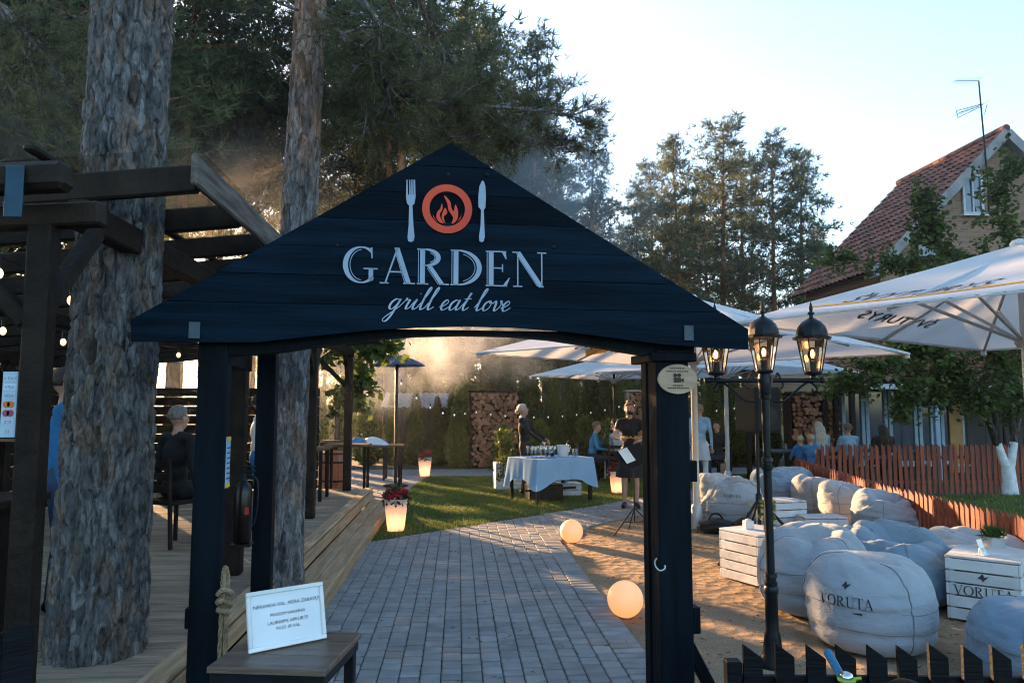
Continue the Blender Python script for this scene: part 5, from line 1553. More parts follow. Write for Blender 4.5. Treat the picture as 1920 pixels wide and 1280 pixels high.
# ================================================================== slatted white crates
def crate(px, y, w, d, h, rz, label, rows=5, text=None, x=None, top=True):
    p = xy(px, y)
    t = thing('slatted_crate', label, 'crate', (p.x, y, .012), rz, 'white slatted crates')
    sh = h/rows; g_ = .012
    a = MB(); vsx, fs = chamfer_box(w, .018, sh-g_, .003); a.add(vsx, fs); fm = a.mesh('slat', m_white)
    a = MB(); vsx, fs = chamfer_box(.018, d-.036, sh-g_, .003); a.add(vsx, fs); sm = a.mesh('slat', m_white)
    for r_ in range(rows):
        z = sh*(r_+.5)
        for s_ in (-1, 1):
            put(fm, 'slat', t, (random.uniform(-.002,.002), s_*(d/2-.009), z)); put(sm, 'slat', t, (s_*(w/2-.009), random.uniform(-.001,.001), z))
    for sx_ in (-1, 1):
        for sy_ in (-1, 1):
            q = MB(); q.box((sx_*(w/2-.04), sy_*(d/2-.04), h/2-.004), (.035,.035,h-.02), ch=.003); q.build('corner_post', m_white, t)
    n = max(3, int(w/.11)); tw = w/n
    a = MB(); vsx, fs = chamfer_box(tw-.006, d, .018, .003); a.add(vsx, fs); tm_ = a.mesh('top_slat', m_white)
    for k in range(n): put(tm_, 'top_slat', t, (-w/2+tw*(k+.5), 0, h+.0095))
    if text:
        face, word, size = text
        polys, W = caps(word, size, False)
        b = flat(polys, -W/2, h*.42, depth=.002); bird = [(-.03,.0),(0,.035),(.012,.012),(.04,.02),(.012,-.006),(0,-.02),(-.008,-.002)]
        b.prism([(a_*1.1, c_*1.1+h*.42+size*1.9) for a_, c_ in bird], -.002, 0)
        M_ = Matrix.Translation((0,-d/2-.001,0)) if face == 'front' else Matrix.Rotation(R(-90), 4, 'Z') @ Matrix.Translation((0,-w/2-.001,0))
        b.v = [tuple(M_ @ Vector(v)) for v in b.v]; b.build('printed_name', m_bprint, t)
    return t
crate(1836, 5.75, .60, .50, .47, R(46), 'white slatted crate printed with a dark name and bird mark', text=('left','VORUTA',.072))
crate(1412, 7.12, .50, .50, .45, R(24), 'white slatted crate under the lantern post carrying a small vase')
crate(1458, 9.35, .46, .42, .46, R(14), 'white slatted crate with nothing on it behind the vase crate')
crate(1532, 9.0, .52, .36, .30, R(-6), 'low white crate between the hollow-topped bean bag and the taller crate', rows=3)
crate(1830, 6.2, .56, .36, .42, R(6), 'white crate carrying a cement pot of green grass', rows=4)
# things standing on the crates
m_pot = mat('cement_pot', (.45,.44,.42), (.36,.35,.33), rough=.8, bump=.15)
m_herb = mat('herb_green', (.06,.12,.02), (.035,.08,.012), rough=.6, bump=0, trans=.25)
def herb_pot(loc, label, r=.055, h=.08, n=260, hh=.09, m_=None):
    t = thing('herb_pot', label, 'plant', loc)
    q = MB(); q.box((0,0,h/2), (r*2,r*2,h), ch=.006); q.build('pot', m_pot, t)
    C = np.stack([rng.normal(0, r*.55, n), rng.normal(0, r*.55, n), h+rng.uniform(-.01,.03,n)], 1)
    V, T = tufts(C, np.tile([0,0,1.0],(n,1)), hh, 3, .05, 1.2); put(arr_mesh('leaves', V, T, m_herb), 'leaves', t)
pc = xy(1848, 6.2); herb_pot((pc.x, 6.2, .452), 'cement pot of cropped green grass on the rear crate', .062, .095)
mh = thing('menu_stand', 'small white menu card stand on the lettered crate', 'menu', (xy(1826,5.66).x, 5.66, .501), R(30))
q = MB(); q.box((0,0,.004), (.09,.07,.008), ch=.002); q.beam((0,-.02,.006), (0,.02,.12), .075, .004, up=(0,-1,.3)); q.build('card', fwm, mh)
q = MB(); q.box((0,.0,.03), (.05,.03,.05), ch=.003); q.build('holder', m_white, mh)
# glass vase with sprig, white candle cup on the near crate
m_clear = glassmat('clear_glass', (.93,.96,.97), .10, .02)
va = thing('glass_vase', 'clear glass vase with a thin green sprig on the crate', 'vase', (xy(1432,7.0).x, 7.0, .482))
q = MB(); q.lathe([(.03,0),(.035,.01),(.035,.09),(.02,.12),(.022,.15)], 14); q.build('glass', m_clear, va, 50)
C = np.array([[random.gauss(0,.035), random.gauss(0,.035), .10+random.random()*.17] for _ in range(60)])
V, T = leaves(C, np.tile([0,0,1.0],(60,1)), .06, 1.2); put(arr_mesh('sprig', V, T, m_herb), 'sprig', va)
cu = thing('candle_cup', 'small white square cup on the crate beside the vase', 'cup', (xy(1397,7.15).x, 7.15, .482))
q = MB(); q.box((0,0,.04), (.085,.085,.08), ch=.006); q.build('cup', fwm, cu)
q = MB(); q.lathe([(.028,.075),(.028,.09),(.004,.10)], 10); q.build('candle', mat('wax', (.7,.66,.55), (.65,.6,.5), bump=0), cu, 50)

# ================================================================== loudspeaker on tripod
sb = gp(1426, 1052)
st = thing('tripod_stand', 'black tripod speaker stand with splayed legs behind the lamp post', 'stand', (sb.x, sb.y, .01))
zs = CAM_H-(812-765)*sb.y/FPX
q = MB(); q.tube([(0,0,.30),(0,0,zs+.05)], .018, 10); q.build('pole', m_iron, st, 60)
q = MB(); q.lathe([(.035,.60),(.035,.70),(.022,.72)], 12); q.build('collar', m_iron, st, 40)
for k in range(3):
    a = R(205)+k*2*PI/3; r_ = .62
    q = MB(); q.beam((0,0,.66), (r_*math.cos(a), r_*math.sin(a), .012), .022, .03); lg = q.build('leg', m_iron, st)
    q = MB(); q.beam((0,0,.34), (r_*.52*math.cos(a), r_*.52*math.sin(a), .30), .014, .018); q.build('brace', m_iron, lg)
sk = thing('loudspeaker', 'black loudspeaker box mounted on the tripod behind the lamp post', 'loudspeaker', (sb.x+.02, sb.y, zs+.01), R(20))
q = MB(); q.box((0,0,.245), (.36,.34,.49), ch=.02); q.build('cabinet', m_iron, sk)
q = MB(); q.box((0,-.173,.245), (.32,.008,.45), ch=.003); q.build('grille', mat('speaker_grille', (.012,.012,.013), (.006,.006,.006), rough=.8, scale=90, bump=.5, bscale=200), sk)
q = MB(); q.lathe([(.05,.04),(.10,.06),(.105,.075)], 16); q.v = [(v[0], -.172-(v[2]-.05)*.3, .18+v[1]) for v in q.v]; q.build('woofer', m_iron, sk, 50)

# ================================================================== glowing balls, glowing planters
m_ball = emat('lit_ball', (1.0,.40,.115), .17, (.4,.34,.26))
for px, py, lab in ((1176,1161,'large glowing ball lamp on the sand nearest the gate post'),(1073,1019,'glowing ball lamp at the path edge where it turns')):
    p = gp(px, py); r_ = .142
    t = thing('ball_lamp', lab, 'lamp', (p.x, p.y+.06, .005))
    q = MB(); q.sphere((0,0,r_-.004), r_, 36, 24); q.build('globe', m_ball, t, 179)
    q = MB(); q.lathe([(.05,0),(.055,.006),(.05,.012)], 16); q.build('base', m_white, t)
def shell_mat():
    m = bpy.data.materials.new('lit_planter_shell'); m.use_nodes = True
    N = m.node_tree.nodes; L = m.node_tree.links; b = N['Principled BSDF']; b.inputs['Base Color'].default_value = (.75,.72,.68,1); b.inputs['Roughness'].default_value = .45
    tr = N.new('ShaderNodeBsdfTranslucent'); tr.inputs[0].default_value = (.85,.72,.6,1); mx = N.new('ShaderNodeMixShader'); mx.inputs[0].default_value = .5
    L.new(b.outputs[0], mx.inputs[1]); L.new(tr.outputs[0], mx.inputs[2]); L.new(mx.outputs[0], N['Material Output'].inputs['Surface'])
    return m
m_shell = shell_mat()
m_petal = mat('red_petal', (.42,.012,.03), (.25,.006,.018), rough=.5, scale=20, bump=0, trans=.25, rand=.2)
def planter(px, py, h, label, dy=.1):
    p = gp(px, py); t = thing('lit_planter', label, 'planter', (p.x, p.y+dy, .02))
    k = h/.40
    q = MB(); prof = [(.10*k,.0),(.112*k,.004),(.128*k,.12*k),(.150*k,.30*k),(.163*k,.40*k),(.166*k,.41*k),(.160*k,.412*k),(.152*k,.37*k)]
    o = len(q.v); n = 28
    for r_, z in prof:
        for j in range(n):
            a = 2*PI*j/n; s_ = (abs(math.cos(a))**5+abs(math.sin(a))**5)**(-1/5)
            q.v.append((r_*s_*math.cos(a)*.93, r_*s_*math.sin(a)*.93, z))
    for i in range(len(prof)-1):
        for j in range(n): q.f.append((i*n+j, i*n+(j+1) % n, (i+1)*n+(j+1) % n, (i+1)*n+j)); q.m.append(0)
    q.f.append(tuple(reversed(range(n)))); q.m.append(0)
    q.build('shell', m_shell, t, 40)
    q = MB(); q.lathe([(.149*k,.355*k),(.149*k,.362*k),(.02,.365*k)], 20); q.build('soil', m_soil, t)
    L_ = bpy.data.lights.new('planter_lamp', 'POINT'); L_.energy = .55*k*k; L_.color = (1.0,.46,.20); L_.shadow_soft_size = .04*k
    lo = bpy.data.objects.new('planter_lamp', L_); col.objects.link(lo); lo.parent = t; lo.location = (0,0,.13*k)
    n = 260
    a = rng.uniform(0,2*PI,n); u_ = rng.uniform(-.2,1,n); rr = np.sqrt(1-np.clip(u_,0,1)**2)
    C = np.stack([np.cos(a)*rr*.14*k, np.sin(a)*rr*.14*k, .38*k+u_*.15*k], 1); Nn = C-np.array([0,0,.38*k])
    V, T = leaves(C, Nn, .07*k, .8); put(arr_mesh('foliage', V, T, mat('flower_leaf', (.035,.06,.02), (.02,.035,.012), bump=0, trans=.2)), 'foliage', t)
    for f_ in range(15):
        a = random.uniform(0,6.28); u0 = random.uniform(.1,1); rr0 = math.sqrt(max(.05,1-u0*u0))
        c0 = np.array([math.cos(a)*rr0*.15*k, math.sin(a)*rr0*.15*k, .39*k+u0*.17*k])
        d_ = c0-np.array([0,0,.38*k])
        m_ = 22; V, T = leaves(c0+rng.normal(0,.014*k,(m_,3)), np.tile(d_/np.linalg.norm(d_),(m_,1)), .045*k, .9)
        put(arr_mesh('blossom', V, T, m_petal), 'blossom', t)
planter(741, 999, .41, 'glowing white planter of red flowers at the lawn corner by the steps')
planter(796, 894, .44, 'glowing white planter of red flowers on the back path by the hedge')
planter(1160, 926, .40, 'glowing planter of red flowers beside the white-trunked sapling')

sbg = gp(1345, 1000)
for k, (dx, lab) in enumerate(((-.02,'black sandbag weighing the beige parasol foot'),(.42,'second black sandbag beside the grey bean bag with the dark seam'))):
    t = thing('sandbag', lab, 'sandbag', (sbg.x+dx, sbg.y, .015), R(20+50*k))
    q = MB(); K = 16; V = []
    for i in range(K+1):
        a = PI*i/K
        for j in range(20):
            p_ = 2*PI*j/20; d3 = Vector((math.sin(a)*math.cos(p_), math.sin(a)*math.sin(p_), -math.cos(a))); kk = 1+.12*noise.noise(d3*2.5+Vector((k*5,0,0)))
            V.append((d3.x*.26*kk, d3.y*.2*kk, max(0, .085+d3.z*.10*kk)))
    q.add(V, [(i*20+j, i*20+(j+1) % 20, (i+1)*20+(j+1) % 20, (i+1)*20+j) for i in range(K) for j in range(20)]); q.build('bag', m_iron, t, 179)
    q = MB(); q.tube(catmull([(-.12,0,.17),(-.05,0,.24),(.05,0,.24),(.12,0,.17)], 4), .012, 6); q.build('strap', m_iron, t, 60)
# ================================================================== drinks table
tc = thing('drinks_table', 'black-legged table under the blue-white cloth on the lawn', 'table', (0,0,0))
n0 = gp(1030,942); la = gp(966,928); ra = gp(1088,936)
cen = (gp(960,866,.76)+gp(1102,868,.76))/2
tcx = xy(1032, 13.35); tc.location = (tcx.x, 13.35, .01); trz2 = R(28); tc.rotation_euler = (0,0,trz2)
hw, hd_ = .62, .46; th_ = .76
for a in (-1, 1):
    for c in (-1, 1):
        q = MB(); q.box((a*(hw-.05), c*(hd_-.05), th_/2-.01), (.055,.055,th_-.02), ch=.004); q.build('leg', m_iron, tc)
q = MB(); q.box((0,0,th_-.02), (hw*2,hd_*2,.03), ch=.004); q.build('top', m_brown, tc)
q = MB(); q.box((0,0,.2), (hw*2-.15,.05,.04)); q.build('stretcher', m_iron, tc)
cl = thing('tablecloth', 'pale blue-white cloth draped over the drinks table', 'tablecloth', (tcx.x, 13.35, th_+.012), trz2)
V = []; F = []; n = 96; rings = [(0,0),(.5,0),(.97,0),(1.0,-.006)]
per = []
for j in range(n):
    a = 2*PI*j/n; s_ = 1/max(abs(math.cos(a))/(hw+.008), abs(math.sin(a))/(hd_+.008)); per.append((s_*math.cos(a), s_*math.sin(a), a))
V.append((0,0,.004))
layers = [.5, 1.0]
for f in layers:
    for x, y, a in per: V.append((x*f, y*f, .004))
for k in range(1, 9):
    f = k/8
    for x, y, a in per:
        cor = abs(math.sin(2*math.atan2(y/hd_, x/hw)))**6
        drop = (.36+.17*cor)*f
        fold = .012*f*math.sin(a*11+1.0)+.008*f*math.sin(a*23)
        L_ = math.hypot(x, y); o_ = fold+.035*f+.05*cor*f
        V.append((x+x/L_*o_, y+y/L_*o_, .004-drop))
nl = 2+8
for j in range(n): F.append((0, 1+j, 1+(j+1) % n))
for i in range(nl-1):
    for j in range(n): F.append((1+i*n+j, 1+(i+1)*n+j, 1+(i+1)*n+(j+1) % n, 1+i*n+(j+1) % n))
q = MB(); q.add(V, F); q.build('cloth', mat('table_linen', (.27,.46,.66), (.24,.41,.60), rough=.85, scale=3, bump=.1, bscale=90, trans=.15), cl, 60)
TM = Matrix.Translation((tcx.x, 13.35, th_+.018)) @ Matrix.Rotation(trz2, 4, 'Z')
m_wine = glassmat('wine_glass', (.86,.93,.97), .22, .03)
def wine_glass(x, y, label, group):
    p = TM @ Vector((x, y, 0)); t = thing('wine_glass', label, 'glass', p, 0, group)
    q = MB(); q.lathe([(.036,0),(.036,.003),(.006,.008),(.005,.09),(.02,.11),(.036,.135),(.038,.165),(.031,.21)], 14); q.build('glass', m_wine, t, 50)
for i in range(5):
    for j in range(3): wine_glass(-.50+i*.10+random.uniform(-.01,.01), -.26+j*.12, 'empty wine glass standing on the cloth-covered drinks table', 'wine glasses on the drinks table')
bk = thing('ice_bucket', 'white ice bucket on the drinks table', 'bucket', TM @ Vector((.24,-.05,0)))
q = MB(); q.lathe([(.085,0),(.09,.01),(.115,.20),(.122,.205),(.112,.21),(.10,.05)], 20); q.build('bucket', fwm, bk, 40)
q = MB(); q.tube(catmull([(.12,0,.18),(.14,0,.16),(.12,0,.13)], 4), .006, 6); q.tube(catmull([(-.12,0,.18),(-.14,0,.16),(-.12,0,.13)], 4), .006, 6); q.build('handle', m_alu, bk)
m_bottle = mat('bottle_dark', (.008,.02,.03), (.005,.012,.018), rough=.12, bump=0, spec=.6)
for (x, y, tl, lab) in ((.06,.02,25,'dark wine bottle tilted beside the ice bucket'),(-.02,.10,0,'upright dark bottle behind the wine glasses'),(.42,.05,0,'upright dark bottle at the right end of the drinks table')):
    t = thing('bottle', lab, 'bottle', TM @ Vector((x,y,.01))); t.rotation_euler = (0, R(-tl), 0)
    q = MB(); q.lathe([(.034,0),(.037,.005),(.037,.19),(.028,.22),(.014,.245),(.013,.30),(.015,.305)], 14); q.build('body', m_bottle, t, 50)
    q = MB(); q.lathe([(.0375,.07),(.0375,.14)], 14); q.build('paper_label', fwm, t, 50)
for (x, y, lab) in ((.44,-.20,'tall clear glass at the right edge of the drinks table'),(.34,-.24,'short clear glass beside the ice bucket')):
    t = thing('drinking_glass', lab, 'glass', TM @ Vector((x,y,0)))
    q = MB(); q.lathe([(.026,0),(.028,.004),(.034,.15)], 12); q.build('glass', m_wine, t, 50)
# black crate and white box under the table
bx_ = thing('black_crate', 'black plastic crate on the grass under the drinks table', 'crate', (tcx.x-.12, 13.45, .02), R(10))
q = MB(); q.box((0,0,.14), (.62,.40,.28), ch=.02); q.build('body', m_iron, bx_)
for s_ in (-1, 1):
    q = MB(); q.box((s_*.12,-.203,.2), (.14,.008,.04)); q.build('grip_slot', m_black, bx_)
crate(1058, 14.1, .55, .35, .22, R(8), 'low white crate on the grass under the drinks table', rows=2)
# tall white slatted planter with a climbing plant
crate(955, 15.3, .62, .45, .52, R(5), 'tall white slatted planter box left of the drinks table', rows=6)
pl = thing('planter_shrub', 'loose leafy plant growing out of the white planter box', 'plant', (xy(945,15.3).x, 15.3, .55))
q = MB(); C = []; D = []
for k in range(16):
    a = random.uniform(0,6.28); top_ = random.uniform(.3,.72); ex = random.gauss(0,.13); ey = random.gauss(0,.12)
    P = catmull([(0,0,-.03),(ex*.4,ey*.4,top_*.5),(ex,ey,top_)], 4); q.tube(P, .006, 5, cap=False)
    for _ in range(44):
        f = random.uniform(.2,1); pt = P[int(f*(len(P)-1))]; C.append((pt.x+random.gauss(0,.04), pt.y+random.gauss(0,.04), pt.z+random.gauss(0,.03))); D.append((random.gauss(0,1), random.gauss(0,1), .6))
for k in range(5):
    ex = random.uniform(-.25,.15)
    P = catmull([(0,-.1,.0),(ex*.7,-.24,.05),(ex,-.27,-.3)], 4); q.tube(P, .005, 5, cap=False)
    for _ in range(34): pt = random.choice(P); C.append((pt.x+random.gauss(0,.03), pt.y-.02+random.gauss(0,.02), pt.z+random.gauss(0,.03))); D.append((0,-1,.3))
q.build('stems', m_bark_apple, pl)
V, T = leaves(C, D, .065, .8); put(arr_mesh('leaves', V, T, needle_mat('planter_leaf', (.10,.12,.025), (.055,.075,.015), .35)), 'leaves', pl)
# white-trunked sapling
sp0 = gp(1134, 899)
sap = thing('sapling', 'young slender tree with whitewashed stem on the lawn', 'tree', (sp0.x, sp0.y, .01))
m_wash = mat('whitewash', (.68,.68,.66), (.5,.5,.48), rough=.9, scale=9, bump=.5, bscale=40)
q = MB(); q.tube([(0,0,0),(.01,0,.3),(.0,.01,.62)], [.022,.018,.015], 8); q.build('trunk', m_wash, sap, 60)
q = MB(); C = []; D = []
q.tube([(0,.01,.6),(.01,0,.95),(-.01,0,1.35)], [.014,.010,.005], 6)
for k in range(20):
    z = random.uniform(.45,1.25); a = random.uniform(0,6.28); L_ = random.uniform(.08,.2)
    q.tube([(0,0,z),(L_*math.cos(a),L_*math.sin(a),z+.12)], .004, 4, cap=False)
    for _ in range(22): f = random.uniform(.2,1.1); C.append((f*L_*math.cos(a)+random.gauss(0,.02), f*L_*math.sin(a)+random.gauss(0,.02), z+.12*f+random.gauss(0,.03))); D.append((math.cos(a), math.sin(a), .3))
q.build('twigs', m_bark_apple, sap)
V, T = leaves(C, D, .085, .6); put(arr_mesh('crown', V, T, m_leaf), 'crown', sap)
# music stand with sheet
mb = gp(1190, 1003)
ms = thing('music_stand', 'black folding music stand holding a white sheet', 'music stand', (mb.x, mb.y, .012), R(14))
zt_ = CAM_H-(860-765)*mb.y/FPX
q = MB(); q.tube([(0,0,.16),(0,0,zt_)], .010, 8); q.build('pole', m_iron, ms, 60)
for k in range(3):
    a = R(195)+k*2*PI/3; q = MB(); q.tube([(0,0,.34),(.36*math.cos(a),.36*math.sin(a),.01)], .008, 6); q.tube([(0,0,.16),(.19*math.cos(a),.19*math.sin(a),.17)], .005, 5); q.build('leg', m_iron, ms)
rotd = Matrix.Rotation(R(-35), 3, 'X') @ Matrix.Rotation(R(-20), 3, 'Y')
q = MB(); q.box((0,.02,zt_+.02), (.46,.012,.30), ch=.003, rot=rotd); q.build('desk', m_iron, ms)
q = MB(); q.box((-.10,-.005,zt_+.035), (.15,.003,.21), rot=rotd); q.build('sheet', fwm, ms)

# ================================================================== firewood racks
m_logend = mat('log_end', (.34,.15,.07), (.17,.065,.03), rough=.8, scale=9, bump=.3, bscale=30, rand=.4)
logm = []
for k in range(4):
    r_ = random.Random(k); b = MB(); n = 9
    prof = [1+.16*r_.uniform(-1,1) for _ in range(n)]
    if k % 2: prof = [p if i < 5 else p*.55 for i, p in enumerate(prof)]
    poly = [(prof[i]*math.cos(2*PI*i/n), prof[i]*math.sin(2*PI*i/n)) for i in range(n)]
    b.prism(poly, -1.6, 1.6); logm.append(b.mesh('log', m_logend))
def wood_rack(x0, x1, y, h, label, logr=.062, z0=.06, maxn=300, roof=True, mfr=None):
    w = x1-x0; t = thing('firewood_rack', label, 'firewood rack', ((x0+x1)/2, y, 0))
    mfr = mfr or m_perg
    for s_ in (-1, 1):
        q = MB(); q.box((s_*(w/2+.03), 0, h/2), (.06,.34,h), ch=.005); q.build('upright', mfr, t)
    q = MB(); q.box((0,0,h+.03), (w+.2,.42,.05), ch=.005); q.build('top_board', mfr, t)
    q = MB(); q.box((0,0,.03), (w,.34,.05), ch=.005); q.build('bottom_board', mfr, t)
    q = MB(); q.box((0,.14,h/2), (w,.02,h-.1)); q.build('back_panel', mfr, t)
    zz = z0+logr; row = 0; cnt = 0
    while zz < h-logr*.6:
        x = -w/2+logr*(.85 if row % 2 else 1.76)
        while x < w/2-logr*.7:
            s_ = logr*random.uniform(.8,1.18)
            if cnt < maxn:
                put(random.choice(logm), 'log', t, (x+random.gauss(0,.012), -.06+random.gauss(0,.03), zz+random.gauss(0,.012)), rot=(0, random.uniform(0,6.28), random.gauss(0,.05)), scale=(s_, .085, s_)); cnt += 1
            x += logr*1.82
        zz += logr*1.62; row += 1
    return t
a0, a1 = xy(884,20.6).x, xy(972,20.6).x
wood_rack(a0, a1, 20.6, 2.08, 'tall black-framed rack of stacked split firewood behind the waiter')
a0, a1 = xy(1178,20.6).x, xy(1250,20.6).x
wood_rack(a0, a1, 20.6, 2.1, 'tall firewood rack with pale frame behind the person in black', mfr=mat('pale_frame', (.40,.27,.16), (.3,.2,.12), bump=.2))
a0, a1 = xy(1478,17.0).x, xy(1536,17.0).x
wood_rack(a0, a1, 17.0, 1.95, 'firewood rack under the timber fascia beside the porch', logr=.058)
a0, a1 = xy(1545,17.0).x, xy(1566,17.0).x
wood_rack(a0, a1, 17.0, 1.95, 'narrow firewood bay next to the porch corner', logr=.05)
# timber canopy above those racks
wc_ = thing('wood_store_canopy', 'horizontal board canopy over the firewood beside the porch', 'canopy', (xy(1510,16.7).x, 16.7, 0))
x0, x1 = xy(1400,16.7).x-wc_.location.x, xy(1572,16.7).x-wc_.location.x
z0 = CAM_H+(765-733)*16.7/FPX; z1 = CAM_H+(765-695)*16.7/FPX
for k in range(3):
    q = MB(); hh_ = (z1-z0)/3; q.box(((x0+x1)/2,0,z0+hh_*(k+.5)), (x1-x0,.025,hh_-.006), ch=.004); q.build('fascia_board', mat('fascia_timber', (.34,.22,.12), (.24,.15,.08), rough=.7, scale=2, stretch=WOODX, bump=.2, bscale=8), wc_)
q = MB(); q.box(((x0+x1)/2,.5,z1+.02), (x1-x0+.1,1.1,.04), ch=.005); q.build('roof_board', m_perg, wc_)
for x in (x0+.05, x1-.05):
    q = MB(); q.box((x,.05,z0/2), (.10,.10,z0), ch=.005); q.build('post', m_perg, wc_)

# ================================================================== red picket fences
def picket_fence(pts, h, sp, label, rail_z=(.2,.5), w=.068):
    p0 = Vector((pts[0][0], pts[0][1], 0)); t = thing('red_picket_fence', label, 'fence', p0)
    b = MB(); b.prism([(-w/2,.03),(w/2,.03),(w/2,h-.05),(-w/2,h)], -.009, .009); pm_ = b.mesh('picket', m_red)
    for i in range(len(pts)-1):
        a, c = Vector((*pts[i],0)), Vector((*pts[i+1],0)); L_ = (c-a).length; rz = math.atan2((c-a).y, (c-a).x)
        n = int(L_/sp)
        for k in range(n):
            p = a.lerp(c, (k+.5)/n)-p0
            put(pm_, 'picket', t, (p.x, p.y, random.uniform(-.008,.006)), rot=(random.gauss(0,.01), random.gauss(0,.015), rz))
        for z in rail_z:
            nrm_ = Vector((-math.sin(rz), math.cos(rz), 0))*.022
            q = MB(); q.beam(a-p0+Vector((0,0,z))+nrm_, c-p0+Vector((0,0,z))+nrm_, .022, .07); q.build('rail', m_red, t)
        q = MB(); q.box((a-p0+Vector((0,0,h*.45))+nrm_*2.6), (.07,.07,h*.9), rz=rz, ch=.004); q.build('post', m_red, t)
    return t
A = gp(1905,963,.66); B_ = gp(1650,905,.66); C_ = xy(1488,14.6)
A2 = A+(A-B_)*.5
picket_fence([(A2.x,A2.y),(A.x,A.y),(B_.x,B_.y),(C_.x,C_.y)][::-1], .66, .095, 'sunlit orange-red picket fence running behind the bean bags')
D0 = xy(1540,13.6); D1 = xy(1990,13.6)
picket_fence([(D0.x,13.75),(D1.x,13.5)], .97, .105, 'shaded dark red picket fence in front of the family table', (.25,.72))

# ================================================================== house
HX, HY = yp(1887, 242, 19.4).x, 19.4
zr_ = yp(1885,242,HY).z; ze_p = yp(1652,490,HY); zeave = ze_p.z; xe = ze_p.x
HY2 = 24.5
house = thing('brick_house', 'brick gable house with red tiled roof behind the parasols', 'house', (HX, HY, 0))
HO = (HX, HY, 0)
m_brick = bpy.data.materials.new('yellow_brick'); m_brick.use_nodes = True
N = m_brick.node_tree.nodes; L = m_brick.node_tree.links; b = N['Principled BSDF']; b.inputs['Roughness'].default_value = .85
tcn = N.new('ShaderNodeTexCoord'); mp = N.new('ShaderNodeMapping'); mp.inputs['Rotation'].default_value = (R(90),0,0)
br = N.new('ShaderNodeTexBrick'); br.inputs['Scale'].default_value = 1.0; br.inputs['Brick Width'].default_value = .25; br.inputs['Row Height'].default_value = .075; br.inputs['Mortar Size'].default_value = .008
br.inputs['Color1'].default_value = (.27,.145,.075,1); br.inputs['Color2'].default_value = (.19,.095,.05,1); br.inputs['Mortar'].default_value = (.2,.17,.14,1)
L.new(tcn.outputs['Object'], mp.inputs[0]); L.new(mp.outputs[0], br.inputs[0]); L.new(br.outputs['Color'], b.inputs['Base Color'])
bpn = N.new('ShaderNodeBump'); bpn.inputs['Strength'].default_value = .5; bpn.inputs['Distance'].default_value = .02; L.new(br.outputs['Fac'], bpn.inputs['Height']); bpn.invert = True; L.new(bpn.outputs[0], b.inputs['Normal'])
half = HX-xe
wall_in = .35
slope_h = (zr_-zeave)/half
zw = lambda dx: zr_-.25-abs(dx)*slope_h
gw = half-.1
q = MB(); q.prism([(-gw,0),(gw,0),(gw,zw(gw)),(0,zw(0)),(-gw,zw(gw))], .25, .5); q.build('gable_wall', m_brick, house)
q = MB(); q.box((-gw+.12,2.6,zw(gw)/2), (.25,4.2,zw(gw)-.02)); q.build('side_wall', m_brick, house)
q = MB(); q.box((gw-.12,2.6,zw(gw)/2), (.25,4.2,zw(gw)-.02)); q.build('side_wall', m_brick, house)
# roof decks
LZ = HY2-HY
m_tile = mat('clay_tile', (.25,.085,.042), (.13,.048,.026), rough=.7, scale=5, bump=.3, bscale=25, rand=.35)
Ls = math.hypot(half+.25, (half+.25)*slope_h); sa = math.atan(slope_h)
def tile_roof(parent, origin, along, down, nA, nD, tw, tl, mesh, name='tile'):
    for i in range(nA):
        for j in range(nD):
            p = origin+along*(tw*(i+.5))+down*(tl*(j+.5))
            yield p
tb = MB(); tw, tl = .255, .345
nx = 8; V = []; F = []
for k in range(2):
    for i in range(nx+1):
        f = i/nx; x = (f-.5)*tw*1.06; z = .028*math.sin(2*PI*f)+.012
        V.append((x, (-.5 if k == 0 else .5)*tl*1.16, z+(.03 if k == 1 else 0)*-1+.018*(1-k)))
for i in range(nx): F.append((i, i+1, nx+2+i, nx+1+i))
tb.add(V, F); o_ = len(tb.v)
tb.add([(x,y,z-.016) for x,y,z in V], [(i+1, i, nx+1+i, nx+2+i) for i in range(nx)]+[])
tb.add([V[i] for i in range(nx+1)]+[(V[i][0],V[i][1],V[i][2]-.016) for i in range(nx+1)], [(i+1, i, nx+1+i, nx+2+i) for i in range(nx)])
tile_me = tb.mesh('tile', m_tile, 60)
for s_ in (-1, 1):
    q = MB(); q.beam((s_*.0,LZ/2,zr_-.03), (s_*(half+.22),LZ/2,zr_-.03-(half+.22)*slope_h), LZ+.0, .06, up=(0,0,1)); rp = q.build('roof', m_perg, house)
    if s_ < 0:
        nA = int((LZ+.1)/tw); nD = int(Ls/tl)+1
        ax_ = Vector((0,1,0)); dn = Vector((s_*math.cos(sa),0,-math.sin(sa))); nm_ = ax_.cross(dn); 
        if nm_.z < 0: nm_ = -nm_
        RM = Matrix((ax_ if s_ < 0 else -ax_, -dn, nm_)).transposed()
        if RM.determinant() < 0: RM = Matrix((-ax_, -dn, nm_)).transposed()
        eu = RM.to_euler()
        for i in range(nA):
            for j in range(nD):
                p = Vector((0,-.02,zr_))+ax_*(tw*(i+.5))+dn*(tl*(j+.5))+nm_*(.02+random.uniform(-.006,.006))
                put(tile_me, 'tile', rp, p, rot=(eu.x+random.gauss(0,.012), eu.y+random.gauss(0,.012), eu.z+random.gauss(0,.015)))
rd = MB()
for k in range(13): rd.tube([(0,k*.4-.02,zr_+.03),(0,k*.4+.42,zr_+.035)], .11, 9)
rd.build('ridge_tiles', m_tile, house, 50)
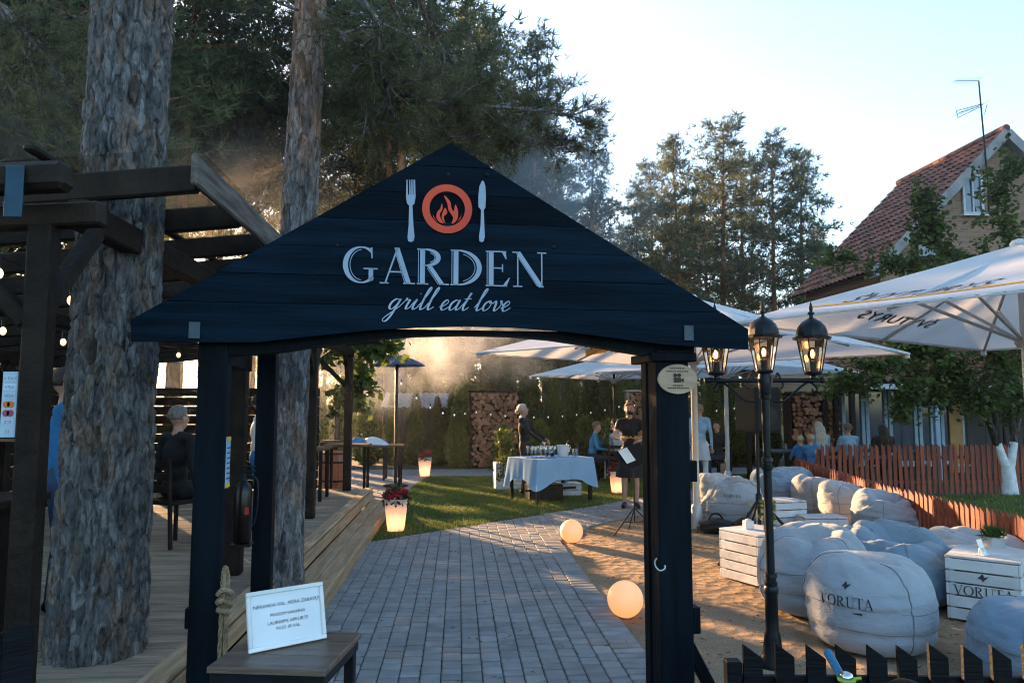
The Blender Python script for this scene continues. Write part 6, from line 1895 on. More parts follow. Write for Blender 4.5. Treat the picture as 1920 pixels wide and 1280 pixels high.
for s_ in (-1, 1):
    q = MB(); q.beam((0,-.06,zr_-.10), (s_*(half+.25),-.06,zr_-.10-(half+.25)*slope_h), .03, .26, up=(0,0,1)); q.build('barge_board', mat('barge_grey', (.30,.29,.28), (.19,.18,.175), rough=.8, scale=3, bump=.3, bscale=20), house)
    q = MB(); q.beam((0,.12,zr_-.24), (s_*(half+.2),.12,zr_-.24-(half+.2)*slope_h), .30, .03, up=(0,0,1)); q.build('soffit', MATS['barge_grey'], house)
# windows in the gable
m_wframe = mat('window_frame', (.50,.51,.52), (.4,.41,.42), rough=.6)
m_wglass = mat('window_glass', (.05,.07,.09), (.04,.05,.07), rough=.06, bump=0, spec=.8)
def window(parent, x, y, z, w, h, fw=.07, mull=1, m_=None):
    q = MB(); q.box((x,y,z), (w,.03,h)); pn = q.build('window', m_wglass, parent)
    for nm, c_, s_ in (('frame',(x,y-.03,z-h/2),(w+fw,.06,fw)),('frame',(x,y-.03,z+h/2),(w+fw,.06,fw)),('frame',(x-w/2,y-.03,z),(fw,.06,h-fw)),('frame',(x+w/2,y-.03,z),(fw,.06,h-fw))):
        q = MB(); q.box(c_, s_, ch=.005); q.build(nm, m_ or m_wframe, pn)
    for k in range(mull):
        q = MB(); q.box((x-w/2+w*(k+1)/(mull+1),y-.028,z), (fw*.7,.05,h-fw), ch=.004); q.build('mullion', m_ or m_wframe, pn)
    q = MB(); q.box((x,y-.06,z-h/2-.07), (w+.2,.16,.05), ch=.006); q.build('sill', m_ or m_wframe, pn)
wp = yp(1822,365,HY+.25); window(house, wp.x-HX, .24, wp.z, .55, 1.1)
wp = yp(1740,465,HY+.25); window(house, wp.x-HX, .24, wp.z, .7, .55, mull=0, m_=m_perg)
# antenna
an = thing('tv_antenna', 'thin television antenna mast with two aerials on the gable', 'antenna', (0,0,0))
a0 = yp(1853,350,HY-.12); a1 = yp(1835,152,HY-.12); an.location = a0; O = a0.copy()
q = MB(); q.tube([a0-O+Vector((.05,.1,-.7)), a0-O, a1-O], [.028,.026,.02], 8); q.build('mast', m_iron, an, 60)
def aerial(pm, pe, n, ln, tilt):
    q = MB(); q.tube([pm-O, pe-O], .009, 6)
    d_ = (pe-pm).normalized()
    for k in range(n):
        p = pm.lerp(pe, (k+.6)/n)-O; u_ = Vector((.12,-.99,.04))*ln*(1-.03*k)
        q.tube([p-u_, p+u_], .005, 5)
    return q
qa = aerial(a1, yp(1790,152,HY-.12), 9, .22, 0); qa.build('upper_aerial', m_iron, an)
am = yp(1843,197,HY-.12); qb = aerial(am, yp(1795,213,HY-.12), 5, .35, 0)
qb.tube([yp(1838,196,HY-.3)-O, yp(1793,208,HY-.5)-O, yp(1796,221,HY-.5)-O, yp(1840,200,HY-.3)-O], .01, 5); qb.tube([yp(1851,195,HY-.12)-O, yp(1846,215,HY-.12)-O], .01, 5); qb.build('lower_aerial', m_iron, an)
# porch in front of the house: tiled lean-to, posts, tall windows
px0 = xy(1586,16.4).x; px1 = px0+8.5
porch = thing('porch', 'low red-tiled porch with pale blue window frames behind the family', 'porch', (px0, 16.4, 0))
zpe = CAM_H+(765-712)*16.4/FPX; zpt = 3.35; py1_ = 19.3
run = Vector((0, py1_-16.4, zpt-zpe)); rl = run.length; run.normalize()
q = MB(); q.beam((4.25,0,zpe-.05), (4.25,2.9,zpt-.05), 8.5, .05, up=(0,0,1)); rfp = q.build('roof', m_perg, porch)
ax_ = Vector((1,0,0)); dn = -run; nm_ = Vector((0,-run.z,run.y))
RM = Matrix((ax_, -dn, nm_)).transposed(); eu = RM.to_euler()
tile2 = tile_me
for i in range(int(8.5/.27)):
    for j in range(int(rl/.345)+1):
        p = Vector((.27*(i+.5), 2.9, zpt))+dn*(.345*(j+.5))+nm_*(.02+random.uniform(-.004,.004))
        put(tile2, 'tile', rfp, p, rot=(eu.x+random.gauss(0,.01), eu.y+random.gauss(0,.01), eu.z+random.gauss(0,.01)))
q = MB(); q.beam((0,.02,zpe-.13), (8.5,.02,zpe-.13), .03, .12); q.build('gutter_board', m_wframe, porch)
m_darkwall = mat('dark_timber_wall', (.03,.022,.016), (.016,.012,.009), rough=.6, scale=2, stretch=WOODZ, bump=.3, bscale=8)
for k in range(17):
    q = MB(); q.box((.25+k*.5, 1.6, (zpe+.2)/2), (.494,.05,zpe+.2), ch=.004); q.build('wall_board', m_darkwall, porch)
m_bluefr = mat('pale_blue_frame', (.30,.40,.48), (.24,.33,.40), rough=.6)
for pxw, ww_ in ((1597,.5),(1645,.6),(1690,.9),(1738,.7),(1772,.8)):
    xw = xy(pxw, 17.95).x-px0
    window(porch, xw, 1.54, 1.25, ww_, 1.9, .09, 0, m_bluefr)
xw = xy(1790,17.9).x-px0
q = MB(); q.box((xw,1.5,1.15), (.35,.05,2.2), ch=.005); q.build('door', mat('orange_door', (.40,.20,.05), (.3,.14,.035), rough=.5, bump=.2), porch)
for pxw in (1755, 1598):
    xw = xy(pxw,16.45).x-px0
    q = MB(); q.box((xw,.06,zpe/2-.08), (.11,.11,zpe-.16), ch=.006); q.build('porch_post', m_bluefr if pxw != 1598 else m_perg, porch)
# sign board on the porch
sg = thing('wall_sign', 'dark blue wall sign with pale lettering under the porch eave', 'sign', (xy(1908,15.9).x, 15.9, 0))
zc = CAM_H+(765-742)*15.9/FPX
q = MB(); q.box((.3,.02,zc), (1.5,.03,.48), ch=.004); sgb = q.build('board', m_gate, sg)
pg, W = caps('GARDEN', .21, False); b = flat(pg, -.36, zc-.03); b.build('garden_letters', m_letter, sgb)
off_ = 0
for word in ('grill ', 'eat ', 'love'):
    ps, w_ = script(word, .055); b = flat(ps, -.30+off_, zc-.16); b.build(word.strip()+'_lettering', m_letter, sgb); off_ += w_
for s_ in (-1, 1):
    q = MB(); q.box((.3+s_*.6,.06,(zc+.24)/2), (.06,.05,zc+.24), ch=.004); q.build('post', m_perg, sg)

# ================================================================== apple tree with limewashed trunk, vine on the gable
tb_ = gp(1892, 928)
at_ = thing('apple_tree', 'leafy apple tree with limewashed forked trunk inside the fence', 'tree', (tb_.x, tb_.y, .02))
ga = random.Random(3)
q = MB(); q.tube([(0,0,0),(.0,0,.25),(-.01,0,.55)], [.17,.145,.13], 14); q.tube([(-.02,0,.45),(-.12,0,.75),(-.16,.02,.95)], [.10,.085,.075], 12); q.tube([(.02,0,.45),(.10,.0,.75),(.16,0,.98)], [.10,.085,.07], 12); q.build('limewashed_trunk', m_wash, at_, 60)
wood = MB(); C = []; D = []
def leafy_limb(path, r0, n, L0, per, spread=.5):
    P = catmull(path, 6); k = len(P); wood.tube(P, [r0*(1-.8*i/(k-1)) for i in range(k)], 7)
    for _ in range(n):
        i = ga.randrange(int(k*.25), k); p = P[i]; t_ = (P[min(i+1,k-1)]-P[max(0,i-1)]).normalized()
        d_ = (t_*.5+Vector((ga.gauss(0,spread), ga.gauss(0,spread), ga.gauss(.1,spread)))).normalized(); L_ = L0*ga.uniform(.4,1.1)
        e = p+d_*L_; m_ = p+d_*L_*.5+Vector((0,0,.04)); wood.tube([p,m_,e], [.010,.006,.003], 4, cap=False)
        for _k in range(per):
            f = ga.uniform(.15,1.08); o = p.lerp(e, f)
            C.append((o.x+ga.gauss(0,.05), o.y+ga.gauss(0,.05), o.z+ga.gauss(0,.05))); D.append((ga.gauss(0,.6), ga.gauss(0,.6), 1.0))
OA = Vector((tb_.x, tb_.y, .02)); AP = lambda px, py, d: dp(px, py, d)-OA
yd = tb_.y
leafy_limb([(-.16,.02,.9),(-.5,-.1,1.6),(-1.1,-.2,2.0),tuple(AP(1720,700,yd-.4)),tuple(AP(1640,695,yd-.6)),tuple(AP(1585,725,yd-.7))], .07, 80, .5, 30)
leafy_limb([(-.16,.02,.9),(-.4,-.2,1.7),tuple(AP(1790,690,yd-.3)),tuple(AP(1740,660,yd-.2)),tuple(AP(1690,640,yd))], .06, 70, .55, 30)
leafy_limb([(.16,0,.95),(.2,.1,1.8),tuple(AP(1880,680,yd)),tuple(AP(1850,640,yd))], .07, 70, .6, 30)
leafy_limb([(.16,0,.95),(.6,.2,1.8),tuple(AP(1990,640,yd)),tuple(AP(2050,600,yd))], .06, 50, .6, 30)
leafy_limb([tuple(AP(1740,700,yd-.4)),tuple(AP(1715,735,yd-.6)),tuple(AP(1690,765,yd-.7))], .02, 26, .3, 24)
leafy_limb([tuple(AP(1850,690,yd)),tuple(AP(1800,720,yd-.3)),tuple(AP(1770,745,yd-.5))], .02, 34, .4, 24)
leafy_limb([tuple(AP(1880,690,yd)),tuple(AP(1880,730,yd-.5)),tuple(AP(1845,755,yd-.7))], .02, 26, .4, 20)
# upper boughs above the parasol
leafy_limb([(.2,.1,1.8),tuple(AP(1930,560,yd+.4)),tuple(AP(1860,500,yd+.8)),tuple(AP(1770,470,yd+1)),tuple(AP(1745,420,yd+1.1))], .05, 60, .6, 26)
leafy_limb([tuple(AP(1930,560,yd+.4)),tuple(AP(1900,470,yd+.6)),tuple(AP(1870,400,yd+.9)),tuple(AP(1890,320,yd+1))], .04, 55, .6, 26)
leafy_limb([tuple(AP(1860,500,yd+.8)),tuple(AP(1760,510,yd+.8)),tuple(AP(1680,495,yd+1.0)),tuple(AP(1560,485,yd+1.2))], .03, 46, .5, 26)
leafy_limb([tuple(AP(1770,470,yd+1)),tuple(AP(1745,440,yd+1)),tuple(AP(1735,400,yd+1)),tuple(AP(1728,365,yd+1))], .02, 24, .4, 24)
wood.build('limbs', m_bark_apple, at_, 60)
V, T = leaves(C, D, .115, .55); put(arr_mesh('crown', V, T, m_leaf), 'crown', at_)

# leafy linden bough hanging at the terrace corner
lw_ = gp(640, 905); li = thing('linden_tree', 'broadleaf tree with drooping leaves beside the pergola end post', 'tree', (lw_.x-1.0, 14.2, 0))
wood = MB(); C = []; D = []; OL = Vector(li.location); LL = lambda px, py, d: dp(px, py, d)-OL
wood.tube([(0,0,0),(.05,0,1.5),(.1,0,3.2)], [.12,.10,.07], 10)
leafy_limb([(.05,0,1.9),tuple(LL(640,650,13.4)),tuple(LL(690,660,13.0)),tuple(LL(730,655,12.8))], .04, 46, .45, 18)
leafy_limb([tuple(LL(640,650,13.4)),tuple(LL(660,690,13.2)),tuple(LL(670,730,13.1)),tuple(LL(640,752,13))], .02, 34, .4, 16)
leafy_limb([(.1,0,3.0),tuple(LL(610,600,13.8)),tuple(LL(600,540,13.9))], .04, 40, .6, 18)
wood.build('limbs', m_bark_apple, li, 60)
V, T = leaves(C, D, .16, .7); put(arr_mesh('crown', V, T, m_leaf), 'crown', li)

# ================================================================== terrace corner: shed, grill, barrel, bar tables
shd = thing('shed', 'dark shed with pale corrugated roof at the end of the terrace', 'shed', (xy(790,22.4).x, 22.4, 0))
xa, xb_ = xy(722,22.4).x-shd.location.x, xy(862,22.4).x-shd.location.x
zf_ = CAM_H+(765-763)*22.4/FPX; zb_ = CAM_H+(765-744)*23.6/FPX
n = 72; V = []; F = []
for i in range(n+1):
    f = i/n; x = xa-.1+(xb_-xa+.2)*f; w_ = .022*math.sin(f*n/3*2*PI/1.0*.5)
    V += [(x,-.25,zf_+w_), (x,1.3,zb_+w_+.12)]
for i in range(n): F.append((2*i, 2*i+2, 2*i+3, 2*i+1))
q = MB(); q.add(V, F); q.build('corrugated_roof', mat('corrugated_sheet', (.42,.43,.43), (.3,.31,.31), rough=.45, metal=.2, trans=.15), shd, 60)
for k in range(9):
    w_ = (xb_-xa)/9; q = MB(); q.box((xa+w_*(k+.5),.0,zf_/2-.02), (w_-.01,.03,zf_-.06), ch=.004); q.build('wall_board', m_darkwall, shd)
for x in (xa, xb_):
    q = MB(); q.box((x,.6,zf_/2), (.05,1.2,zf_-.02)); q.build('side_wall', m_darkwall, shd)
gr = thing('grill_station', 'black charcoal grill with chimney smoking beside the terrace', 'grill', (xy(668,17.4).x, 17.4, 0))
m_soot = mat('sooty_steel', (.02,.02,.021), (.01,.01,.01), rough=.5, metal=.4)
q = MB(); q.box((0,0,.84), (1.5,.62,.16), ch=.02); q.build('firebox', m_soot, gr)
for a in (-1, 1):
    for c in (-1, 1):
        q = MB(); q.box((a*.68,c*.26,.38), (.05,.05,.76)); q.build('leg', m_soot, gr)
q = MB(); q.tube([(-.45,.15,.9),(-.45,.15,2.1)], .07, 12); q.lathe([(.12,2.12),(.02,2.2)], 12, (-.45,.15,0)); q.build('chimney', m_soot, gr, 40)
for k in range(13):
    q = MB(); q.tube([(-.2+k*.07,-.29,.93),(-.2+k*.07,.29,.93)], .006, 5); q.build('grate_bar', m_alu, gr)
q = MB(); q.box((0,-.36,.88), (1.5,.12,.02), ch=.004); q.build('shelf', m_brown, gr)
def pile(label, loc, m_, name, cat, sz):
    t = thing(name, label, cat, loc); q = MB()
    K = 10; V = []
    for i in range(K+1):
        for j in range(K+1):
            x, y = (i/K-.5)*sz[0], (j/K-.5)*sz[1]; V.append((x, y, sz[2]*max(.05, 1-(2*x/sz[0])**2)*max(.05, 1-(2*y/sz[1])**2)*(1+.5*noise.noise(Vector((x*14,y*14,1))))))
    F = [(i*(K+1)+j, (i+1)*(K+1)+j, (i+1)*(K+1)+j+1, i*(K+1)+j+1) for i in range(K) for j in range(K)]
    q.add(V, F); q.build('folds', m_, t, 60)
pt_ = thing('prep_table', 'dark prep table on the terrace holding folded cloths', 'table', (xy(690,15.6).x, 15.6, .02))
q = MB(); q.box((0,0,.86), (1.5,.6,.04), ch=.006); q.build('top', m_brown, pt_)
for a in (-1, 1):
    for c in (-1, 1):
        q = MB(); q.box((a*.68,c*.24,.42), (.05,.05,.84)); q.build('leg', m_perg, pt_)
pile('crumpled blue cloth on the terrace prep table', (xy(674,15.5).x, 15.5, .90), mat('cloth_blue', (.05,.2,.36), (.03,.14,.26), bump=0), 'cloth', 'cloth', (.5,.4,.16))
pile('crumpled white cloth on the terrace prep table', (xy(702,15.55).x, 15.55, .90), mat('cloth_white', (.6,.62,.6), (.5,.52,.5), bump=0), 'cloth', 'cloth', (.6,.4,.16))
br_ = thing('barrel', 'reddish wooden barrel under the terrace bar table', 'barrel', (xy(630,15.0).x, 15.0, .02))
m_barrel = mat('barrel_wood', (.30,.10,.04), (.2,.06,.025), rough=.5, scale=2, stretch=WOODZ, bump=.2, bscale=8)
for k in range(16):
    a0, a1 = 2*PI*k/16, 2*PI*(k+.96)/16; V = []
    for z, r_ in ((0,.24),(.2,.29),(.4,.305),(.6,.29),(.8,.24)):
        for a in (a0, a1): V.append((r_*math.cos(a), r_*math.sin(a), z))
    q = MB(); q.add(V, [(2*i,2*i+1,2*i+3,2*i+2) for i in range(4)]); q.build('stave', m_barrel, br_, 60)
for z, r_ in ((.06,.256),(.22,.298),(.58,.298),(.74,.256)):
    q = MB(); q.lathe([(r_,z-.02),(r_+.006,z),(r_,z+.02)], 24); q.build('hoop', m_iron, br_, 60)
q = MB(); q.lathe([(.23,.78),(.02,.785)], 20); q.build('lid', m_barrel, br_)
def bar_table(px, y, z, w, d, h, label):
    t = thing('bar_table', label, 'table', (xy(px,y).x, y, z))
    q = MB(); q.box((0,0,h-.02), (w,d,.04), ch=.006); q.build('top', m_brown, t)
    for a in (-1, 1):
        for c in (-1, 1):
            q = MB(); q.box((a*(w/2-.06),c*(d/2-.06),(h-.04)/2), (.045,.045,h-.04)); q.build('leg', m_perg, t)
    q = MB(); q.box((0,-d/2+.06,.22), (w-.12,.035,.035)); q.build('foot_rail', m_perg, t)
bar_table(654, 13.0, .02, .75, .6, 1.02, 'tall dark bar table at the far end of the deck')
bar_table(560, 11.2, DZ, .9, .7, .76, 'low dark table on the deck beside the leaning pine')
# bar counter with planked front in the dark left corner
bc = thing('bar_counter', 'plank-fronted bar counter in the dark corner of the pergola', 'counter', (xy(-40,4.3).x, 4.3, DZ))
for k in range(4):
    q = MB(); q.box((-.35,-.25,.12+k*.17), (1.1,.03,.16), ch=.006); q.build('front_plank', m_brown, bc)
q = MB(); q.box((-.35,0,.82), (1.2,.62,.045), ch=.006); q.build('counter_top', m_perg, bc)
q = MB(); q.box((-.35,0,.4), (1.0,.44,.76)); q.build('carcass', m_perg, bc)
for k, (dx, dy) in enumerate(((.17,-.15),(.10,-.05),(.02,-.17))):
    t = thing('wine_glass', 'clear wine glass on the bar counter in the dark corner', 'glass', (bc.location.x+dx, bc.location.y+dy, DZ+.845), 0, 'glasses on the bar counter')
    q = MB(); q.lathe([(.036,0),(.036,.003),(.006,.008),(.005,.09),(.02,.11),(.036,.135),(.038,.165),(.031,.21)], 14); q.build('glass', m_wine, t, 50)

# string lights
pp = lambda px, py, y: tuple(yp(px, py, y))
string_light(pp(742,700,15.2), pp(884,765,20.2), 6, .35, 'pale bulb string from the blue parasol pole to the firewood rack')
string_light(pp(884,765,20.2), pp(1178,752,20.2), 11, .25, 'pale bulb string between the two tall firewood racks')
string_light(pp(1180,752,20.2), pp(1470,735,17.5), 9, .3, 'pale bulb string running from the right rack to the porch')
string_light((-2.3,3.6,2.42), (-2.1,9.5,2.45), 9, .12, 'warm bulb string under the pergola roof', m_bulb)
string_light((-3.2,3.6,2.35), (-3.0,9.5,2.4), 8, .12, 'second warm bulb string deeper under the pergola roof', m_bulb)
# ================================================================== PEOPLE
def capsule(b, p0, r0, p1, r1, n=12):
    p0, p1 = Vector(p0), Vector(p1); ax = p1-p0; L_ = ax.length
    if L_ < 1e-5: b.sphere(p0, r0, n, 8); return
    t = ax/L_; path = []; rad = []
    for k in range(4, 0, -1):
        a = PI/2*k/4.6; path.append(p0-t*r0*math.sin(a)); rad.append(r0*math.cos(a))
    for k in range(3): path.append(p0.lerp(p1, k/2)); rad.append(r0+(r1-r0)*k/2)
    for k in range(1, 5):
        a = PI/2*k/4.6; path.append(p1+t*r1*math.sin(a)); rad.append(r1*math.cos(a))
    b.tube(path, rad, n)
HAIRM = {}
def hair_mat(c): 
    k = 'hair_%d_%d_%d' % tuple(int(x*255) for x in c)
    return mat(k, c, tuple(x*.6 for x in c), rough=.45, scale=6, stretch=(30,30,2), bump=.6, bscale=5, rand=0)
def cloth(name, c): return mat('cloth_'+name, c, tuple(x*.72 for x in c), rough=.85, scale=5, bump=.25, bscale=26, rand=0)
def person(label, loc, rz, seated=False, scale=1.0, shirt=None, trousers=None, shoes=None, sleeve='long', legs='long', arms=None, lean=0.0, head_turn=0.0, head_pitch=0.0, hair=((.3,.2,.1),'short'), skirt=None, mask=False, group=None, seat_h=.45, female=True):
    t = thing('person', label, 'person', loc, rz, group); t.scale = (scale,)*3
    shirt = shirt or cloth('black', (.012,.013,.016)); trousers = trousers or cloth('navy', (.02,.03,.06)); shoes = shoes or m_iron
    hz = .92 if not seated else seat_h+.10
    pel = Vector((0,0,hz)); RX = Matrix.Rotation(lean, 3, 'X')
    up = lambda v: pel+RX @ (Vector(v)-Vector((0,0,.92)))
    sw = .165 if female else .19
    prim = []   # (p0,r0,p1,r1,tag)
    K = dict(skin=0, shirt=1, trousers=2, shoes=3)
    def cap(p0, r0, p1, r1, tg): prim.append((Vector(p0), r0, Vector(p1), r1, K[tg]))
    b = MB(); ell = []
    def el(c, r, tg):
        c = Vector(c); o = len(b.v); b.sphere((0,0,0), r, 14, 10)
        for i in range(o, len(b.v)): b.v[i] = tuple(RX @ Vector(b.v[i])+c)
        prim.append((c, min(r)*1.0, c, min(r)*1.0, K[tg])); ell.append(c)
    w_ = .9 if female else 1.0
    el(pel+Vector((0,0,.0)), (.165,.115,.12), 'trousers')
    el(up((0,0,1.06)), (.135*w_,.10,.14), 'shirt')
    el(up((0,-.005,1.25)), (.165*w_,.115,.17), 'shirt')
    if female: el(up((0,-.06,1.27)), (.125,.075,.085), 'shirt')
    cap(up((-sw+.03,0,1.405)), .062, up((sw-.03,0,1.405)), .062, 'shirt')
    cap(up((0,.005,1.42)), .05, up((0,-.005,1.52)), .047, 'skin')
    # head
    hc = up((0,-.015,1.60)); HR = RX @ Matrix.Rotation(head_turn, 3, 'Z') @ Matrix.Rotation(head_pitch, 3, 'X')
    H = lambda v: hc+HR @ Vector(v)
    def eh(c, r):
        o = len(b.v); b.sphere((0,0,0), r, 16, 12)
        for i in range(o, len(b.v)): b.v[i] = tuple(H(Vector(b.v[i])+Vector(c)))
        prim.append((H(c), min(r), H(c), min(r), 0))
    eh((0,.012,.02), (.075,.093,.095)); eh((0,-.022,-.055), (.055,.062,.065))
    capH = lambda p0, r0, p1, r1: cap(H(p0), r0, H(p1), r1, 'skin')
    capH((0,-.082,.012), .010, (0,-.098,-.020), .015)
    for s_ in (-1, 1):
        capH((s_*.074,.008,.012), .014, (s_*.077,.014,-.02), .011)
        capH((s_*.03,-.072,-.018), .022, (s_*.035,-.066,-.03), .022)
    # legs
    for s_ in (-1, 1):
        hip = pel+Vector((s_*.09,0,-.02))
        if seated: kn = pel+Vector((s_*.11,-.42,-.02)); an_ = Vector((s_*.11,-.44,.09)); toe = Vector((s_*.12,-.60,.035))
        else: kn = Vector((s_*.095,-.025,.49)); an_ = Vector((s_*.10,.015,.085)); toe = Vector((s_*.125,-.155,.035))
        lt_ = 'trousers' if legs != 'bare' else 'skin'
        cap(hip, .088, kn, .056, 'trousers' if not (legs == 'bare') else 'trousers' if seated else 'skin'); cap(kn, .055, kn.lerp(an_, .4), .056 if legs != 'bare' else .052, lt_); cap(kn.lerp(an_, .4), .055 if legs != 'bare' else .05, an_, .042 if legs != 'bare' else .034, lt_)
        cap(an_+Vector((0,.015,-.035)), .045, toe, .036, 'shoes')
    # arms
    hands = []
    for s_ in (-1, 1):
        sh = up((s_*sw,0,1.40))
        a_ = (arms or {}).get(s_)
        if a_: e, w = up(a_[0]), up(a_[1])
        else: e, w = up((s_*(sw+.055),.02,1.13)), up((s_*(sw+.06),-.04,.89))
        st_ = 'shirt'; cap(sh, .052, sh.lerp(e,.5), .046, 'shirt'); cap(sh.lerp(e,.5), .045, e, .039, 'shirt' if sleeve == 'long' else 'skin')
        cap(e, .038, w, .026, 'shirt' if sleeve == 'long' else 'skin')
        d_ = (w-e).normalized(); pc_ = w+d_*.055
        cap(w, .024, w+d_*.085, .026, 'skin')
        hands.append((w, d_, s_))
    for p0, r0, p1, r1, tg in prim:
        if p0 != p1: capsule(b, p0, r0, p1, r1)
    me = b.mesh('tmp', m_skin)
    o = bpy.data.objects.new('tmp', me); col.objects.link(o)
    rm = o.modifiers.new('r', 'REMESH'); rm.mode = 'VOXEL'; rm.voxel_size = .017
    sm = o.modifiers.new('s', 'SMOOTH'); sm.factor = .5; sm.iterations = 3
    dg = bpy.context.evaluated_depsgraph_get()
    m2 = bpy.data.meshes.new_from_object(o.evaluated_get(dg)); bpy.data.objects.remove(o); bpy.data.meshes.remove(me)
    V = np.empty(len(m2.vertices)*3, np.float32); m2.vertices.foreach_get('co', V); V = V.reshape(-1,3)
    F = [tuple(p.vertices) for p in m2.polygons]
    cen = np.array([V[list(f)].mean(0) for f in F])
    best = np.full(len(F), 1e9); lab = np.zeros(len(F), int)
    for p0, r0, p1, r1, tg in prim:
        a = np.array(p0); d_ = np.array(p1)-a; L2 = float(d_ @ d_)
        f = np.clip(((cen-a) @ d_)/L2, 0, 1) if L2 > 1e-9 else np.zeros(len(cen))
        dist = np.linalg.norm(cen-(a+f[:,None]*d_), axis=1)-(r0+(r1-r0)*f)
        w = dist < best; best[w] = dist[w]; lab[w] = tg
    # fingers, rooted in the palm
    fb_ = MB()
    for w, d_, s_ in hands:
        side = d_.cross(Vector((0,1,.2))).normalized(); nrm_ = side.cross(d_).normalized()
        for k in range(4):
            r_ = w+d_*.075+side*(.028-.0185*k)*1.0; L_ = (.062,.072,.066,.05)[k]
            fb_.tube([r_, r_+d_*L_*.5+nrm_*.006, r_+d_*L_*.8+nrm_*.02, r_+d_*L_*.95+nrm_*.034], [.0095,.0085,.0075,.006], 6)
        r_ = w+d_*.03+side*.024; fb_.tube([r_, r_+side*.022+d_*.022+nrm_*.008, r_+side*.026+d_*.05+nrm_*.02], [.011,.0095,.007], 6)
    nv = len(V)
    body = bpy.data.meshes.new('body')
    body.from_pydata([tuple(v) for v in V]+fb_.v, [], F+[tuple(i+nv for i in f) for f in fb_.f])
    for m_ in (m_skin, shirt, trousers, shoes): body.materials.append(m_)
    body.polygons.foreach_set('material_index', list(lab)+[0]*len(fb_.f))
    body.polygons.foreach_set('use_smooth', [True]*len(body.polygons)); body.update()
    bpy.data.meshes.remove(m2)
    put(body, 'body', t)
    # eyes and brows
    for s_ in (-1, 1):
        q = MB(); q.sphere(H((s_*.029,-.078,.004)), (.011,.008,.006), 8, 6); q.build('eye', m_iron, t, 60)
        q = MB(); q.tube([H((s_*.015,-.083,.021)), H((s_*.032,-.082,.026)), H((s_*.047,-.074,.021))], .004, 5); q.build('brow', hair_mat(hair[0]), t)
    q = MB(); q.tube([H((-.02,-.083,-.058)), H((0,-.088,-.056)), H((.02,-.083,-.058))], [.003,.006,.003], 6); q.build('mouth', mat('lips', (.35,.12,.10), (.3,.1,.08), bump=0), t)
    # hair
    hm = hair_mat(hair[0]); style = hair[1]
    nu, nvv = 32, 20; hv = []
    for i in range(nvv+1):
        a = PI*i/nvv
        for j in range(nu):
            p_ = 2*PI*j/nu; d3 = Vector((math.sin(a)*math.cos(p_), math.sin(a)*math.sin(p_), math.cos(a)))
            k = 1+.05*noise.noise(d3*7+Vector((loc[0],loc[1],0)))+.03*noise.noise(d3*16)
            v = Vector((d3.x*.088*k, .014+d3.y*.108*k, .026+d3.z*.108*k))
            face = d3.y < -.25 and d3.z < .52-.10*abs(d3.x)
            low = d3.z < -.45 or (d3.z < -.15 and d3.y < .1)
            if face or low: v = Vector((v.x*.72, .014+(v.y-.014)*.72, .02+(v.z-.02)*.72))
            hv.append(H(v))
    fs_ = [(i*nu+j, (i+1)*nu+j, (i+1)*nu+(j+1) % nu, i*nu+(j+1) % nu) for i in range(nvv) for j in range(nu)]
    q = MB(); q.add(hv, fs_); 
    if style == 'bun': q.sphere(H((0,.06,.135)), (.05,.05,.045), 12, 8)
    if style == 'lowbun': q.sphere(H((0,.125,-.01)), (.045,.045,.05), 12, 8)
    if style == 'pony': q.tube(catmull([H((0,.11,.04)), H((0,.16,.0)), H((0,.165,-.10)), H((0,.14,-.22))], 4), [.03,.036,.04,.04,.042,.042,.04,.036,.032,.028,.02,.012,.006][:13], 10)
    if style == 'long':
        for k in range(13):
            x = -.085+.17*k/12; dy = .09*(1-abs(x)/.1)**.5 if abs(x) < .1 else 0
            pts = catmull([H((x*.9,.02+dy,.03)), H((x*1.1,.05+dy*.9,-.10)), H((x*1.25+random.gauss(0,.01),.06+dy*.7,-.22)), H((x*1.1+random.gauss(0,.015),.055+dy*.6,-.34+random.gauss(0,.02)))], 4)
            q.tube(pts, [.022+.006*math.sin(i) for i in range(len(pts)-1)]+[.006], 7)
    q.build('hair', hm, t, 179)
    if mask:
        mk = MB(); n = 12; vv = []
        for i in range(7):
            z = .0-.088*i/6
            for j in range(n+1):
                a = R(-78+156*j/n); rr = .072+.028*math.cos(a)*(1-.35*abs(i/6-.35))
                vv.append(H((math.sin(a)*.066*(1-.18*i/6), -.004-rr*math.cos(a)*.98, z)))
        mk.add(vv, [(i*(n+1)+j, i*(n+1)+j+1, (i+1)*(n+1)+j+1, (i+1)*(n+1)+j) for i in range(6) for j in range(n)])
        mk.build('face_mask', cloth('mask', (.012,.012,.014)), t, 179)
    if skirt:
        m_, z1, r1 = skirt
        q = MB(); n = 36; vv = []; zt0 = 1.02
        prof = [(zt0,.118,.095),(.93,.155,.125),(.80,.185,.155),((.80+z1)/2,.205*r1,.175*r1),(z1,.225*r1,.195*r1)]
        for z, a_, b_ in prof:
            f_ = (zt0-z)/(zt0-z1)
            for j in range(n):
                q_ = 2*PI*j/n; k = 1+.05*f_*math.sin(q_*7)+.03*f_*math.sin(q_*3+1)
                vv.append((a_*k*math.cos(q_), b_*k*math.sin(q_), z))
        q.add(vv, [(i*n+j, (i+1)*n+j, (i+1)*n+(j+1) % n, i*n+(j+1) % n) for i in range(len(prof)-1) for j in range(n)]); q.build('skirt', m_, t, 179)
    return t
c_black = cloth('black', (.010,.011,.013)); c_navy = cloth('navy', (.015,.022,.05)); c_blue = cloth('blue', (.10,.30,.50)); c_pale = cloth('pale_blue', (.26,.40,.52)); c_white = cloth('white', (.58,.58,.57)); c_denim = cloth('denim', (.22,.34,.44)); c_deep = cloth('deep_blue', (.03,.17,.40)); c_dark = cloth('dark', (.02,.018,.02))
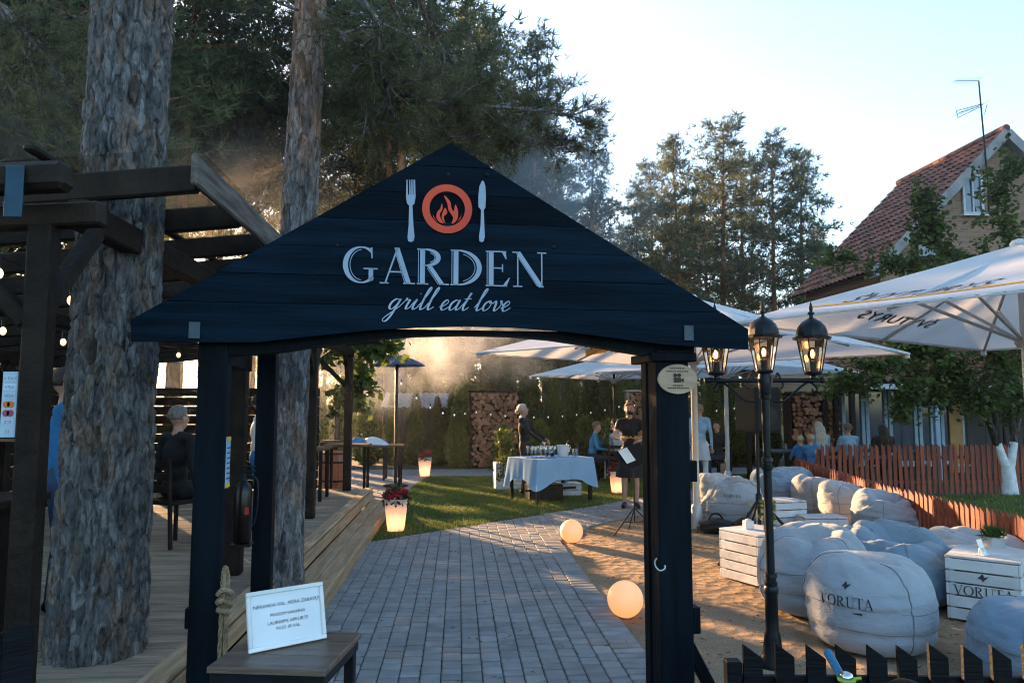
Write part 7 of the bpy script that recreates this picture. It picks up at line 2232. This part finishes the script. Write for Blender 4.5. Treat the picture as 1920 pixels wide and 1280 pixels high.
def chair(x, y, rz, label, z=.01, group='dark chairs of the garden tables'):
    t = thing('chair', label, 'chair', (x, y, z), rz, group)
    q = MB(); q.box((0,0,.43), (.44,.44,.04), ch=.01); q.build('seat', m_perg, t)
    for a in (-1, 1):
        q = MB(); q.beam((a*.19,.19,0), (a*.19,.24,.86), .035,.035); q.build('back_leg', m_perg, t)
        q = MB(); q.beam((a*.19,-.18,0), (a*.19,-.18,.41), .035,.035); q.build('front_leg', m_perg, t)
    for k in range(3):
        q = MB(); q.box((0,.218+k*.008,.56+k*.12), (.36,.02,.07), ch=.004); q.build('back_slat', m_perg, t)
def dining_table(x, y, w, d, label, h=.75, m_=None, rz=0):
    t = thing('dining_table', label, 'table', (x, y, .01), rz)
    n = 4
    for k in range(n):
        q = MB(); q.box((0,-d/2+d/n*(k+.5),h-.02), (w,d/n-.008,.035), ch=.005); q.build('top_plank', m_ or m_perg, t)
    for a in (-1, 1):
        for c in (-1, 1):
            q = MB(); q.box((a*(w/2-.08),c*(d/2-.08),(h-.04)/2), (.06,.06,h-.04)); q.build('leg', m_perg, t)
# barmaid behind the drinks table
p = xy(984, 14.35)
person('woman in long-sleeved black with blonde tied hair arranging the drinks table', (p.x,14.35,.01), R(70), shirt=c_black, trousers=c_black, arms={1:((.20,-.18,1.16),(.13,-.38,1.02)), -1:((-.20,-.18,1.16),(-.12,-.36,.98))}, lean=R(-4), hair=((.62,.47,.30),'lowbun'), head_pitch=R(-6), legs='long')
# waitress in black dress
p = xy(1180, 12.2)
person('person in black dress and face mask standing with a plate behind the music stand', (p.x,12.2,.022), R(-12), shirt=c_black, trousers=c_black, sleeve='short', legs='bare', arms={1:((.24,-.06,1.14),(.14,-.27,1.10)), -1:((-.24,-.10,1.15),(-.15,-.32,1.13))}, hair=((.20,.085,.04),'bun'), skirt=(c_black,.50,1.06), mask=True, head_pitch=R(-5), scale=1.0)
pw = Vector((p.x,12.2,0)); fr_ = Matrix.Rotation(R(-12), 3, 'Z')
for s_, lab in ((-1,'white plate of golden food held by the person in black'),(1,'second small plate of food held against the black dress')):
    c_ = pw+fr_ @ Vector((s_*.13,-.42,1.155)); t = thing('plate', lab, 'plate', c_)
    q = MB(); q.lathe([(.05,0),(.10,.012),(.115,.02),(.10,.018),(.04,.008)], 20); q.build('dish', fwm, t, 50)
    q = MB()
    for k in range(7): q.sphere((random.gauss(0,.04), random.gauss(0,.04), .03), (.024,.024,.02), 8, 6)
    o = q.build('food', mat('food_gold', (.55,.26,.04), (.4,.16,.02), rough=.5, scale=30), t, 60); o['kind'] = 'stuff'
# guests behind
p = xy(1108, 16.6); person('man in light blue shirt seated at the guest table with hand at his mouth', (p.x,16.6,.01), R(75), seated=True, shirt=c_blue, trousers=c_navy, arms={1:((.20,-.14,1.14),(.06,-.20,1.38)), -1:((-.24,-.12,1.15),(-.15,-.34,1.15))}, lean=R(10), hair=((.22,.13,.07),'short'), female=False); chair(p.x-.02, 16.6, R(75+0), 'dark slatted chair under the man in light blue')
p = xy(1160, 16.2); person('seated guest with pale blonde hair and white top, back to the lawn', (p.x,16.2,.01), R(160), seated=True, shirt=cloth('speckled', (.42,.42,.43)), trousers=c_dark, hair=((.66,.60,.52),'long'), arms={1:((.22,-.15,1.16),(.14,-.38,1.14)), -1:((-.22,-.15,1.16),(-.14,-.38,1.14))}); chair(p.x, 16.2, R(160), 'dark slatted chair under the pale blonde guest')
p = xy(1152, 17.75); person('seated guest with honey blonde hair facing across the guest table', (p.x,17.75,.01), R(-30), seated=True, shirt=c_dark, trousers=c_dark, hair=((.50,.33,.14),'long'), scale=1.03); chair(p.x, 17.75, R(-30), 'dark slatted chair under the honey blonde guest')
p = xy(1140, 17.0); dining_table(p.x+.15, 17.0, 1.1, .8, 'dark plank guest table beyond the sapling')
p = xy(1311, 14.6); person('person in pale blue top and white trousers standing behind the beige pole', (p.x,14.6,.01), R(150), shirt=c_pale, trousers=c_white, hair=((.30,.20,.12),'short'), skirt=(cloth('pale_grey', (.42,.42,.43)),.62,.95), scale=1.0)
p = xy(1344, 16.6); person('seated guest in dark clothes beside the thuja', (p.x,16.6,.01), R(-60), seated=True, shirt=c_dark, trousers=c_navy, hair=((.05,.03,.02),'short'), female=False); chair(p.x, 16.6, R(-60), 'dark slatted chair under the guest in dark clothes')
bg_ = gp(1359, 884); lb_ = thing('wicker_lantern', 'pale basket lantern with arched handle standing on the path', 'lantern', (bg_.x, bg_.y, .01))
q = MB(); q.lathe([(.13,0),(.15,.05),(.155,.25),(.13,.36)], 18); q.build('basket', mat('basket', (.55,.38,.28), (.4,.26,.18), rough=.8, scale=40, bump=.5, bscale=60), lb_, 50)
q = MB(); q.tube(catmull([(-.12,0,.34),(-.11,0,.52),(0,0,.60),(.11,0,.52),(.12,0,.34)], 5), .012, 7); q.build('handle', MATS['basket'], lb_, 60)
# family behind the fence, seen from the back
fam = [(1501,14.75,.80,c_deep,((.62,.48,.30),'short'),'child with fair hair in deep blue at the family table beside the other child',180),
       (1519,14.55,.82,c_blue,((.55,.36,.18),'short'),'smaller child in bright blue leaning at the family table beside the mother',170),
       (1537,14.75,1.0,c_pale,((.60,.50,.38),'long'),'woman with long fair hair in pale blue seated between children and man',185),
       (1592,14.75,.98,c_denim,((.20,.12,.06),'short'),'man with short brown hair in faded denim shirt at the family table',188),
       (1656,14.8,.97,c_dark,((.045,.022,.012),'long'),'woman with long dark brown hair in dark top at the family table',175)]
for px, y, s_, sh_, hr, lab, rz in fam:
    p = xy(px, y); person(lab, (p.x,y,.02), R(rz), seated=True, scale=s_, shirt=sh_, trousers=c_navy, hair=hr, arms={1:((.23,-.13,1.16),(.14,-.36,1.16)), -1:((-.23,-.13,1.16),(-.14,-.36,1.16))}, lean=R(6), female=('man' not in lab.split()[0]))
x0, x1 = xy(1485,14.75).x, xy(1690,14.75).x
bn = thing('bench', 'long dark bench carrying the family behind the shaded fence', 'bench', ((x0+x1)/2, 14.75, .01))
q = MB(); q.box((0,0,.425), (x1-x0,.36,.045), ch=.006); q.build('seat', m_perg, bn)
for a in (-1, 0, 1):
    q = MB(); q.box((a*(x1-x0)*.45,0,.2), (.07,.3,.4)); q.build('leg', m_perg, bn)
dining_table((x0+x1)/2+.2, 15.55, x1-x0+.9, .85, 'long dark family table laid in front of the porch', m_=mat('blue_table', (.04,.07,.10), (.025,.045,.07), rough=.4, bump=.1))
for k in range(9):
    xx = x0+.2+k*(x1-x0+.3)/9
    t = thing('drinking_glass', 'clear drinking glass on the family table', 'glass', (xx, 15.35+random.uniform(-.08,.2), .763), 0, 'glasses on the family table')
    q = MB(); q.lathe([(.03,0),(.032,.004),(.038,.13)], 10); q.build('glass', m_wine, t, 50)
# people on the deck
p = xy(122, 5.25); person('person in bright blue shirt and jeans standing between post and thick trunk', (p.x,5.25,DZ), R(110), shirt=c_deep, trousers=cloth('jeans', (.035,.06,.11)), hair=((.05,.03,.02),'short'), female=False, scale=.93)
p = xy(335, 7.6); person('seated grey-haired person in black on the deck beside the gate frame', (p.x,7.6,DZ), R(150), seated=True, shirt=c_black, trousers=c_black, hair=((.22,.20,.18),'short'), female=False); chair(p.x, 7.6, R(150), 'dark slatted chair under the grey-haired person', DZ)
p = xy(487, 8.4); person('person in white shirt and blue trousers half hidden by the leaning pine', (p.x,8.4,DZ), R(100), shirt=c_white, trousers=c_deep, hair=((.02,.015,.012),'short'), female=False, scale=.86)
# ================================================================== needles and litter on the ground
n_ = 2600
P_ = np.stack([rng.uniform(1.3,6.5,n_), rng.uniform(2.4,12.5,n_)], 1); P2_ = np.stack([rng.uniform(-1.1,1.25,160), rng.uniform(2.4,9.2,160)], 1)
P_ = np.concatenate([P_, P2_]); n_ = len(P_); a_ = rng.uniform(0, 2*PI, n_); L_ = rng.uniform(.008,.03,(n_,1)); d_ = np.stack([np.cos(a_), np.sin(a_)], 1)*L_; w_ = np.stack([-np.sin(a_), np.cos(a_)], 1)*rng.uniform(.002,.007,(n_,1))
z_ = np.array([max(.022, sand_h(p[0], p[1])+.012) if p[0] > 1.27 else .026 for p in P_])
V = np.zeros((n_,3,3)); V[:,0,:2] = P_-d_; V[:,1,:2] = P_+w_; V[:,2,:2] = P_+d_; V[:,:,2] = z_[:,None]; V[:,1,2] += .006
tag(put(arr_mesh('ground_litter', V.reshape(-1,3), np.arange(3*n_).reshape(-1,3), mat('litter', (.06,.035,.018), (.03,.018,.01), bump=0)), 'ground_litter'), 'dry needles and bits of bark scattered over sand and pavers', 'litter', kind='stuff')
# ================================================================== SMOKE AND HAZE
def smoke(name, c, r, dens, label, scale=.9, anis=.45, color=(.9,.86,.8), rot=(0,0,0), thr=.42):
    m = bpy.data.materials.new(name); m.use_nodes = True
    N = m.node_tree.nodes; L = m.node_tree.links; N.remove(N['Principled BSDF'])
    pv = N.new('ShaderNodeVolumePrincipled'); pv.inputs['Color'].default_value = (*color,1); pv.inputs['Anisotropy'].default_value = anis
    tc = N.new('ShaderNodeTexCoord')
    ln = N.new('ShaderNodeVectorMath'); ln.operation = 'LENGTH'; L.new(tc.outputs['Object'], ln.inputs[0])
    fo = N.new('ShaderNodeMapRange'); fo.interpolation_type = 'SMOOTHSTEP'; fo.inputs[1].default_value = .98; fo.inputs[2].default_value = .15; fo.inputs[3].default_value = 0; fo.inputs[4].default_value = 1
    L.new(ln.outputs['Value'], fo.inputs[0])
    mp = N.new('ShaderNodeMapping'); mp.inputs['Scale'].default_value = (r[0]*scale, r[1]*scale, r[2]*scale); L.new(tc.outputs['Object'], mp.inputs[0])
    nz = N.new('ShaderNodeTexNoise'); nz.inputs['Scale'].default_value = 1.0; nz.inputs['Detail'].default_value = 3.5; nz.inputs['Distortion'].default_value = .8; L.new(mp.outputs[0], nz.inputs['Vector'])
    mr = N.new('ShaderNodeMapRange'); mr.inputs[1].default_value = thr; mr.inputs[2].default_value = .72; mr.inputs[3].default_value = 0; mr.inputs[4].default_value = dens; L.new(nz.outputs['Fac'], mr.inputs[0])
    mu = N.new('ShaderNodeMath'); mu.operation = 'MULTIPLY'; L.new(fo.outputs[0], mu.inputs[0]); L.new(mr.outputs[0], mu.inputs[1]); L.new(mu.outputs[0], pv.inputs['Density'])
    L.new(pv.outputs[0], N['Material Output'].inputs['Volume'])
    q = MB(); q.sphere((0,0,0), 1.0, 20, 12)
    o = q.build('smoke', m); o.location = c; o.scale = r; o.rotation_euler = rot
    tag(o, label, 'smoke', kind='stuff')
    return o
c_ = yp(730, 705, 17.5); smoke('grill_smoke', (c_.x, 17.5, c_.z+.1), (2.6,1.6,1.25), 0.6, 'dense pale smoke rolling off the grill under the sign', 1.3, .4, (.78,.84,.95), (0,R(-14),0))
c_ = yp(880, 655, 19.5); smoke('drifting_smoke', (c_.x, 19.5, c_.z+.2), (3.4,2.0,1.35), .55, 'thin smoke drifting over the firewood rack', .9, .4, (.78,.84,.95), (0,R(8),0))
c_ = yp(1060, 360, 25); smoke('rising_smoke', (c_.x, 25, c_.z), (4.2,2.6,4.6), .30, 'bluish smoke veil rising past the right slope of the sign', .45, .3, (.80,.88,.98), (0,R(25),0), .36)
c_ = yp(420, 350, 17); smoke('pergola_smoke', (c_.x, 17, c_.z), (3.4,2.4,1.7), .22, 'faint smoke lit by low sun beyond the pergola roof', .6, .5, (.98,.92,.82), (0,0,0), .36)
c_ = yp(70, 250, 16); smoke('glow_veil', (c_.x, 16, c_.z), (4.0,3.0,2.6), .16, 'smoke veil added for a sunlit glow above the pergola corner', .5, .6, (.98,.92,.82), (0,0,0), .34)  # extra veil, put here to make the golden glow among the pines
# even air over the whole place
hm = bpy.data.materials.new('air'); hm.use_nodes = True
N = hm.node_tree.nodes; L = hm.node_tree.links; N.remove(N['Principled BSDF'])
pv = N.new('ShaderNodeVolumePrincipled'); pv.inputs['Color'].default_value = (.92,.94,.97,1); pv.inputs['Density'].default_value = .0009; pv.inputs['Anisotropy'].default_value = .75
L.new(pv.outputs[0], N['Material Output'].inputs['Volume'])
q = MB(); q.box((0,0,11.5), (802,802,25.2))
hz_ = q.build('haze', hm); tag(hz_, 'thin evening haze in the air of the garden and wood', 'haze', kind='stuff')
